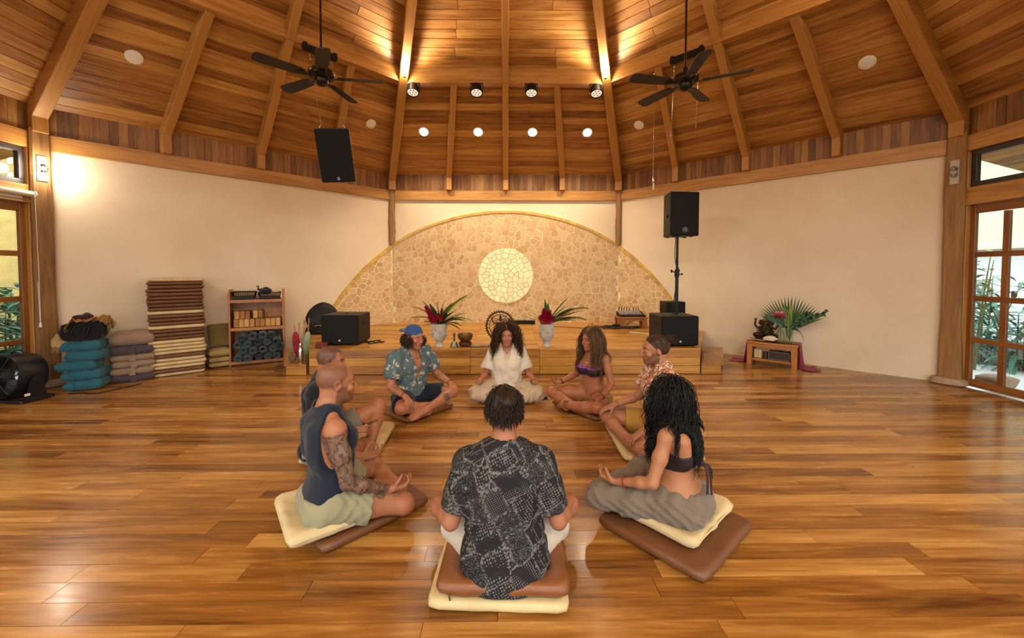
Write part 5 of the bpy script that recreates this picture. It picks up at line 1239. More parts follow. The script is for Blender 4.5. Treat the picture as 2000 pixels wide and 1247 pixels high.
gs = thing('elephant_statue', 'dark bronze seated elephant-headed figure on the altar table', 'statue', on_altar(-.10, .04, HA+.002), AR_)
m_ = MB(); m_.lathe([(.15, 0), (.155, .02), (.14, .05), (.12, .06)], 24, None, None, sy=.75); put('pedestal', m_, M_BRASSD, gs)
m_ = MB(); m_.ell((0, 0, .13), (.085, .075, .08), 18, 12); m_.ell((0, -.01, .20), (.065, .055, .06), 16, 10); m_.ell((0, -.02, .275), (.05, .048, .05), 16, 10)
for sg in (-1, 1):
    m_.tube([(sg*.05, -.02, .09), (sg*.13, -.06, .085), (sg*.06, -.11, .08)], [.045, .04, .025], 10); m_.ell((sg*.065, -.005, .275), (.04, .012, .045), 12, 8, Rz(sg*.3))
    m_.tube([(sg*.06, 0, .21), (sg*.12, -.01, .19), (sg*.15, -.01, .24), (sg*.14, -.01, .30)], [.024, .02, .016, .012], 8); m_.ell((sg*.14, -.01, .32), (.018, .01, .022), 10, 8); m_.tube([(sg*.05, -.02, .19), (sg*.10, -.06, .15), (sg*.08, -.11, .16)], [.022, .018, .014], 8)
    m_.tube([(sg*.02, -.06, .25), (sg*.03, -.09, .24)], [.007, .003], 6)
m_.tube([(0, -.06, .275), (0, -.085, .235), (-.005, -.09, .19), (-.03, -.095, .155), (-.055, -.10, .16)], [.026, .022, .017, .013, .009], 10); put('body', m_, M_BRASSD, gs, smooth=70)
m_ = MB(); m_.lathe([(.052, 0), (.056, .012), (.045, .03), (.04, .055), (.025, .07), (.012, .10), (.003, .115)], 18, None, (0, -.015, .305)); put('crown', m_, M_BRASS, gs)
m_ = MB()
for sg in (-1, 1): m_.tube([(sg*.045, -.03, .23), (sg*.03, -.07, .17), (0, -.085, .14)], .005, 6)
put('necklace', m_, M_BRASS, gs)
m_ = MB(); P = np.array([[(-.30+.52*i/14, -.08+(j/4-.5)*.14*math.sin(PI*min(.97, .05+i/14*.93))**.5, .006+.006*abs(j-2)+.003*math.sin(i*1.1)) for j in range(5)] for i in range(15)]); m_.grid(P); lf = put('banana_leaf', m_, plain('dull green leaf', '#4f5f2a', .5), None, on_altar(.03, -.02, HA+.002), AR_-.05, 'long green leaf laid along the altar table', 'leaf', smooth=180)
sl_ = thing('sea_shell', 'large white sea shell on the altar table', 'shell', on_altar(-.02, -.10, HA+.014), AR_-.3); m_ = MB(); m_.lathe([(.004, -.10), (.02, -.085), (.038, -.05), (.05, -.01), (.052, .02), (.042, .05), (.024, .075), (.012, .09), (.003, .10)], 22, Ry(PI/2), (0, 0, .045), sx=.85); put('whorl', m_, plain('white shell', '#d8c9ab', .35, var=.1), sl_, smooth=180)
m_ = MB(); P = np.array([[(-.09+.16*i/8, -.035-.022*math.sin(PI*i/8)*(1-j/3), .02+.03*j/3) for j in range(4)] for i in range(9)]); m_.grid(P); put('lip', m_, plain('pinkish shell lip', '#d9b79a', .35), sl_, smooth=180)
m_ = MB(); m_.tube([(0, 0, .012), (.10, .01, .014), (.22, .0, .012)], [.012, .010, .006], 8); put('palo_stick', m_, plain('pale dry wood', '#b09068', .8), None, on_altar(-.31, -.10, HA+.004), AR_, 'pale dry wood stick beside the sea shell', 'stick')
t = NT('clear vase glass'); tr = t.n('ShaderNodeBsdfTransparent', {'Color': (.93, .97, .94)}); gl = t.n('ShaderNodeBsdfGlossy', {'Roughness': .03}); fr = t.n('ShaderNodeLayerWeight', {'Blend': .3}); t.set(t.out.inputs[0], t.n('ShaderNodeMixShader', {0: t.math('MULTIPLY', fr.outputs['Facing'], .6), 1: tr.outputs[0], 2: gl.outputs[0]}).outputs[0]); M_VASE = t.m
va = thing('glass_vase', 'tall clear glass vase holding the palm leaves', 'vase', on_altar(.205, -.02, HA+.013)); m_ = MB(); m_.lathe([(.04, 0), (.045, .004), (.042, .05), (.05, .12), (.055, .20), (.053, .205), (.047, .12), (.038, .05), (.036, .012)], 26, cap=False); put('glass', m_, M_VASE, va, smooth=60)
vb = thing('glass_carafe', 'round clear glass carafe holding the pink flowers', 'vase', on_altar(.09, .02, HA+.013)); m_ = MB(); m_.lathe([(.05, 0), (.062, .01), (.07, .06), (.06, .12), (.03, .18), (.022, .23), (.028, .25), (.02, .23), (.052, .12), (.06, .06), (.05, .012)], 26, cap=False); put('glass', m_, M_VASE, vb, smooth=60)
pf = thing('palm_arrangement', 'palm fan and leafy branches standing in the tall glass vase', 'plant', on_altar(.205, -.02, HA+.03))
M_PALM = leaf_mat('deep green palm', '#16351a', '#2f5a2a', .4)
ub = unit(Ra @ np.array([0, -1., 0])); sd = Ra @ np.array([1., 0, 0])
for k in range(26):
    a_ = -1.0+2.0*k/25; m_ = MB(); d_ = sd*math.sin(a_)+np.array([0, 0, 1])*math.cos(a_)+ub*.08; b_ = np.array([0, 0, .20])+sd*.03*math.sin(a_)*3; L = .50-.12*abs(a_); leaf(m_, b_, d_, L, .026, up=ub, droop=.1, fold=.4, n=5, rn=random.random()); put('palm_blade', m_, M_PALM, pf, smooth=180)
for dx, L, W in ((-.13, .55, .07), (-.06, .5, .09), (.02, .6, .05)):
    m_ = MB(); leaf(m_, np.array([0, 0, .03]), sd*dx+np.array([0, 0, 1])+ub*.1, L, W, up=ub, droop=.1, fold=.2, n=7, rn=random.random()); put('broad_leaf', m_, M_LFV, pf, smooth=180)
for (dx, dz, L) in ((.75, .55, .52), (.5, .6, .36)):
    m_ = MB(); d_ = unit(sd*dx+np.array([0, 0, dz])+ub*.1); P = [np.array([0, 0, .14])+d_*L*q+np.array([0, 0, .05*math.sin(q*3)]) for q in np.linspace(0, 1, 12)]; m_.tube(P, .003, 5)
    for q in range(40): i_ = 2+int(q/40*9.5); a_ = random.random()*6.28; leaf(m_, P[i_]+d_*random.random()*.04, sd*math.cos(a_)*.7+np.array([0, 0, math.sin(a_)])+ub*random.uniform(-.5, .8), .055, .036, up=ub, droop=.2, n=3, rn=random.random())
    put('leafy_branch', m_, M_PALM, pf, smooth=180)
for dx in (.55, .75, -.3):
    m_ = MB(); leaf(m_, np.array([0, 0, .17]), sd*dx+np.array([0, 0, .5])+ub*.25, .3, .03, up=ub, droop=2.2, fold=.3, n=9, rn=.5); put('drooping_leaf', m_, M_PALM, pf, smooth=180)
m_ = MB()
for k in range(7): m_.tube([np.array([0, 0, -.012]), np.array([.02*math.cos(k), .02*math.sin(k), .2])], .004, 5)
put('stems', m_, M_STEM, pf)
pk = thing('pink_flowers', 'two pink ginger flowers standing in the glass carafe', 'flowers', on_altar(.09, .02, HA+.03))
for p1, r in ((sd*-.045+np.array([0, 0, .36])+ub*.04, .075), (sd*.02+np.array([0, 0, .36])+ub*.06, .08)):
    ginger(pk, p1-np.array([0, 0, .03]), p1+ub*.05+np.array([0, 0, .06]), r, 46, M_PINK); m_ = MB(); m_.tube([np.array([0, 0, 0]), np.array([0, 0, .2]), p1], .004, 5); put('stem', m_, M_STEM, pk)
for k, x in enumerate((-.215, -.165)):
    o = thing('pillar_candle', ['ivory pillar candle on the altar lower shelf, nearest the leg', 'second ivory pillar candle on the altar lower shelf'][k], 'candle', on_altar(x, -.05, .102)); m_ = MB(); m_.lathe([(.028, 0), (.029, .004), (.029, .125), (.024, .13), (.003, .124)], 20); put('wax', m_, plain('ivory wax', '#cdb78a', .5), o); m_ = MB(); m_.tube([(0, 0, .12), (.002, 0, .142)], .0015, 5); put('wick', m_, M_BLACK, o)
o = thing('smoked_glass', 'smoky glass jar on the altar lower shelf', 'jar', on_altar(-.085, -.06, .102)); m_ = MB(); m_.lathe([(.036, 0), (.04, .005), (.04, .10), (.036, .10), (.035, .008)], 22, cap=False); put('jar', m_, plain('smoky glass', '#3a322a', .1), o)
o = thing('carved_box', 'grey carved wooden box with fretwork on the altar lower shelf', 'box', on_altar(.09, -.045, .102), AR_); M_FRET = plain('grey brown carved wood', '#5d5147', .75, bump=(60., .4)); m_ = MB(); m_.box((0, 0, .065), (.26, .15, .13), b=.004); put('body', m_, plain('dark box inside', '#1c1713', .9), o); m_ = MB()
for x0, z0, sx, sz in ((0, .008, .27, .016), (0, .122, .27, .016), (-.127, .065, .016, .10), (.127, .065, .016, .10)): m_.box((x0, -.078, z0), (sx, .012, sz), b=.002)
put('frame', m_, M_FRET, o)
m_ = MB()
for i in range(9):
    for j in range(4):
        c = np.array([-.108+i*.027, -.078, .028+j*.025]); m_.tube([c+np.array([.0125*math.cos(q), 0, .0125*math.sin(q)]) for q in np.linspace(0, 2*PI, 9)[:-1]], .003, 4, closed=True)
put('fretwork', m_, M_FRET, o)
m_ = MB(); m_.tube([(0, 0, .004), (.10, .02, .008), (.18, 0, .004)], .008, 6); m_.tube([(.02, .03, .006), (.12, -.02, .012)], .007, 6); put('incense_bundle', m_, plain('tan dried herb', '#9b7a50', .9), None, on_altar(.0, -.04, .234), AR_, 'bundle of dried sticks on the carved box', 'herb bundle')

# ================================================================ PEOPLE: implicit bodies meshed with surface nets
class Cap:
    """round cone from a to b; optional flattening along unit vector n by factor fl"""
    def __init__(s, a, b, r1, r2, n=None, fl=1.): s.a, s.b = np.asarray(a, float), np.asarray(b, float); s.r1, s.r2, s.n, s.fl = r1, r2, None if n is None else unit(n), fl
    def box(s):
        r = max(s.r1, s.r2)*max(1, s.fl); return np.minimum(s.a, s.b)-r, np.maximum(s.a, s.b)+r
    def d(s, X, Y, Z):
        ba = s.b-s.a; L2 = ba @ ba+1e-12; x, y, z = X-s.a[0], Y-s.a[1], Z-s.a[2]
        h = np.clip((x*ba[0]+y*ba[1]+z*ba[2])/L2, 0, 1); x = x-h*ba[0]; y = y-h*ba[1]; z = z-h*ba[2]
        if s.n is not None:
            k = (x*s.n[0]+y*s.n[1]+z*s.n[2])*(1/s.fl-1); x = x+k*s.n[0]; y = y+k*s.n[1]; z = z+k*s.n[2]
        return np.sqrt(x*x+y*y+z*z)-(s.r1+(s.r2-s.r1)*h)
class Ell:
    def __init__(s, c, r, R=None): s.c = np.asarray(c, float); s.r = np.asarray((r, r, r) if np.isscalar(r) else r, float); s.R = np.eye(3) if R is None else np.asarray(R, float)
    def box(s): e = np.sqrt(((s.R*s.r)**2).sum(1)); return s.c-e, s.c+e
    def d(s, X, Y, Z):
        x, y, z = X-s.c[0], Y-s.c[1], Z-s.c[2]; R, r = s.R, s.r
        p = [(x*R[0, i]+y*R[1, i]+z*R[2, i])/r[i] for i in range(3)]
        k0 = np.sqrt(p[0]**2+p[1]**2+p[2]**2)+1e-9; k1 = np.sqrt((p[0]/r[0])**2+(p[1]/r[1])**2+(p[2]/r[2])**2)+1e-9
        return k0*(k0-1)/k1
class Loft:
    """stacked superellipse sections in a frame (o,R): rows of z, half width, half depth, y offset, x offset"""
    def __init__(s, rows, o, R, n=2.3): s.rows = np.array(rows, float); s.o = np.asarray(o, float); s.R = np.asarray(R, float); s.n = n
    def box(s):
        r = s.rows; m = max(r[:, 1].max(), r[:, 2].max())+np.abs(r[:, 3:]).max(); P = np.array([(sx*m, sy*m, z) for sx in (-1, 1) for sy in (-1, 1) for z in (r[0, 0], r[-1, 0])]) @ s.R.T+s.o
        return P.min(0), P.max(0)
    def d(s, X, Y, Z):
        R = s.R; x0, y0, z0 = X-s.o[0], Y-s.o[1], Z-s.o[2]
        x, y, z = [x0*R[0, i]+y0*R[1, i]+z0*R[2, i] for i in range(3)]; r = s.rows; zc = np.clip(z, r[0, 0], r[-1, 0])
        zz = np.linspace(r[0, 0], r[-1, 0], 80); w_ = lambda c: np.interp(zc, zz, smooth_interp(zz, r[:, 0], r[:, c]))
        a_, b_ = w_(1), w_(2); y = y-w_(3); x = x-w_(4)
        q = (np.abs(x/a_)**s.n+np.abs(y/b_)**s.n)**(1/s.n); dl = (q-1)*np.minimum(a_, b_)
        dz = np.maximum(z-r[-1, 0], r[0, 0]-z); return np.maximum(dl, dz)
def smooth_interp(x, xp, fp):
    y = np.interp(x, xp, fp); k = 9; p = np.pad(y, k//2, mode='edge'); return np.convolve(p, np.ones(k)/k, 'valid')
class Cut:
    """primitive clipped by planes (point, normal): keeps the side behind the normal"""
    def __init__(s, p, *pl): s.p = p; s.pl = [(np.asarray(a, float), unit(n)) for a, n in pl]
    def box(s): return s.p.box()
    def d(s, X, Y, Z):
        v = s.p.d(X, Y, Z)
        for a, n in s.pl: v = np.maximum(v, (X-a[0])*n[0]+(Y-a[1])*n[1]+(Z-a[2])*n[2])
        return v
class Grow:
    def __init__(s, p, g): s.p, s.g = p, g
    def box(s): a, b = s.p.box(); return a-s.g, b+s.g
    def d(s, X, Y, Z): return s.p.d(X, Y, Z)-s.g
def axis(lo, hi, step, fine=None):
    if fine is None: return np.arange(lo, hi+step, step)
    f0, f1, fs = fine; f0, f1 = max(f0, lo), min(f1, hi); out = [lo]
    while out[-1] < hi: out.append(out[-1]+(fs if f0-fs < out[-1] < f1 else step))
    return np.array(out)
class Field:
    """items: list of (op, primitive, k); op '+' smooth union, '-' smooth subtraction, '&' intersection with a callable"""
    def __init__(s, items, step=.006, fine=None, pad=.02, post=None):
        bs = [p.box() for op, p, k in items if op == '+']; lo = np.min([b[0] for b in bs], 0)-pad; hi = np.max([b[1] for b in bs], 0)+pad
        s.ax = [axis(lo[i], hi[i], step, None if fine is None else (fine[0][i], fine[1][i], fine[2])) for i in range(3)]
        s.D = np.full([len(a) for a in s.ax], .08, np.float32)
        for op, p, k in items:
            b0, b1 = p.box(); m = pad+k+.03; sl = []
            for i in range(3): a = np.searchsorted(s.ax[i], b0[i]-m); b = np.searchsorted(s.ax[i], b1[i]+m); sl.append(slice(a, b))
            X, Y, Z = s.ax[0][sl[0], None, None], s.ax[1][None, sl[1], None], s.ax[2][None, None, sl[2]]
            if 0 in (X.size, Y.size, Z.size): continue
            d = p.d(X, Y, Z); o = s.D[tuple(sl)]
            if op == '+':
                if k > 0: h = np.clip(.5+.5*(d-o)/k, 0, 1); v = d+(o-d)*h-k*h*(1-h)
                else: v = np.minimum(o, d)
            else:
                if k > 0: h = np.clip(.5-.5*(o+d)/k, 0, 1); v = o+(-d-o)*h+k*h*(1-h)
                else: v = np.maximum(o, -d)
            s.D[tuple(sl)] = v
        if post is not None:
            X, Y, Z = s.ax[0][:, None, None], s.ax[1][None, :, None], s.ax[2][None, None, :]; s.D = post(s.D, X, Y, Z).astype(np.float32)
    def mesh(s):
        D = s.D; D[0], D[-1] = .05, .05; D[:, 0], D[:, -1] = .05, .05; D[:, :, 0], D[:, :, -1] = .05, .05
        I = D < 0; c = np.zeros([n-1 for n in D.shape], np.uint8)
        for i in (0, 1):
            for j in (0, 1):
                for k in (0, 1): c += I[i:i+c.shape[0], j:j+c.shape[1], k:k+c.shape[2]]
        act = (c > 0) & (c < 8); idx = np.argwhere(act); vid = np.full(act.shape, -1, np.int64); vid[act] = np.arange(len(idx))
        P = np.zeros((len(idx), 3)); N = np.zeros(len(idx)); ax = s.ax; x, y, z = idx.T
        cr = {(i, j, k): D[x+i, y+j, z+k] for i in (0, 1) for j in (0, 1) for k in (0, 1)}
        for a in range(3):
            for p in (0, 1):
                for q in (0, 1):
                    k0 = [0, 0, 0]; o = [i for i in range(3) if i != a]; k0[o[0]], k0[o[1]] = p, q; k1 = list(k0); k1[a] = 1
                    d0, d1 = cr[tuple(k0)], cr[tuple(k1)]; m = (d0 < 0) != (d1 < 0); t = np.where(m, d0/(d0-d1+1e-20), 0)
                    for i in range(3):
                        g = ax[i]; v0 = g[idx[:, i]+k0[i]]; v1 = g[idx[:, i]+k1[i]]; P[:, i] += np.where(m, v0+(v1-v0)*t, 0)
                    N += m
        P /= N[:, None]; F = []
        for a in range(3):
            o = [(a+1) % 3, (a+2) % 3]; s0 = [slice(None)]*3; s1 = [slice(None)]*3; s0[a] = slice(0, -1); s1[a] = slice(1, None)
            I0, I1 = I[tuple(s0)], I[tuple(s1)]; e = np.argwhere(I0 != I1); e = e[(e[:, o[0]] > 0) & (e[:, o[1]] > 0) & (e[:, o[0]] < act.shape[o[0]]) & (e[:, o[1]] < act.shape[o[1]])]
            ins = I0[tuple(e.T)]; q = []
            for da, db in ((-1, -1), (0, -1), (0, 0), (-1, 0)):
                g = e.copy(); g[:, o[0]] += da; g[:, o[1]] += db; q.append(vid[tuple(g.T)])
            q = np.stack(q, 1); q[~ins] = q[~ins][:, ::-1]; F.append(q)
        F = np.concatenate(F); F = F[(F >= 0).all(1)]; return P, F
def np_mesh(name, P, F, col=None, extra=None, relax=0):
    if relax:                                          # a little smoothing of the quads
        for _ in range(relax):
            Q = np.zeros_like(P); C = np.zeros(len(P))
            for a in range(4):
                np.add.at(Q, F[:, a], P[F[:, (a+1) % 4]]+P[F[:, (a+3) % 4]]); np.add.at(C, F[:, a], 2)
            P = P*.5+Q/np.maximum(C, 1)[:, None]*.5
    me = bpy.data.meshes.new(name); me.vertices.add(len(P)); me.vertices.foreach_set('co', P.astype(np.float32).ravel()); n = len(F)
    me.loops.add(n*4); me.loops.foreach_set('vertex_index', F.astype(np.int32).ravel()); me.polygons.add(n); me.polygons.foreach_set('loop_start', np.arange(0, 4*n, 4, dtype=np.int32))
    me.polygons.foreach_set('use_smooth', np.ones(n, bool)); me.update(calc_edges=True)
    if col is not None: a = me.color_attributes.new('col', 'FLOAT_COLOR', 'POINT'); a.data.foreach_set('color', np.concatenate([col, np.ones((len(P), 1))], 1).astype(np.float32).ravel())
    for k, v in (extra or {}).items(): a = me.attributes.new(k, 'FLOAT', 'POINT'); a.data.foreach_set('value', v.astype(np.float32))
    return me

t = NT('human skin'); ca = t.attr('col').outputs['Color']; nz = t.noise(t.obj(), 55., 4., .6); n2 = t.noise(t.obj(), 9., 2.); tt = t.attr('tat').outputs['Fac']
vo = t.n('ShaderNodeTexVoronoi', {'Vector': t.mapv(t.obj(), (1, 1, .7)), 'Scale': 26.}, feature='DISTANCE_TO_EDGE'); n3 = t.noise(t.obj(), 30., 3., .5, 1.5)
ink = t.mix(t.mr(vo.outputs[0], .02, .16), srgb('#2a2522'), srgb('#5d4c41')); ink = t.mix(t.mr(n3.outputs[0], .48, .56), ink, srgb('#7a5f50'))
base = t.mix(t.mr(nz.outputs[0], .3, .7, 0., .22), ca, t.mix(.5, ca, (.35, .12, .07)))
t.p(Base_Color=t.mix(tt, base, ink), Roughness=t.mr(n2.outputs[0], .3, .7, .44, .56), Specular_IOR_Level=.38); t.bump(nz.outputs[0], .08, .003); M_SKIN = t.m

def hand(items, w, d, n, side, curl=(.25, .35, .3), spread=.10, thumb=(.5, .2), scale=1., pinch=False):
    """palm and five fingers: wrist w, finger direction d, palm normal n, side +1 right / -1 left"""
    w, d = np.asarray(w, float), unit(d); n = unit(np.asarray(n, float)-d*(np.asarray(n, float) @ d)); l = np.cross(d, n)*side; S = scale   # l points to the thumb
    bases = [(.030, .088, .072, .0088), (.010, .092, .080, .0092), (-.011, .088, .074, .0088), (-.030, .079, .058, .0076)]
    for i, (lo, fo, L, r) in enumerate(bases):
        b = w+l*lo*S+d*fo*S; items.append(('+', Cap(w+l*lo*.62*S+d*.012*S, b, .0155*S, .0125*S), .012))
        dirn = unit(d+l*spread*(1.2-i*.8)); p = b; c = curl[i] if isinstance(curl[0], (tuple, list)) else curl
        a = 0.
        for k, (fr, rr) in enumerate(((.45, 1.), (.30, .9), (.25, .78))):
            a += c[k]; v = dirn*math.cos(a)+n*math.sin(a); q = p+v*L*fr*S; items.append(('+', Cap(p, q, r*rr*S*1.02, r*rr*.92*S), .0035)); p = q
    a0, a1 = thumb; tb = w+l*.022*S+d*.018*S+n*.004; v = unit(d*.62+l*.62+n*a0); q = tb+v*.042*S; items.append(('+', Cap(tb, q, .0165*S, .0125*S), .01))
    v = unit(v+d*.35-l*(.3+a1)+n*.2); q2 = q+v*.030*S; items.append(('+', Cap(q, q2, .0115*S, .0105*S), .004)); v = unit(v+d*.2-l*a1); items.append(('+', Cap(q2, q2+v*.022*S, .0102*S, .0080*S), .003))
def foot(items, ankle, d, sole, S=1., toes=True):
    """ankle joint, direction of the toes, direction of the sole"""
    a, d = np.asarray(ankle, float), unit(d); u = -unit(np.asarray(sole, float)-d*(np.asarray(sole, float) @ d)); l = np.cross(d, u)
    h = a-u*.045*S-d*.035*S; items.append(('+', Ell(h, (.033*S, .032*S, .032*S)), .02)); b = a-u*.055*S+d*.115*S
    items.append(('+', Cap(a, b, .036*S, .026*S, u, .75), .025)); items.append(('+', Cap(h, b, .028*S, .03*S, u, .6), .02)); items.append(('+', Cap(a-u*.05*S+d*.08*S, b+d*.02*S, .034*S, .036*S, u, .45), .015))
    for i, (o, L, r) in enumerate(((.026, .036, .0115), (.010, .034, .0085), (-.004, .030, .008), (-.017, .026, .0075), (-.028, .020, .0072))):
        p = b+l*o*S+d*.018*S-u*.004; items.append(('+', Cap(p, p+d*L*S-u*.004, r*S, r*.9*S), .005))

class Person:
    def __init__(s, name_label, loc, face, S=1., female=False, lean=.04, twist=0., head=(0, 0, 0), arms=None, legs=None, skin='#c08a63', step=.0062, hstep=.0034, broad=1., sh=None, neck=.0, twx=0., neckz=.088):
        s.S, s.fem = S, female; s.step, s.hstep = step, hstep
        s.o = thing('person', name_label, 'person', loc, math.atan2(-face[0], face[1]))
        Rt = Rz(twist) @ Rx(-lean) @ Ry(twx); s.Rt = Rt; s.T = lambda p: Rt @ (np.asarray(p, float)*S)
        s.skin = np.array(srgb(skin)); br = broad
        if not female:
            rows = [(.0, .125, .10, -.01), (.04, .165, .125, -.012), (.10, .172, .125, -.01), (.18, .150, .108, .0), (.26, .142, .102, .004), (.34, .152, .108, .0), (.42, .166, .114, -.008), (.48, .170, .112, -.014), (.53, .155, .098, -.02), (.57, .10, .07, -.022), (.60, .06, .055, -.02)]
            s.shw = .185*br
        else:
            rows = [(.0, .130, .105, -.015), (.04, .175, .130, -.02), (.10, .180, .128, -.015), (.18, .145, .105, .0), (.25, .122, .092, .008), (.32, .128, .096, .002), (.40, .142, .102, -.004), (.46, .148, .10, -.010), (.51, .138, .088, -.018), (.545, .09, .062, -.02), (.575, .052, .048, -.018)]
            s.shw = .162*br
        rows = [(z*S, a*S*(br if z > .3 else 1), b*S, y*S, 0) for z, a, b, y in rows]
        s.torso = Loft(rows, (0, 0, 0), Rt, 2.35); s.it = {}; nz_ = .585 if not female else .56
        tz = .0 if not female else -.02
        s.shoulder = {g: s.T((g*s.shw, -.018, .53+tz)) for g in (1, -1)}
        for g in (1, -1):
            if sh and g in sh: s.shoulder[g] = s.shoulder[g]+np.array(sh[g])
        I = s.it; I['torso'] = [('+', s.torso, .03)]
        ad = .048 if not female else .041
        for g in (1, -1):
            I['torso'] += [('+', Cap(s.T((g*.03, -.025, nz_+.035)), s.T((g*s.shw*.85, -.02, .548+tz)), .042*S, .040*S), .035), ('+', Ell(s.shoulder[g], (.056*S if not female else .047*S,)*3), .03), ('+', Ell(s.T((g*.075, .075 if not female else .07, .44+tz)), (.075*S, .035*S, .05*S), Rt), .035)]
            if female: I['torso'].append(('+', Ell(s.T((g*.068, .092, .385)), (.058*S, .05*S, .056*S), Rt), .025))
            I['torso'] += [('+', Cap(s.T((g*.10, -.085, .50+tz)), s.T((g*.085, -.085, .36)), .045*S, .035*S), .04), ('+', Ell(s.T((g*.085, -.05, .055)), (.09*S, .09*S, .075*S), Rt), .04)]
        # neck and head frame
        nb, nt_ = s.T((0, -.02, nz_)), s.T((0, .012+neck, nz_+neckz)); hy, hp, hr = head
        s.Rh = Rt @ Rz(hy) @ Rx(-hp) @ Ry(hr); s.hs = S*(1. if not female else .95)
        s.hc = nt_+s.Rh @ np.array([0, .012, .072])*s.hs; nr_ = .055 if not female else .045
        I['neck'] = [('+', Cap(nb, nt_+s.Rh @ np.array([0, -.012, .02]), nr_*S*1.08, nr_*S), .03), ('+', Cap(nb+s.T((0, .03, -.02)), s.hc+s.Rh @ np.array([0, .005, -.07])*s.hs, nr_*.62*S, nr_*.55*S), .03)]
        s.head_prims()
        # arms
        I['upper'], I['fore'], I['hands'] = {}, {}, {}; s.elbow, s.wrist = {}, {}
        for g in (1, -1):
            e, w_, hk = arms[g]; sh_ = s.shoulder[g]; e, w_ = np.array(e, float), np.array(w_, float); s.elbow[g], s.wrist[g] = e, w_; r0, r1, r2, r3 = (.050, .043, .042, .029) if not female else (.042, .036, .035, .024)
            m = sh_+(e-sh_)*.45; I['upper'][g] = [('+', Cap(sh_, m, r0*S, r0*.98*S), .025), ('+', Cap(m, e, r0*.98*S, r1*.92*S), .025)]
            m2 = e+(w_-e)*.3; I['fore'][g] = [('+', Cap(e, m2, r1*.9*S, r2*1.04*S), .02), ('+', Cap(m2, w_, r2*1.04*S, r3*S, hk.get('n', (0, 0, 1)), .85), .02)]
            L = []; hand(L, w_, hk['d'], hk['n'], g, hk.get('curl', (.25, .35, .3)), hk.get('spread', .1), hk.get('thumb', (.5, .2)), S*(1 if not female else .92)); I['hands'][g] = L
        # legs
        I['thigh'], I['shin'], I['feet'] = {}, {}, {}; s.knee, s.ankle, s.hip = {}, {}, {}
        for g in (1, -1):
            lg = legs[g]; hp_ = np.array([g*.088, .02, .085])*S; k = np.array(lg['k'], float); a = np.array(lg['a'], float); s.knee[g], s.ankle[g], s.hip[g] = k, a, hp_; f_ = 1.06 if female else 1.
            m = hp_+(k-hp_)*.5; I['thigh'][g] = [('+', Cap(hp_, m, .092*S*f_, .078*S*f_), .04), ('+', Cap(m, k, .078*S*f_, .056*S), .03), ('+', Ell(k, .056*S), .02)]
            c_ = k+(a-k)*.32; c_ = c_+np.array(lg.get('calf', (0, 0, -.006))); I['shin'][g] = [('+', Cap(k, c_, .052*S, .056*S), .03), ('+', Cap(c_, a, .056*S, .034*S), .03)]
            L = []; foot(L, a, lg['f'], lg['s'], S*(1 if not female else .92)); I['feet'][g] = L
    def head_prims(s):
        Q = s.hs; H = lambda p: s.hc+s.Rh @ (np.asarray(p, float)*Q); E = lambda c, r, R=None: Ell(H(c), np.asarray(r)*Q, s.Rh if R is None else s.Rh @ R); C = lambda a, b, r1, r2: Cap(H(a), H(b), r1*Q, r2*Q)
        s.H = H; w = .96 if s.fem else 1.
        L = [('+', E((0, -.016, .034), (.076, .096, .086)), .02), ('+', E((0, .012, .028), (.070*w, .082, .072)), .02), ('+', E((0, .030, -.035), (.060*w, .066, .066)), .02), ('+', E((0, .044, -.080), (.042*w, .042, .034)), .025), ('+', E((0, .084, -.101), (.022*w, .019, .017)), .02), ('+', C((0, -.02, -.04), (0, .0, -.08), .055, .045), .03)]
        for g in (1, -1):
            L += [('+', C((g*.048*w, .0, -.055), (g*.022, .065, -.098), .016, .016), .02), ('+', E((g*.042*w, .068, -.026), (.024, .022, .02)), .018), ('+', C((g*.010, .094, .026), (g*.046, .076, .028), .008, .007), .012)]
            L += [('-', E((g*.031, .104, .004), (.018, .020, .012)), .012), ('+', E((g*.031, .081, .004), (.0155, .0125, .0105)), .004)]
        L += [('+', C((0, .093, .018), (0, .115, -.024), .0078, .0098), .012), ('+', E((0, .119, -.030), (.0118, .0128, .0108)), .008), ('+', E((.0115, .102, -.033), (.0085, .011, .008)), .006), ('+', E((-.0115, .102, -.033), (.0085, .011, .008)), .006)]
        L += [('+', E((0, .088, -.062), (.030, .016, .022)), .012), ('+', C((-.019, .091, -.061), (0, .1015, -.0585), .0038, .0062), .005), ('+', C((.019, .091, -.061), (0, .1015, -.0585), .0038, .0062), .005), ('+', C((-.015, .092, -.070), (.015, .092, -.070), .0055, .0055), .005), ('+', E((0, .099, -.0705), (.013, .007, .0066)), .005)]
        for g in (1, -1):
            Re = Rz(g*-.30) @ Rx(-.18); L += [('+', E((g*.078, -.012, .0), (.008, .021, .033), Re), .006), ('+', E((g*.074, -.006, -.022), (.009, .012, .014), Re), .006), ('-', E((g*.088, -.008, .002), (.007, .010, .018), Re), .004)]
        s.it['head'] = L
    def body_items(s, skip=()):
        I = s.it; L = []
        for k in ('torso', 'neck'): L += I[k]
        for g in (1, -1): L += I['thigh'][g]+I['shin'][g]
        for g in (1, -1): L += I['upper'][g]+I['fore'][g]
        for g in (1, -1): L += I['feet'][g]
        L += I['head']
        for g in (1, -1): L += I['hands'][g]
        return L
    def headlocal(s, P): return (P-s.hc) @ s.Rh/s.hs
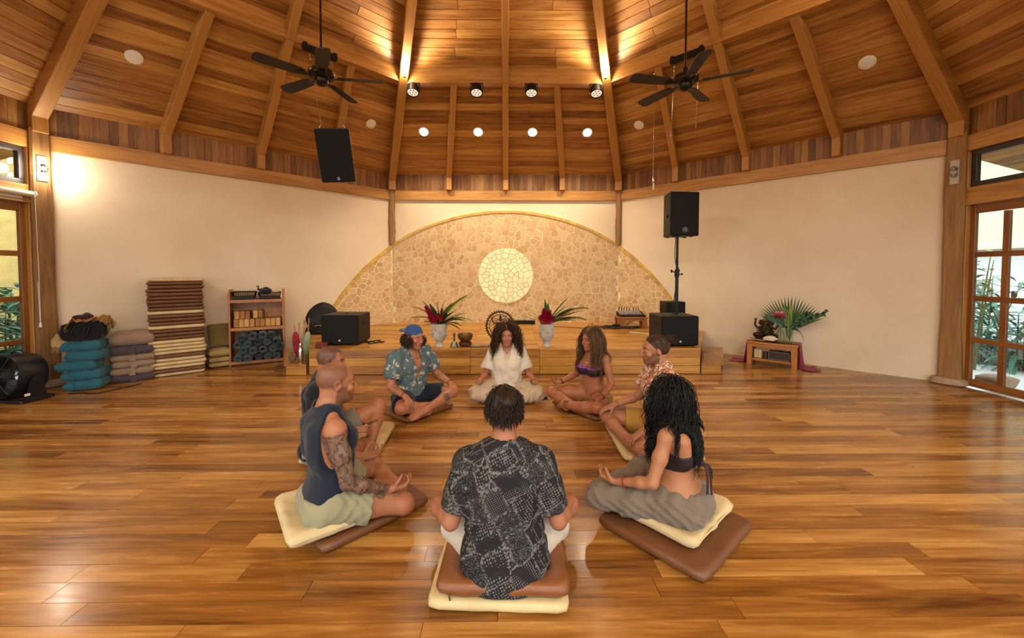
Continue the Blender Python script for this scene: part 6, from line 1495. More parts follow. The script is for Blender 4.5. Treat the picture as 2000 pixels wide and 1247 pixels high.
    def build(s, hairfn=None, tattoo=None, beard=0., scalp=None, brow='#2a1a10', hairc='#2b1d14', lips=.5, eyes=False, post=None, nails=None):
        c = s.hc; r = np.array([.115, .135, .15]); fine = (c-r, c+r, s.hstep); P, F = Field(s.body_items(), s.step, fine, post=post).mesh()
        n = len(P); col = np.tile(s.skin, (n, 1)); q = s.headlocal(P); x, y, z = q.T; ax_ = np.abs(x); hd = (np.abs(z) < .14) & (np.abs(x) < .1) & (np.abs(y) < .13)
        def blend(m, c_, a): 
            a = np.clip(m, 0, 1)*a; col[:] = col*(1-a[:, None])+np.array(c_)*a[:, None]
        sm = lambda v, a, b: np.clip((v-a)/(b-a), 0, 1)
        red = s.skin*np.array([1.05, .72, .66]); f = hd & (y > .03)
        blend(np.exp(-((ax_-.042)**2/.0005+(z+.03)**2/.0006))*f, red, .45); blend(np.exp(-(x**2/.0003+(z+.03)**2/.0004))*(f & (y > .095)), red, .45); blend((hd & (ax_ > .073)), red, .4)
        for g in (1, -1): blend(((np.linalg.norm(P-(s.knee[g]), axis=1)) < .07), red, .25)
        lipm = np.exp(-((z+.0645)/.0085)**4)*np.exp(-(x/.021)**6)*(f & (y > .088)); blend(lipm, s.skin*np.array([.86, .50, .47]) if not s.fem else s.skin*np.array([.90, .42, .42]), .75*(.6+lips)); blend(np.exp(-((z+.0645)/.0016)**2)*np.exp(-(x/.018)**6)*(f & (y > .088)), s.skin*.25, .8)
        hc = np.array(srgb(hairc)); bc = np.array(srgb(brow)); zb = .0265+.004*np.sin(np.clip(ax_-.012, 0, .04)*60)
        blend(np.exp(-((z-zb)/.0052)**4)*sm(ax_, .010, .015)*(1-sm(ax_, .046, .054))*(f & (y > .06)), bc, .85)
        if not eyes: zl = -.0035+6*(ax_-.031)**2; blend(np.exp(-((z-zl)/.0022)**2)*sm(ax_, .014, .018)*(1-sm(ax_, .045, .048))*(f & (y > .07)), s.skin*.16, .85)
        else:
            e = np.sqrt(((ax_-.031)/.0145)**2+((z-.003)/.0058)**2); m = (1-sm(e, .85, 1.1))*(f & (y > .07)); blend(m, (.40, .36, .33), .95); blend((1-sm(np.hypot(ax_-.032, z-.0035), .0045, .006))*m, (.045, .025, .015), 1.); blend(np.exp(-((e-1.05)/.16)**2)*(z > .0)*(f & (y > .07)), s.skin*.14, .9)
        if beard: 
            k = hd & (y > -.012)
            m = sm(-z, .030, .050)*(1-sm(-z, .118, .135))*k; jaw = sm(ax_, .030, .045)*sm(-z, .005, .02)*(y < .05)*(y > -.012); mus = np.exp(-((z+.049)/.0065)**2)*(ax_ < .032)*(y > .07); chin = (z < -.072)
            cheek = sm(.030+.55*np.clip(.075-y, 0, .1)-(-z)*.0, 0, 1); lim = -.052+.5*np.clip(.085-y, 0, .1); m = np.maximum.reduce([sm(lim-z, 0, .014)*k*(z > -.135), mus*k, jaw*k]); m = m*(1-lipm*.9)*(1-np.exp(-((z+.057)/.004)**2)*0)
            rs = np.random.RandomState(3); m = m*(.78+.3*rs.rand(n)); blend(m, hc, beard)
        if scalp is not None: blend(scalp(x, y, z)*hd, hc, .92)
        tat = np.zeros(n)
        if tattoo is not None: tat = tattoo(P)
        me = np_mesh('body', P, F, col, {'tat': tat}, relax=1); b = put('body', me, M_SKIN, s.o); return b
    def garment(s, name, items, mat, post=None, step=None, relax=2):
        P, F = Field(items, step or s.step*.95, None, pad=.025, post=post).mesh(); return put(name, np_mesh(name, P, F, relax=relax), mat, s.o)
def grow(items, g, dk=0.): return [(o, Grow(p, g), k+dk) for o, p, k in items if o == '+']
def folds(amp, freq=26., seed=0, dirs=4):
    """cloth creases: crossing families of soft ridges that come and go in patches"""
    rs = np.random.RandomState(seed); V = rs.randn(dirs, 3); V /= np.linalg.norm(V, axis=1)[:, None]; W = rs.randn(dirs, 3); U_ = rs.randn(dirs, 3); ph = rs.rand(dirs, 4)*6
    def f(X, Y, Z):
        v = 0
        for k in range(dirs):
            a_ = X*V[k, 0]+Y*V[k, 1]+Z*V[k, 2]; b = X*W[k, 0]+Y*W[k, 1]+Z*W[k, 2]; c = X*U_[k, 0]+Y*U_[k, 1]+Z*U_[k, 2]
            q = np.sin(a_*freq*(.7+.3*k)+2.6*np.sin(b*13+ph[k, 0])+1.4*np.sin(c*29+ph[k, 3])+ph[k, 1])
            m = np.clip(.25+.9*np.sin(b*9+2*np.sin(c*12)+ph[k, 2]), 0, 1); v = v-q*np.abs(q)**.3*m
        return v*amp*.5
    return f

# ---- hair helpers
def hair_mat(name, c1, c2, rough=.42):
    t = NT(name); rn = t.attr('rn').outputs['Fac']; nz = t.noise(t.mapv(t.attr('gc').outputs['Vector'], (3, 60, 60)), 4., 3.)
    t.p(Base_Color=t.mix(t.mr(nz.outputs[0], .3, .7), t.ramp(rn, [(0, srgb(c1)), (1, srgb(c2))]), srgb(c1)), Roughness=rough+.06, Specular_IOR_Level=.28); return t.m
def strands(p, name, roots, path_fn, mat, r=.0035, n=12, sides=4, seed=0):
    """locks of hair: roots in head-local units, path_fn(root, rng) -> polyline in person space"""
    rs = np.random.RandomState(seed); m_ = MB()
    for q in roots:
        P = path_fn(np.asarray(q), rs); rr = r*rs.uniform(.7, 1.3); k = len(P); tp = np.interp(np.linspace(0, 1, k), [0, .12, .75, 1], [.6, 1, .9, .12])*rr; m_.tube(P, tp, sides, cap=False, rn=rs.rand())
    return put(name, m_, mat, p.o, smooth=180)
def scalp_points(n, seed, test):
    rs = np.random.RandomState(seed); out = []
    while len(out) < n:
        v = unit(rs.randn(3)); q = np.array([0, -.014, .036])+v*np.array([.079, .098, .088])
        if test(q): out.append(q)
    return out
def cap_hair(p, name, mat, keep, grow_=.012, noise=.004, freq=90., seed=0, step=.0045):
    """hair volume: a shell round the skull kept where keep(x,y,z) > 0 (head-local), with a tufted surface"""
    fz = folds(noise, freq, seed, 4); Q = p.hs
    it = [('+', Ell(p.H((0, -.016, .036)), np.array([.077, .098, .089])*Q+grow_, p.Rh), .01)]
    def post(Dd, X, Y, Z):
        v = [X-p.hc[0], Y-p.hc[1], Z-p.hc[2]]; x, y, z = [(v[0]*p.Rh[0, i]+v[1]*p.Rh[1, i]+v[2]*p.Rh[2, i])/Q for i in range(3)]
        jg = .007*np.sin(x*260+2*np.sin(z*150))*np.sin(z*170+y*210)+.004*np.sin(x*510+y*330); return np.maximum(Dd+fz(X, Y, Z), -(keep(x, y, z)+jg)*Q)
    P, F = Field(it, step, None, post=post).mesh(); me = np_mesh(name, P, F, relax=1); m = len(P)
    a = me.attributes.new('gc', 'FLOAT_VECTOR', 'POINT'); a.data.foreach_set('vector', (P[:, [2, 0, 1]]).astype(np.float32).ravel()); a = me.attributes.new('rn', 'FLOAT', 'POINT'); a.data.foreach_set('value', np.full(m, .35, np.float32)); return put(name, me, mat, p.o)

# ---- clothing builders
def plane_cut(p, z0, up=1):
    """keep the part of a garment above (up=1) or below (up=-1) height z0 of the leaning torso"""
    n = p.Rt[:, 2]*-up; a = p.T((0, 0, z0)); return lambda X, Y, Z: (X-a[0])*n[0]+(Y-a[1])*n[1]+(Z-a[2])*n[2]
def top(p, name, mat, hem=.02, sleeve=.6, g=.014, neck_r=.07, neck_y=.0, fold=.004, freq=24., seed=0, extra=(), holes=(), armg=.008, vneck=None, tail=None):
    L = grow(p.it['torso'], g)+list(extra)
    for q in (1, -1):
        if sleeve:
            sh, e = p.shoulder[q], p.elbow[q]; L += [(o, Cut(pr, (sh+(e-sh)*sleeve, e-sh)), k) for o, pr, k in grow(p.it['upper'][q], g+armg)]
    cuts = [plane_cut(p, hem)]; fz = folds(fold*.85, freq*3.0, seed)
    nk = Cap(p.T((0, -.014+neck_y, .535)), p.T((0, .004+neck_y, .80)), neck_r*p.S*.97, (neck_r+.012)*p.S); hs = [nk]+list(holes)
    def post(Dd, X, Y, Z):
        Dd = Dd+fz(X, Y, Z)
        for c in cuts: Dd = np.maximum(Dd, c(X, Y, Z))
        for h in hs: Dd = np.maximum(Dd, -h.d(X, Y, Z))
        return Dd
    return p.garment(name, L, mat, post, relax=3)
def bottoms(p, name, mat, frac=.8, shin=0., g=.016, waist=.17, fold=.004, freq=22., seed=0, full=(1, -1), flare=.012):
    L = [(o, pr, k) for o, pr, k in grow([p.it['torso'][0]]+[q for q in p.it['torso'] if isinstance(q[1], Ell) and q[1].c[2] < .15*p.S], g)]
    fz = folds(fold*.85, freq*2.8, seed)
    L = [(o, Cut(pr, (p.T((0, 0, waist)), p.Rt[:, 2])), k) for o, pr, k in L]
    for q in full:
        h, k_, a = p.hip[q], p.knee[q], p.ankle[q]
        if shin: L += grow(p.it['thigh'][q], g); L += [(o, Cut(pr, (k_+(a-k_)*shin, a-k_)), k) for o, pr, k in grow(p.it['shin'][q], g*.9)]
        else:
            m = h+(k_-h)*frac; c = Cap(h, m+(k_-h)*.1, .098*p.S+g, .070*p.S+g+flare); L += [('+', Cut(c, (m, k_-h)), .03)]
    return p.garment(name, L, mat, lambda Dd, X, Y, Z: Dd+fz(X, Y, Z))
def band(p, name, c, axis_, r, mat, rr=.004, n=24, flat=1.):
    F = frame(axis_); m_ = MB(); m_.tube([np.asarray(c)+F[:, 0]*math.cos(a_)*r+F[:, 1]*math.sin(a_)*r*flat for a_ in np.linspace(0, 2*PI, n+1)[:-1]], rr, 6, closed=True); return put(name, m_, mat, p.o, smooth=180)
def wrist_band(p, g, name, mat, rr=.004, back=.02):
    w, e = p.wrist[g], p.elbow[g]; d = unit(w-e); return band(p, name, w-d*back, d, (.029 if not p.fem else .025)*p.S+.002, mat, rr)
def long_hair(p, name, roots, L, mat, curl=(.008, 60.), steps=22, r=.004, seed=0, bias=(0, 0, 0), stiff=.72, out=.35, margin=.012, extra=(), sides=3, part=0., lift=.022):
    """locks grown from scalp roots, falling and sliding over head and body"""
    rs = np.random.RandomState(seed); R0 = np.array(roots); n = len(R0); nl = (R0-np.array([0, -.014, .03])); nl /= np.linalg.norm(nl, axis=1)[:, None]
    pos = p.hc+(R0*p.hs) @ p.Rh.T; nrm = nl @ p.Rh.T; vel = nrm*out+np.array(bias)+rs.randn(n, 3)*.10+np.stack([np.sign(R0[:, 0])*part*np.clip((R0[:, 1]+.03)/.06, 0, 1), -.3*part*np.clip((R0[:, 1]+.03)/.06, 0, 1), R0[:, 0]*0], 1) @ p.Rh.T; Ls = L*rs.uniform(.75, 1.08, n) if np.isscalar(L) else np.asarray(L)*rs.uniform(.85, 1.08, n)
    cols = [Ell(p.H((0, -.01, .02)), np.array([.080, .100, .105])*p.hs, p.Rh), p.torso]+[i[1] for i in p.it['torso'][1:]]+[i[1] for i in p.it['neck']]+[i[1] for g in (1, -1) for i in p.it['upper'][g]]+list(extra)
    mg = margin+rs.rand(n)*lift
    def dist(P): return np.min([c.d(P[:, 0], P[:, 1], P[:, 2]) for c in cols], 0)
    path = [pos.copy()]; st = Ls/steps
    for k in range(steps):
        vel = vel/np.linalg.norm(vel, axis=1)[:, None]; vel = vel*stiff+np.array([0, 0, -1.])*(1-stiff)+rs.randn(n, 3)*.035; vel /= np.linalg.norm(vel, axis=1)[:, None]
        pos = pos+vel*st[:, None]; d0 = dist(pos); bad = d0 < mg
        if bad.any():
            e = .004; G = np.stack([dist(pos+np.eye(3)[i]*e)-d0 for i in range(3)], 1); G /= np.linalg.norm(G, axis=1)[:, None]+1e-9
            pos = np.where(bad[:, None], pos+G*np.clip(mg-d0, 0, .03)[:, None], pos)
        path.append(pos.copy())
    path = np.array(path); m_ = MB()
    for i in range(n):
        P = path[:, i]; s_ = np.linspace(0, 1, len(P)); ph = rs.rand()*6; t_ = np.concatenate([[0], np.cumsum(np.linalg.norm(np.diff(P, axis=0), axis=1))]); T_ = np.gradient(P, axis=0); x = np.cross(T_, [.3, .9, .1]); x /= np.linalg.norm(x, axis=1)[:, None]+1e-9; y = np.cross(T_, x); y /= np.linalg.norm(y, axis=1)[:, None]+1e-9
        am = curl[0]*rs.uniform(.5, 1.3)*np.clip(s_*2.2, 0, 1); fq = curl[1]*rs.uniform(.8, 1.2); P = P+x*(am*np.cos(t_*fq+ph))[:, None]+y*(am*np.sin(t_*fq+ph))[:, None]
        m_.tube(P, np.interp(s_, [0, .1, .7, 1], [.6, 1, .85, .15])*r*rs.uniform(.6, 1.3), sides, cap=False, rn=rs.rand())
    return put(name, m_, mat, p.o, smooth=180)
UP = (0, 0, 1); DN = (0, 0, -1)
MUDRA = [(.85, .95, .45), (.55, .65, .4), (.50, .60, .4), (.55, .5, .4)]; REST = (.30, .35, .25); DRAPE = (.25, .40, .35)

# ---- fabrics
def motif_mat(name, base, c1, c2, s1, s2, th1=.30, th2=.22, weave=350.):
    t = NT(name); ob = t.obj(); ds = t.noise(ob, 18., 2.); v = t.mix(.06, ob, ds.outputs['Color'])
    a = t.n('ShaderNodeTexVoronoi', {'Vector': v, 'Scale': s1}); b = t.n('ShaderNodeTexVoronoi', {'Vector': t.mapv(v, (1, 1, 1), (.4, .2, .7)), 'Scale': s2})
    rg = t.n('ShaderNodeTexVoronoi', {'Vector': v, 'Scale': s1*.55}, feature='DISTANCE_TO_EDGE'); col = t.mix(t.mr(b.outputs[0], th2, th2+.05, 1., 0.), srgb(base), srgb(c2))
    petal = t.noise(v, s1*3.2, 2.); col = t.mix(t.math('MULTIPLY', t.mr(a.outputs[0], th1, th1+.05, 1., 0.), t.mr(petal.outputs[0], .42, .5)), col, srgb(c1))
    t.p(Base_Color=col, Roughness=.85, Specular_IOR_Level=.2); t.bump(t.noise(ob, weave, 2.).outputs[0], .2, .003); return t.m
def patchwork_mat():
    t = NT('dark patchwork bandana print'); ob = t.obj(); v = t.mapv(ob, (1, .35, 1), (0, math.radians(27), 0))
    cell = t.n('ShaderNodeTexVoronoi', {'Vector': v, 'Scale': 9., 'Randomness': .55}, distance='CHEBYCHEV'); edge = t.n('ShaderNodeTexVoronoi', {'Vector': v, 'Scale': 9., 'Randomness': .55}, distance='CHEBYCHEV', feature='F2')
    rnd = t.n('ShaderNodeSeparateColor', {'Color': cell.outputs['Color']}).outputs[0]; dk, lt = srgb('#1d1b1e'), srgb('#7d7976')
    def dots(sc, rad, rot, rand=.0): d = t.n('ShaderNodeTexVoronoi', {'Vector': t.mapv(ob, (1, .3, 1), (0, rot, 0)), 'Scale': sc, 'Randomness': rand}); return t.mr(d.outputs[0], rad, rad+.10, 1., 0.)
    d1, d2, d3 = dots(112., .24, .47), dots(88., .27, .47, .3), dots(175., .24, .2, .9); nz = t.noise(ob, 190., 3.); fine = t.mr(nz.outputs[0], .52, .60, 0., .6)
    w1, w2, w3 = t.mr(rnd, .24, .26), t.mr(rnd, .49, .51), t.mr(rnd, .74, .76)
    f = t.n('ShaderNodeMix', {0: w1, 2: d1, 3: d2}).outputs[0]; f = t.n('ShaderNodeMix', {0: w2, 2: f, 3: d3}).outputs[0]; f = t.n('ShaderNodeMix', {0: w3, 2: f, 3: fine}).outputs[0]
    lw = t.math('SUBTRACT', edge.outputs[0], cell.outputs[0]); line = t.math('MULTIPLY', t.mr(lw, .03, .06, 1., 0.), t.mr(t.noise(ob, 120., 2.).outputs[0], .45, .55))
    med = t.n('ShaderNodeTexVoronoi', {'Vector': v, 'Scale': 13., 'Randomness': .9}); rg = t.mr(t.math('ABSOLUTE', t.math('SUBTRACT', t.math('FRACT', t.math('MULTIPLY', med.outputs[0], 6.5)), .5)), .12, .2, 1., 0.); rg = t.math('MULTIPLY', rg, t.mr(med.outputs[0], .20, .23, 1., 0.))
    f = t.math('MAXIMUM', t.math('MAXIMUM', f, line), rg); t.p(Base_Color=t.mix(t.math('MULTIPLY', f, .70), dk, lt), Roughness=.8, Specular_IOR_Level=.25); t.bump(t.noise(ob, 320., 2.).outputs[0], .2, .003); return t.m
M_SHIRT1 = patchwork_mat(); M_WSHORT = fabric('off white linen', '#c4b8a8', sc=220.); M_NAVY = fabric('navy jersey', '#1c2230', sc=380.); M_TEEBLK = fabric('black jersey', '#12131a', sc=380.)
M_KHAKIS = fabric('sage seersucker', '#8e8a6c', sc=140., bump=.6); M_HAWAII = motif_mat('slate botanical print', '#55656a', '#b9b5a0', '#7f8a8a', 15., 23.); M_NAVYSH = fabric('navy shorts cotton', '#161b2b'); M_DENIM = fabric('washed denim cap', '#2f4a78', sc=260., var=.25)
M_CREAMB = fabric('cream gauze', '#cfc3b0', sc=260.); M_CREAMP = fabric('cream linen trousers', '#b9a48c', sc=240.); M_BIKB = plain('black swim fabric', '#121014', .6); M_BIKP = plain('violet swim trim', '#8a3fa0', .55); M_TANSH = fabric('tan suede wrap', '#8a6238')
M_FLORAL = motif_mat('rust floral print', '#9c5c40', '#e0d4c4', '#cfae90', 40., 55., .42, .36); M_MUST = fabric('mustard cotton', '#a27a36'); M_PGREY = fabric('grey pattern shorts', '#7f776b'); M_TAUPEP = fabric('crinkled taupe gauze', '#75685a', sc=130., bump=.7)
H_BROWN = hair_mat('dark brown hair', '#1c120b', '#3a2617'); H_WAVY = hair_mat('brown wavy hair', '#2b1a0f', '#5a3a20'); H_CURL = hair_mat('auburn brown curls', '#2a170d', '#63401f'); H_LIGHT = hair_mat('light brown hair', '#4a3320', '#86643d'); H_BLACK = hair_mat('black curly hair', '#090707', '#1a1411', .48)
M_THREADR = plain('red thread', '#8a1f2c', .7); M_LEATHB = plain('dark leather cord', '#1d1512', .6); M_GOLDB = plain('gold bead', '#b08a3c', .3, metal=.9); M_TANCORD = plain('tan suede cord', '#8a5c34', .8)
ss = lambda v, a, b: np.clip((v-a)/(b-a), 0, 1)

def cross_legs(kx=.34, ky=.30, kz=.06, az=.03, ay=.34, ax=.06, d2=.05):
    return {1: dict(k=(kx, ky, kz), a=(-ax, ay, az), f=(-1, -.25, -.05), s=(-.1, -.5, -.8)), -1: dict(k=(-kx, ky, kz), a=(ax, ay+d2, az), f=(1, -.25, -.05), s=(.1, -.5, -.8))}

# ================================================================ seats under the people
mat_thing('floor_mat', 'cream mat under the man in the patterned shirt', (-.025, 1.89, .002), -.05, (.60, .60, .055), M_MATC, seed=1, piping=M_MATC)
c1 = thing('seat_cushion', 'brown leather cushion under the man in the patterned shirt', 'cushion', (-.01, 1.80, .058), -.03)
put('pad', soft_box((.57, .42, .082), .4, rnd=.45, seed=2, wr=.003, sag=lambda x, y: .045*np.exp(-(x/.21)**4-((y-.03)/.17)**4)), M_CUSHB, c1, smooth=180); sew(c1, (.565, .395), .045, M_CUSHB, .004, rnd=.55)
m_ = MB(); m_.tube([(-.22, -.185, .035), (-.225, -.20, .02), (-.222, -.202, .0)], .004, 6); put('zip_pull', m_, M_ZIP, c1)
mat_thing('floor_mat', 'brown mat under the man in the navy tank top', (-.905, 2.36, .002), math.radians(45), (.64, .60, .06), M_MATB, seed=3, piping=M_MATB)
c2 = thing('seat_cushion', 'cream cotton cushion under the man in the navy tank top', 'cushion', (-1.06, 2.16, .062), math.radians(37))
put('pad', soft_box((.34, .50, .10), .45, rnd=.25, seed=4, wr=.003, sag=lambda x, y: .05*np.exp(-((x-.03)/.16)**4-(y/.2)**4)), M_CUSHC, c2, smooth=180); sew(c2, (.338, .498), .05, M_CUSHC, .005, rnd=.25)
mat_thing('floor_mat', 'cream mat under the man in the black tee', (-1.28, 3.24, .002), math.radians(3), (.56, .72, .055), M_MATC, seed=5, piping=M_MATC)
mat_thing('floor_mat', 'brown mat under the man with the blue cap', (-.93, 4.03, .002), math.radians(51), (.60, .50, .055), M_MATB, seed=6, piping=M_MATB)
mat_thing('floor_mat', 'brown mat under the woman in the bikini top', (.86, 4.07, .002), math.radians(-55), (.64, .50, .055), M_MATB, seed=7, piping=M_MATB)
mat_thing('floor_mat', 'cream mat under the man in the floral shirt', (1.19, 3.23, .002), math.radians(-2), (.62, .70, .055), M_MATC, seed=8, piping=M_MATC)
mat_thing('floor_mat', 'brown mat under the woman with long black hair', (.93, 2.14, .002), math.radians(40.5), (.62, .60, .065), M_MATB, seed=9, piping=M_MATB)
c8 = thing('seat_cushion', 'cream cotton cushion under the woman with long black hair', 'cushion', (.975, 2.14, .067), math.radians(41))
put('pad', soft_box((.52, .36, .09), .45, rnd=.3, seed=10, wr=.004, sag=lambda x, y: .05*np.exp(-((x+.03)/.2)**4-(y/.17)**4)), M_CUSHC, c8, smooth=180); sew(c8, (.518, .358), .045, M_CUSHC, .005, rnd=.3)

# ================================================================ the eight people
def person1():
    p = Person('man in a dark patchwork shirt seated with his back to the viewer', (-.012, 1.775, .062), (0, 1), S=.92, lean=.06, head=(0, .14, 0), broad=.95, neckz=.108, skin='#9e6849', step=.0068, hstep=.0042,
        arms={1: ((.245, -.02, .235), (.315, .125, .245), dict(d=(.05, .95, -.16), n=(0, -.15, -1), curl=DRAPE)), -1: ((-.242, -.02, .235), (-.315, .125, .245), dict(d=(-.05, .95, -.16), n=(0, -.15, -1), curl=DRAPE))}, legs=cross_legs(.335, .285, .125, .02, .36, .05))
    p.build(hairc='#24160d')
    for g in (1, -1): pass
    top(p, 'shirt', M_SHIRT1, hem=-.005, sleeve=.80, g=.018, neck_r=.066, fold=.008, freq=21., seed=2, armg=.006, extra=[('+', Loft([(-.02, .17, .155, -.03, 0), (.05, .195, .165, -.03, 0), (.14, .185, .145, -.015, 0), (.25, .165, .125, -.004, 0), (.4, .170, .120, -.01, 0)], (0, 0, 0), p.Rt, 2.4), .04), ('+', Cut(Cap(p.T((0, -.035, .575)), p.T((0, -.012, .63)), .074, .066), (p.T((0, -.018, .635)), p.T((0, .25, 1)))), .012)])
    bottoms(p, 'shorts', M_WSHORT, .66, g=.016, waist=.06, fold=.005, seed=3)
    cap_hair(p, 'hair', H_BROWN, lambda x, y, z: z-(-.060+1.05*np.clip(y+.06, 0, 1)+.35*np.clip(np.abs(x)-.045, 0, 1)), .010, .006, 110., 1, .0036)
    R = scalp_points(1500, 4, lambda q: q[2] > -.030+1.1*max(0, q[1]+.06))
    R = [q for q in R if not (np.hypot(q[0]-.004, q[1]+.055) < .035 and q[2] > .06 and random.random() < .55)]
    long_hair(p, 'hair_locks', R, .034, H_BROWN, (.002, 60.), 6, .0019, 3, bias=(0, -.1, 0), stiff=.70, out=.10, margin=.010, lift=.006)
def person2():
    p = Person('bald bearded man in a navy tank top with a tattooed arm', (-.975, 2.15, .115), (.80, .60), S=.94, lean=.02, head=(.02, .06, 0), broad=1.0, skin='#a26c4d', step=.0078, hstep=.0036,
        arms={1: ((.205, .04, .225), (.185, .265, .105), dict(d=(.02, .97, .0), n=(-.25, -.1, 1), curl=MUDRA, thumb=(.9, .25))), -1: ((-.25, .03, .235), (-.235, .245, .135), dict(d=(.15, .97, -.02), n=(.15, 0, 1), curl=MUDRA, thumb=(.9, .25)))},
        legs={1: dict(k=(.195, .345, .0), a=(-.12, .30, -.01), f=(-1, -.2, -.05), s=(-.1, -.5, -.8)), -1: dict(k=(-.30, .33, .03), a=(.02, .40, -.015), f=(1, -.2, -.05), s=(.1, -.5, -.8))})
    sh, e, w_ = p.shoulder[1], p.elbow[1], p.wrist[1]
    def tat(P):
        def seg(a, b): h = np.clip(((P-a) @ (b-a))/((b-a) @ (b-a)), 0, 1); return np.linalg.norm(P-a-h[:, None]*(b-a), axis=1), h
        d1, h1 = seg(sh, e); d2, h2 = seg(e, w_); m = ((d1 < .075) & (h1 > .03) & (P[:, 0] > sh[0]-.05)) | ((d2 < .050) & (h2 < .93) & (h2 > 0)); return m*.9
    p.build(tattoo=tat, beard=.62, hairc='#2c1d12', scalp=lambda x, y, z: .62*ss(z-(-.03+.9*np.clip(y+.03, 0, 1)), 0, .02)*(1-ss(y, .035, .055))*(1-.75*ss(z, .098, .115)*ss(y, -.05, .0)))
    h = [Cap(p.T((g*.215, -.005, .60)), p.T((g*.225, -.03, .345)), .090, .085) for g in (1, -1)]+[Cap(p.T((0, .15, .49)), p.T((0, .05, .62)), .07, .075)]
    top(p, 'tank_top', M_NAVY, hem=.03, sleeve=0, g=.016, neck_r=.080, fold=.005, freq=22., seed=5, holes=h)
    bottoms(p, 'shorts', M_KHAKIS, .50, g=.022, waist=.13, fold=.009, freq=30., seed=6, flare=.02)
def person3():
    p = Person('man with cropped hair and beard in a black tee, one knee raised', (-1.385, 2.95, .066), (.97, .22), S=.93, lean=.05, head=(-.05, .10, 0), skin='#a16849', step=.0078, hstep=.0036,
        arms={1: ((.235, .05, .26), (.155, .245, .205), dict(d=(-.45, .85, -.10), n=(-.3, -.1, -1), curl=[(.1, .1, .1), (.6, .7, .5), (.7, .8, .5), (.8, .8, .5)])), -1: ((-.235, .06, .245), (-.10, .26, .19), dict(d=(.5, .8, -.1), n=(0, .1, 1), curl=REST))},
        legs={1: dict(k=(.29, .24, .115), a=(-.05, .29, .035), f=(-1, .2, -.05), s=(-.1, -.5, -.8)), -1: dict(k=(-.17, .385, .265), a=(.03, .34, .02), f=(.75, -.1, -.35), s=(0, -.2, -1))})
    p.build(beard=.92, hairc='#140d08', brow='#120b07', scalp=lambda x, y, z: .8*ss(z-(-.035+1.0*np.clip(y+.02, 0, 1)), 0, .018)*(1-ss(y-.02*np.cos(x*60), .060, .072)))
    top(p, 'tee_shirt', M_TEEBLK, hem=.01, sleeve=.78, g=.018, neck_r=.064, fold=.008, freq=20., seed=7, armg=.016)
    bottoms(p, 'shorts', M_PGREY, .62, g=.018, waist=.12, fold=.004, seed=8)
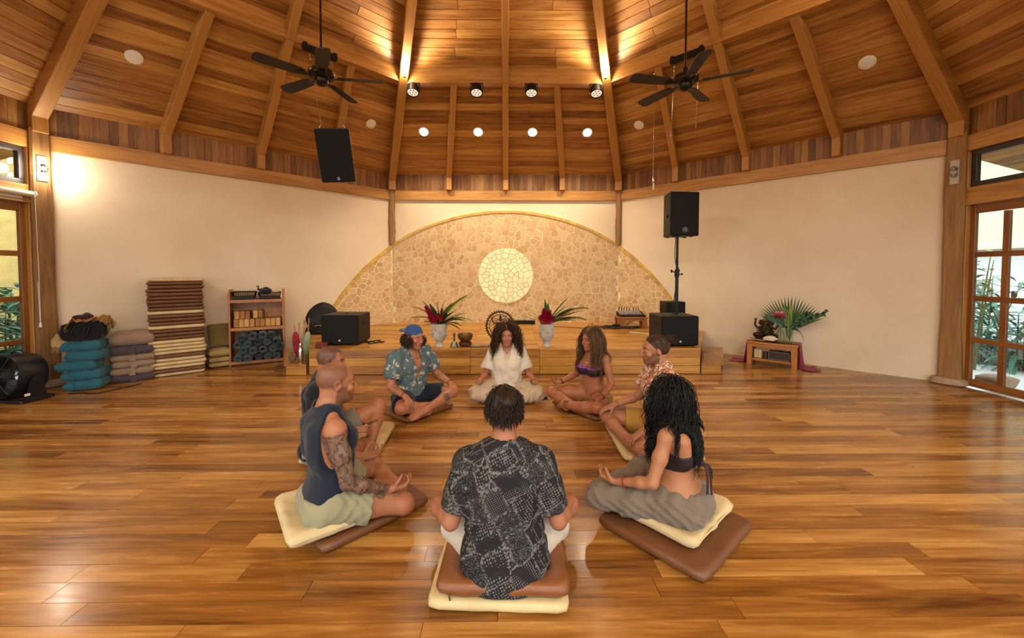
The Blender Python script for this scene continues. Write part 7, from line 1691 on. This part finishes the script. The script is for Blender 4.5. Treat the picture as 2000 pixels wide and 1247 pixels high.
def person4():
    p = Person('man in a backwards blue cap and slate print shirt', (-.99, 4.04, .066), (.76, -.65), S=.94, lean=.05, head=(.10, .10, 0), broad=1.04, skin='#a36b4e', step=.0078, hstep=.0036,
        arms={1: ((.265, .05, .245), (.24, .245, .185), dict(d=(-.15, .72, -.60), n=(0, -.6, -.7), curl=DRAPE)), -1: ((-.295, .06, .26), (-.31, .265, .195), dict(d=(-.05, .70, -.62), n=(0, -.6, -.75), curl=DRAPE))},
        legs={1: dict(k=(.295, .26, .085), a=(-.10, .30, .03), f=(-1, -.2, 0), s=(-.1, -.5, -.8)), -1: dict(k=(-.305, .30, .115), a=(.10, .37, .045), f=(1, -.25, -.1), s=(.1, -.5, -.8))})
    def tat(P):
        q = p.knee[-1]+(p.ankle[-1]-p.knee[-1])*.35+np.array([0, .05, .02]); q2 = p.elbow[-1]+(p.wrist[-1]-p.elbow[-1])*.25; q3 = p.elbow[1]+(p.wrist[1]-p.elbow[1])*.4
        return np.clip((np.linalg.norm(P-q, axis=1) < .042)*1.+(np.linalg.norm(P-q2-np.array([-.02, .02, .02]), axis=1) < .036)*.8+(np.linalg.norm(P-q3-np.array([.02, .02, .02]), axis=1) < .03)*.4, 0, .95)
    p.build(tattoo=tat, beard=.18, hairc='#3a2616')
    vh = Cap(p.T((0, .105, .33)), p.T((0, .075, .60)), .018, .075)
    top(p, 'open_shirt', M_HAWAII, hem=.03, sleeve=.72, g=.018, neck_r=.066, fold=.008, freq=22., seed=9, armg=.022, holes=[vh, Cap(p.T((.01, .14, .05)), p.T((0, .13, .36)), .012, .022)])
    m_ = MB()
    for g in (1, -1): m_.grid(np.array([[p.T((g*(.055+.03*i/4), .055+.045*j/5-.01*i, .60-.075*j/5-.012*i)) for i in range(5)] for j in range(6)]))
    c_ = put('collar', m_, M_HAWAII, p.o, smooth=180); so = c_.modifiers.new('t', 'SOLIDIFY'); so.thickness = .004
    bottoms(p, 'shorts', M_NAVYSH, .72, g=.020, waist=.12, fold=.005, seed=10)
    it = [('+', Ell(p.H((0, -.016, .040)), np.array([.091, .111, .100])*p.hs, p.Rh), .0)]
    def keep(Dd, X, Y, Z):
        v = [X-p.hc[0], Y-p.hc[1], Z-p.hc[2]]; x, y, z = [(v[0]*p.Rh[0, i]+v[1]*p.Rh[1, i]+v[2]*p.Rh[2, i])/p.hs for i in range(3)]; hole = ((y-.098)/.05)**2+((z-.048)/.022)**2+((x)/.032)**2-1
        return np.maximum(np.maximum(Dd+folds(.0015, 60., 3)(X, Y, Z), -(z-.040-.10*np.clip(y, -.1, .1))*p.hs), np.where(y > .05, -hole*.012, -1.))
    P, F = Field(it, .004, None, post=keep).mesh(); put('cap_crown', np_mesh('cap_crown', P, F, relax=1), M_DENIM, p.o)
    m_ = MB(); G = []
    for i in range(9):
        s_ = i/8; G.append([p.H((.078*math.sin(a_)*(1-.12*s_), -.080-.012-.098*s_*math.cos(a_*.75)-.02*math.cos(a_), .054-.012*s_-.016*(1-math.cos(a_)))) for a_ in np.linspace(-1.25, 1.25, 13)])
    m_.grid(np.array(G)); b_ = put('cap_brim', m_, M_DENIM, p.o, smooth=180); so = b_.modifiers.new('t', 'SOLIDIFY'); so.thickness = .004
    m_ = MB(); m_.ell(p.H((0, -.016, .135)), .006, 8, 6); put('cap_button', m_, M_DENIM, p.o)
    R = scalp_points(520, 6, lambda q: -.045 < q[2] < .016 and q[1] < .045 and (abs(q[0]) > .05 or q[1] < -.05))
    long_hair(p, 'hair', R, .085, H_WAVY, (.010, 85.), 14, .0026, 6, stiff=.78, out=.55, margin=.010)
    cap_hair(p, 'hair_base', H_WAVY, lambda x, y, z: np.minimum(z-(-.055+1.1*np.clip(y+.05, 0, 1)), .035-z), .009, .007, 90., 2)
    wrist_band(p, 1, 'bracelet', M_LEATHB, .003); wrist_band(p, -1, 'bracelet', M_LEATHB, .003)
    band(p, 'necklace', p.T((0, .005, .575)), p.T((0, .55, .9)), .085, M_GOLDB, .002, flat=1.15)
def person5():
    p = Person('woman with curly auburn hair in a white blouse, facing the viewer', (.0, 4.50, .022), (0, -1), S=.95, female=True, lean=.03, head=(.0, .02, .04), skin='#a26a4d', step=.0076, hstep=.0036, broad=1.05,
        arms={1: ((.235, .02, .265), (.30, .195, .20), dict(d=(.15, .9, .05), n=(-.2, -.3, 1), curl=[(1.1, 1.1, .6), (1.15, 1.1, .6), (1.2, 1.1, .6), (1.2, 1.0, .6)], thumb=(.9, .3))), -1: ((-.235, .02, .265), (-.30, .195, .20), dict(d=(-.15, .9, .05), n=(.2, -.3, 1), curl=[(1.1, 1.1, .6), (1.15, 1.1, .6), (1.2, 1.1, .6), (1.2, 1.0, .6)], thumb=(.9, .3)))},
        legs=cross_legs(.33, .25, .085, .05, .30, .05, .05))
    p.build(hairc='#3a2212', eyes=True, lips=.6)
    ex = [('+', Loft([(.07, .165, .13, .02, 0), (.2, .165, .125, .03, 0), (.35, .165, .13, .02, 0), (.46, .165, .115, 0, 0), (.53, .13, .08, -.015, 0)], (0, 0, 0), p.Rt, 2.6), .04)]
    for g in (1, -1):
        sh, e = p.shoulder[g], p.elbow[g]; ex.append(('+', Cut(Cap(sh, e+(e-sh)*.05, .058, .085), (sh+(e-sh)*.82+np.array([0, 0, .0]), (e-sh)+np.array([0, 0, -.1]))), .03))
    top(p, 'blouse', M_CREAMB, hem=.085, sleeve=0, g=.012, neck_r=.066, fold=.009, freq=19., seed=11, extra=ex, holes=[Cap(p.T((0, .13, .47)), p.T((0, .06, .60)), .022, .062)])
    bottoms(p, 'trousers', M_CREAMP, shin=.95, g=.026, waist=.13, fold=.011, freq=21., seed=12)
    R = scalp_points(850, 8, lambda q: q[2] > -.05+1.25*max(0, q[1]+.02) and q[1] < .072)
    cap_hair(p, 'hair_base', H_CURL, lambda x, y, z: z-(-.06+1.35*np.clip(y+.03, 0, 1)), .010, .006, 90., 4)
    long_hair(p, 'hair', R, .31, H_CURL, (.012, 95.), 22, .0027, 8, bias=(0, -.0, 0), stiff=.76, out=.45, margin=.018, lift=.035, extra=[Cap(p.H((0, .045, -.030)), p.H((0, .40, -.05)), .071, .085)], part=.9)
    for g in (1, -1): m_ = MB(); m_.tube([p.H((g*.082, .0, -.03)), p.H((g*.085, .0, -.052))], .002, 5); m_.ell(p.H((g*.085, .0, -.056)), .0055, 8, 6); put('earring', m_, M_GOLDB, p.o)
    wrist_band(p, -1, 'bracelet', M_GOLDB, .003); band(p, 'necklace', p.T((0, .02, .545)), p.T((0, .7, .8)), .075, M_GOLDB, .0015, flat=1.2)
def person6():
    p = Person('woman with long light brown hair in a black and violet bikini top', (.905, 4.07, .062), (-.80, -.60), S=.94, female=True, lean=.05, head=(-.05, .06, 0), skin='#9b6142', step=.0076, hstep=.0036,
        arms={1: ((.225, .02, .265), (.265, .225, .195), dict(d=(.12, .95, .05), n=(-.2, -.1, 1), curl=MUDRA, thumb=(.8, .2))), -1: ((-.235, .015, .255), (-.275, .215, .165), dict(d=(.15, .92, -.05), n=(.2, -.1, 1), curl=REST, thumb=(.8, .2)))},
        legs=cross_legs(.31, .31, .095, .04, .33, .07, .05))
    p.build(hairc='#4a3320', lips=.4)
    Lb = grow([i for i in p.it['torso']], .006); lo, hi = .335, .425
    def strip(name, mat, z0, z1, g):
        a, b = plane_cut(p, z0), plane_cut(p, z1, -1); return p.garment(name, grow(p.it['torso'], g), mat, lambda Dd, X, Y, Z: np.maximum(np.maximum(Dd, a(X, Y, Z)), b(X, Y, Z)), relax=1)
    strip('bikini_top', M_BIKB, .332, .408, .007); strip('bikini_trim', M_BIKP, .405, .430, .008); strip('bikini_hem', M_BIKP, .326, .334, .0075)
    bottoms(p, 'shorts', M_TANSH, .22, g=.012, waist=.10, fold=.003, seed=13, flare=.0)
    cap_hair(p, 'hair_base', H_LIGHT, lambda x, y, z: z-(-.06+1.35*np.clip(y+.03, 0, 1)), .010, .003, 60., 5)
    R = scalp_points(900, 9, lambda q: q[2] > -.03+1.25*max(0, q[1]+.02) and q[1] < .072)
    long_hair(p, 'hair', R, .44, H_LIGHT, (.006, 40.), 22, .0024, 9, bias=(0, .02, -.1), stiff=.66, out=.25, margin=.008, extra=[Cap(p.H((0, .045, -.030)), p.H((0, .40, -.05)), .071, .085)], part=.9)
    band(p, 'necklace', p.T((0, .025, .525)), p.T((0, .75, .8)), .072, M_WHITE, .003, flat=1.15); m_ = MB(); m_.tube([p.T((-.05, .10, .50)), p.T((-.03, .14, .40)), p.T((0, .15, .37)), p.T((.03, .14, .40)), p.T((.05, .10, .50))], .0015, 5); put('pendant_cord', m_, M_LEATHB, p.o)
    for g in (1, -1): wrist_band(p, g, 'bracelet', M_GOLDB, .004, .025); wrist_band(p, g, 'black_bracelet', M_LEATHB, .0035, .012)
    for q in (.82, .86, .90, .94): a = p.ankle[-1]+(p.knee[-1]-p.ankle[-1])*(1-q); band(p, 'anklet_cord', a, p.ankle[-1]-p.knee[-1], .040, M_TANCORD, .004)
    m_ = MB()
    for k in range(7): x = .02+.02*k; m_.tube([p.T((x, .12, .10)), p.T((x+.02, .17, .06)), p.T((x+.03+.01*k, .22, .0))], .005, 5)
    put('waist_tassels', m_, M_TANCORD, p.o)
def person7():
    p = Person('bearded man with a hair bun in a rust floral shirt', (1.27, 3.19, .066), (-1, .06), S=.97, lean=.05, head=(-.02, .02, 0), skin='#a26e51', step=.0076, hstep=.0036,
        arms={-1: ((-.315, .05, .29), (-.365, .255, .195), dict(d=(-.05, .80, -.55), n=(0, -.5, -.8), curl=DRAPE)), 1: ((.20, .13, .285), (.165, .355, .205), dict(d=(-.05, .90, -.35), n=(0, -.3, -.9), curl=DRAPE))},
        legs={-1: dict(k=(-.36, .275, .07), a=(.0, .33, .02), f=(1, -.1, -.05), s=(.1, -.5, -.8)), 1: dict(k=(.185, .405, .095), a=(-.17, .31, .03), f=(-1, .1, -.05), s=(-.1, -.5, -.8))})
    p.build(beard=.68, hairc='#3a2415', brow='#2a1a0f')
    top(p, 'floral_shirt', M_FLORAL, hem=.0, sleeve=.70, g=.018, neck_r=.066, fold=.008, freq=22., seed=14, armg=.020, holes=[Cap(p.T((0, .12, .42)), p.T((0, .075, .60)), .012, .06)])
    bottoms(p, 'shorts', M_MUST, .62, g=.018, waist=.12, fold=.004, seed=15)
    cap_hair(p, 'hair', H_WAVY, lambda x, y, z: z-(-.055+1.15*np.clip(y+.055, 0, 1)), .007, .004, 120., 6)
    R = scalp_points(700, 12, lambda q: q[2] > -.03+1.15*max(0, q[1]+.05)); tgt = p.H((0, -.105, .075)); rs = np.random.RandomState(5)
    def pull(q, rs): a = p.H(q*1.02); b = tgt+rs.randn(3)*.008; mid = p.H(np.array([q[0]*.75, (q[1]-.10)/2, max(q[2], .04)*.7+.055])*1.0); c0 = np.array([0, -.014, .036]); out = []; 
    def pull(q, rs):
        a, b = q.copy(), np.array([0, -.110, .078])+rs.randn(3)*.008; out = []
        for s_ in np.linspace(0, 1, 9):
            v = a*(1-s_)+b*s_; d_ = v-np.array([0, -.016, .036]); k = np.linalg.norm(d_/np.array([.084, .105, .096])); v = np.array([0, -.016, .036])+d_/max(k, 1e-3) if k < 1 else v; out.append(p.H(v+rs.randn(3)*.0008))
        return np.array(out)
    strands(p, 'hair_pulled_back', R, pull, H_WAVY, .0020, seed=13)
    def bun(q, rs): c0 = np.array([0, -.125, .085]); a0 = rs.rand()*6; t_ = rs.uniform(-.5, .5); r = .030*rs.uniform(.5, 1.15); n_ = unit(rs.randn(3)); F_ = frame(n_); return np.array([p.H(c0+F_[:, 0]*r*math.cos(a0+s_)+F_[:, 1]*r*math.sin(a0+s_)+F_[:, 2]*.006*s_) for s_ in np.linspace(0, 4.5, 16)])
    strands(p, 'hair_bun', [np.zeros(3)]*160, bun, H_WAVY, .0024, seed=14)
    def fly(q, rs): c0 = np.array([0, -.125, .09]); d_ = unit(np.array([rs.randn()*.6, -1.0+rs.randn()*.4, .25+rs.randn()*.6])); return np.array([p.H(c0+d_*(.02+.055*s_)+np.array([0, -.008*math.sin(s_*5), -.02*s_*s_+.006*math.sin(7*s_)])) for s_ in np.linspace(0, 1, 9)])
    strands(p, 'loose_ends', [np.zeros(3)]*110, fly, H_WAVY, .0013, seed=15)
    wrist_band(p, 1, 'bracelet', M_TANCORD, .003, .03); band(p, 'necklace', p.T((0, .0, .575)), p.T((0, .6, .9)), .08, M_LEATHB, .002, flat=1.15)
def person8():
    p = Person('woman with long black curly hair in a black halter top', (.955, 2.10, .118), (-.67, .74), S=.865, female=True, lean=.10, head=(.05, .08, 0), skin='#a6704d', step=.0066, hstep=.0046,
        arms={-1: ((-.235, .055, .225), (-.265, .255, .165), dict(d=(-.02, .95, .12), n=(.25, -.1, 1), curl=MUDRA, thumb=(.9, .25))), 1: ((.235, .07, .23), (.225, .275, .145), dict(d=(.05, .95, -.1), n=(-.1, -.1, 1), curl=REST, thumb=(.8, .2)))},
        legs=cross_legs(.285, .345, .06, .02, .36, .06, .05))
    p.build(hairc='#0c0908')
    z0, z1 = plane_cut(p, .255), plane_cut(p, .40, -1); n = p.Rt
    def halter(Dd, X, Y, Z):
        yl = X*n[0, 1]+Y*n[1, 1]+Z*n[2, 1]; zl = X*n[0, 2]+Y*n[1, 2]+Z*n[2, 2]; hi = .345+.55*np.clip(yl+.05, 0, .13); lo = .265-.10*np.clip(-yl, 0, .1); return np.maximum(np.maximum(Dd, zl-hi), lo-zl)
    p.garment('halter_top', grow(p.it['torso'], .006), plain('black halter fabric', '#191014', .6), halter, relax=1)
    m_ = MB(); b_ = p.T((.02, -.128, .335))
    for dx, L in ((-.008, .15), (.012, .17), (.02, .09)): m_.tube([b_, b_+p.Rt @ np.array([dx*1.5, -.035, -.02]), b_+p.Rt @ np.array([dx*2, -.04, -L*.5]), b_+p.Rt @ np.array([dx*2.6, -.034, -L])], .005, 6, flat=((1, 0, 0), 1.6))
    m_.ell(b_+p.Rt @ np.array([0, -.012, 0]), (.014, .012, .012), 10, 8); put('tie_strings', m_, plain('dark maroon tie', '#2a1418', .7), p.o)
    bottoms(p, 'trousers', M_TAUPEP, shin=.95, g=.017, waist=.150, fold=.011, freq=26., seed=16)
    cap_hair(p, 'hair_base', H_BLACK, lambda x, y, z: z-(-.07+1.2*np.clip(y+.02, 0, 1)), .010, .005, 60., 7)
    R = scalp_points(1050, 14, lambda q: q[2] > -.05+1.1*max(0, q[1]+.02) and q[1] < .07)
    long_hair(p, 'hair', R, .40, H_BLACK, (.010, 70.), 24, .0026, 14, bias=(0, 0, 0), stiff=.62, out=.18, margin=.010, lift=.020, extra=[Cap(p.H((0, .045, -.030)), p.H((0, .40, -.05)), .071, .085)], part=.9)
    band(p, 'bracelet', p.wrist[-1]-unit(p.wrist[-1]-p.elbow[-1])*.06, p.wrist[-1]-p.elbow[-1], .030, M_THREADR, .003)
for fn in (person1, person2, person3, person4, person5, person6, person7, person8): fn()
ml = thing('mala_tassel', 'small grey tassel with cord on the floor beside the woman in white', 'tassel', (.40, 4.40, .0)); m_ = MB()
for k in range(22): a_ = k*.285; m_.tube([(0, 0, .035), (.03*math.cos(a_), .03*math.sin(a_), .025), (.055*math.cos(a_), .05*math.sin(a_), .005)], .005, 5)
m_.ell((0, 0, .035), .016, 10, 8); put('tassel', m_, plain('grey thread', '#4b4e52', .9), ml, smooth=180); m_ = MB(); m_.tube([(.0, 0, .035), (-.05, -.02, .006), (-.02, -.07, .005), (.08, -.06, .005), (.13, 0, .005), (.08, .05, .005)], .0025, 5); put('cord', m_, M_LEATHB, ml)
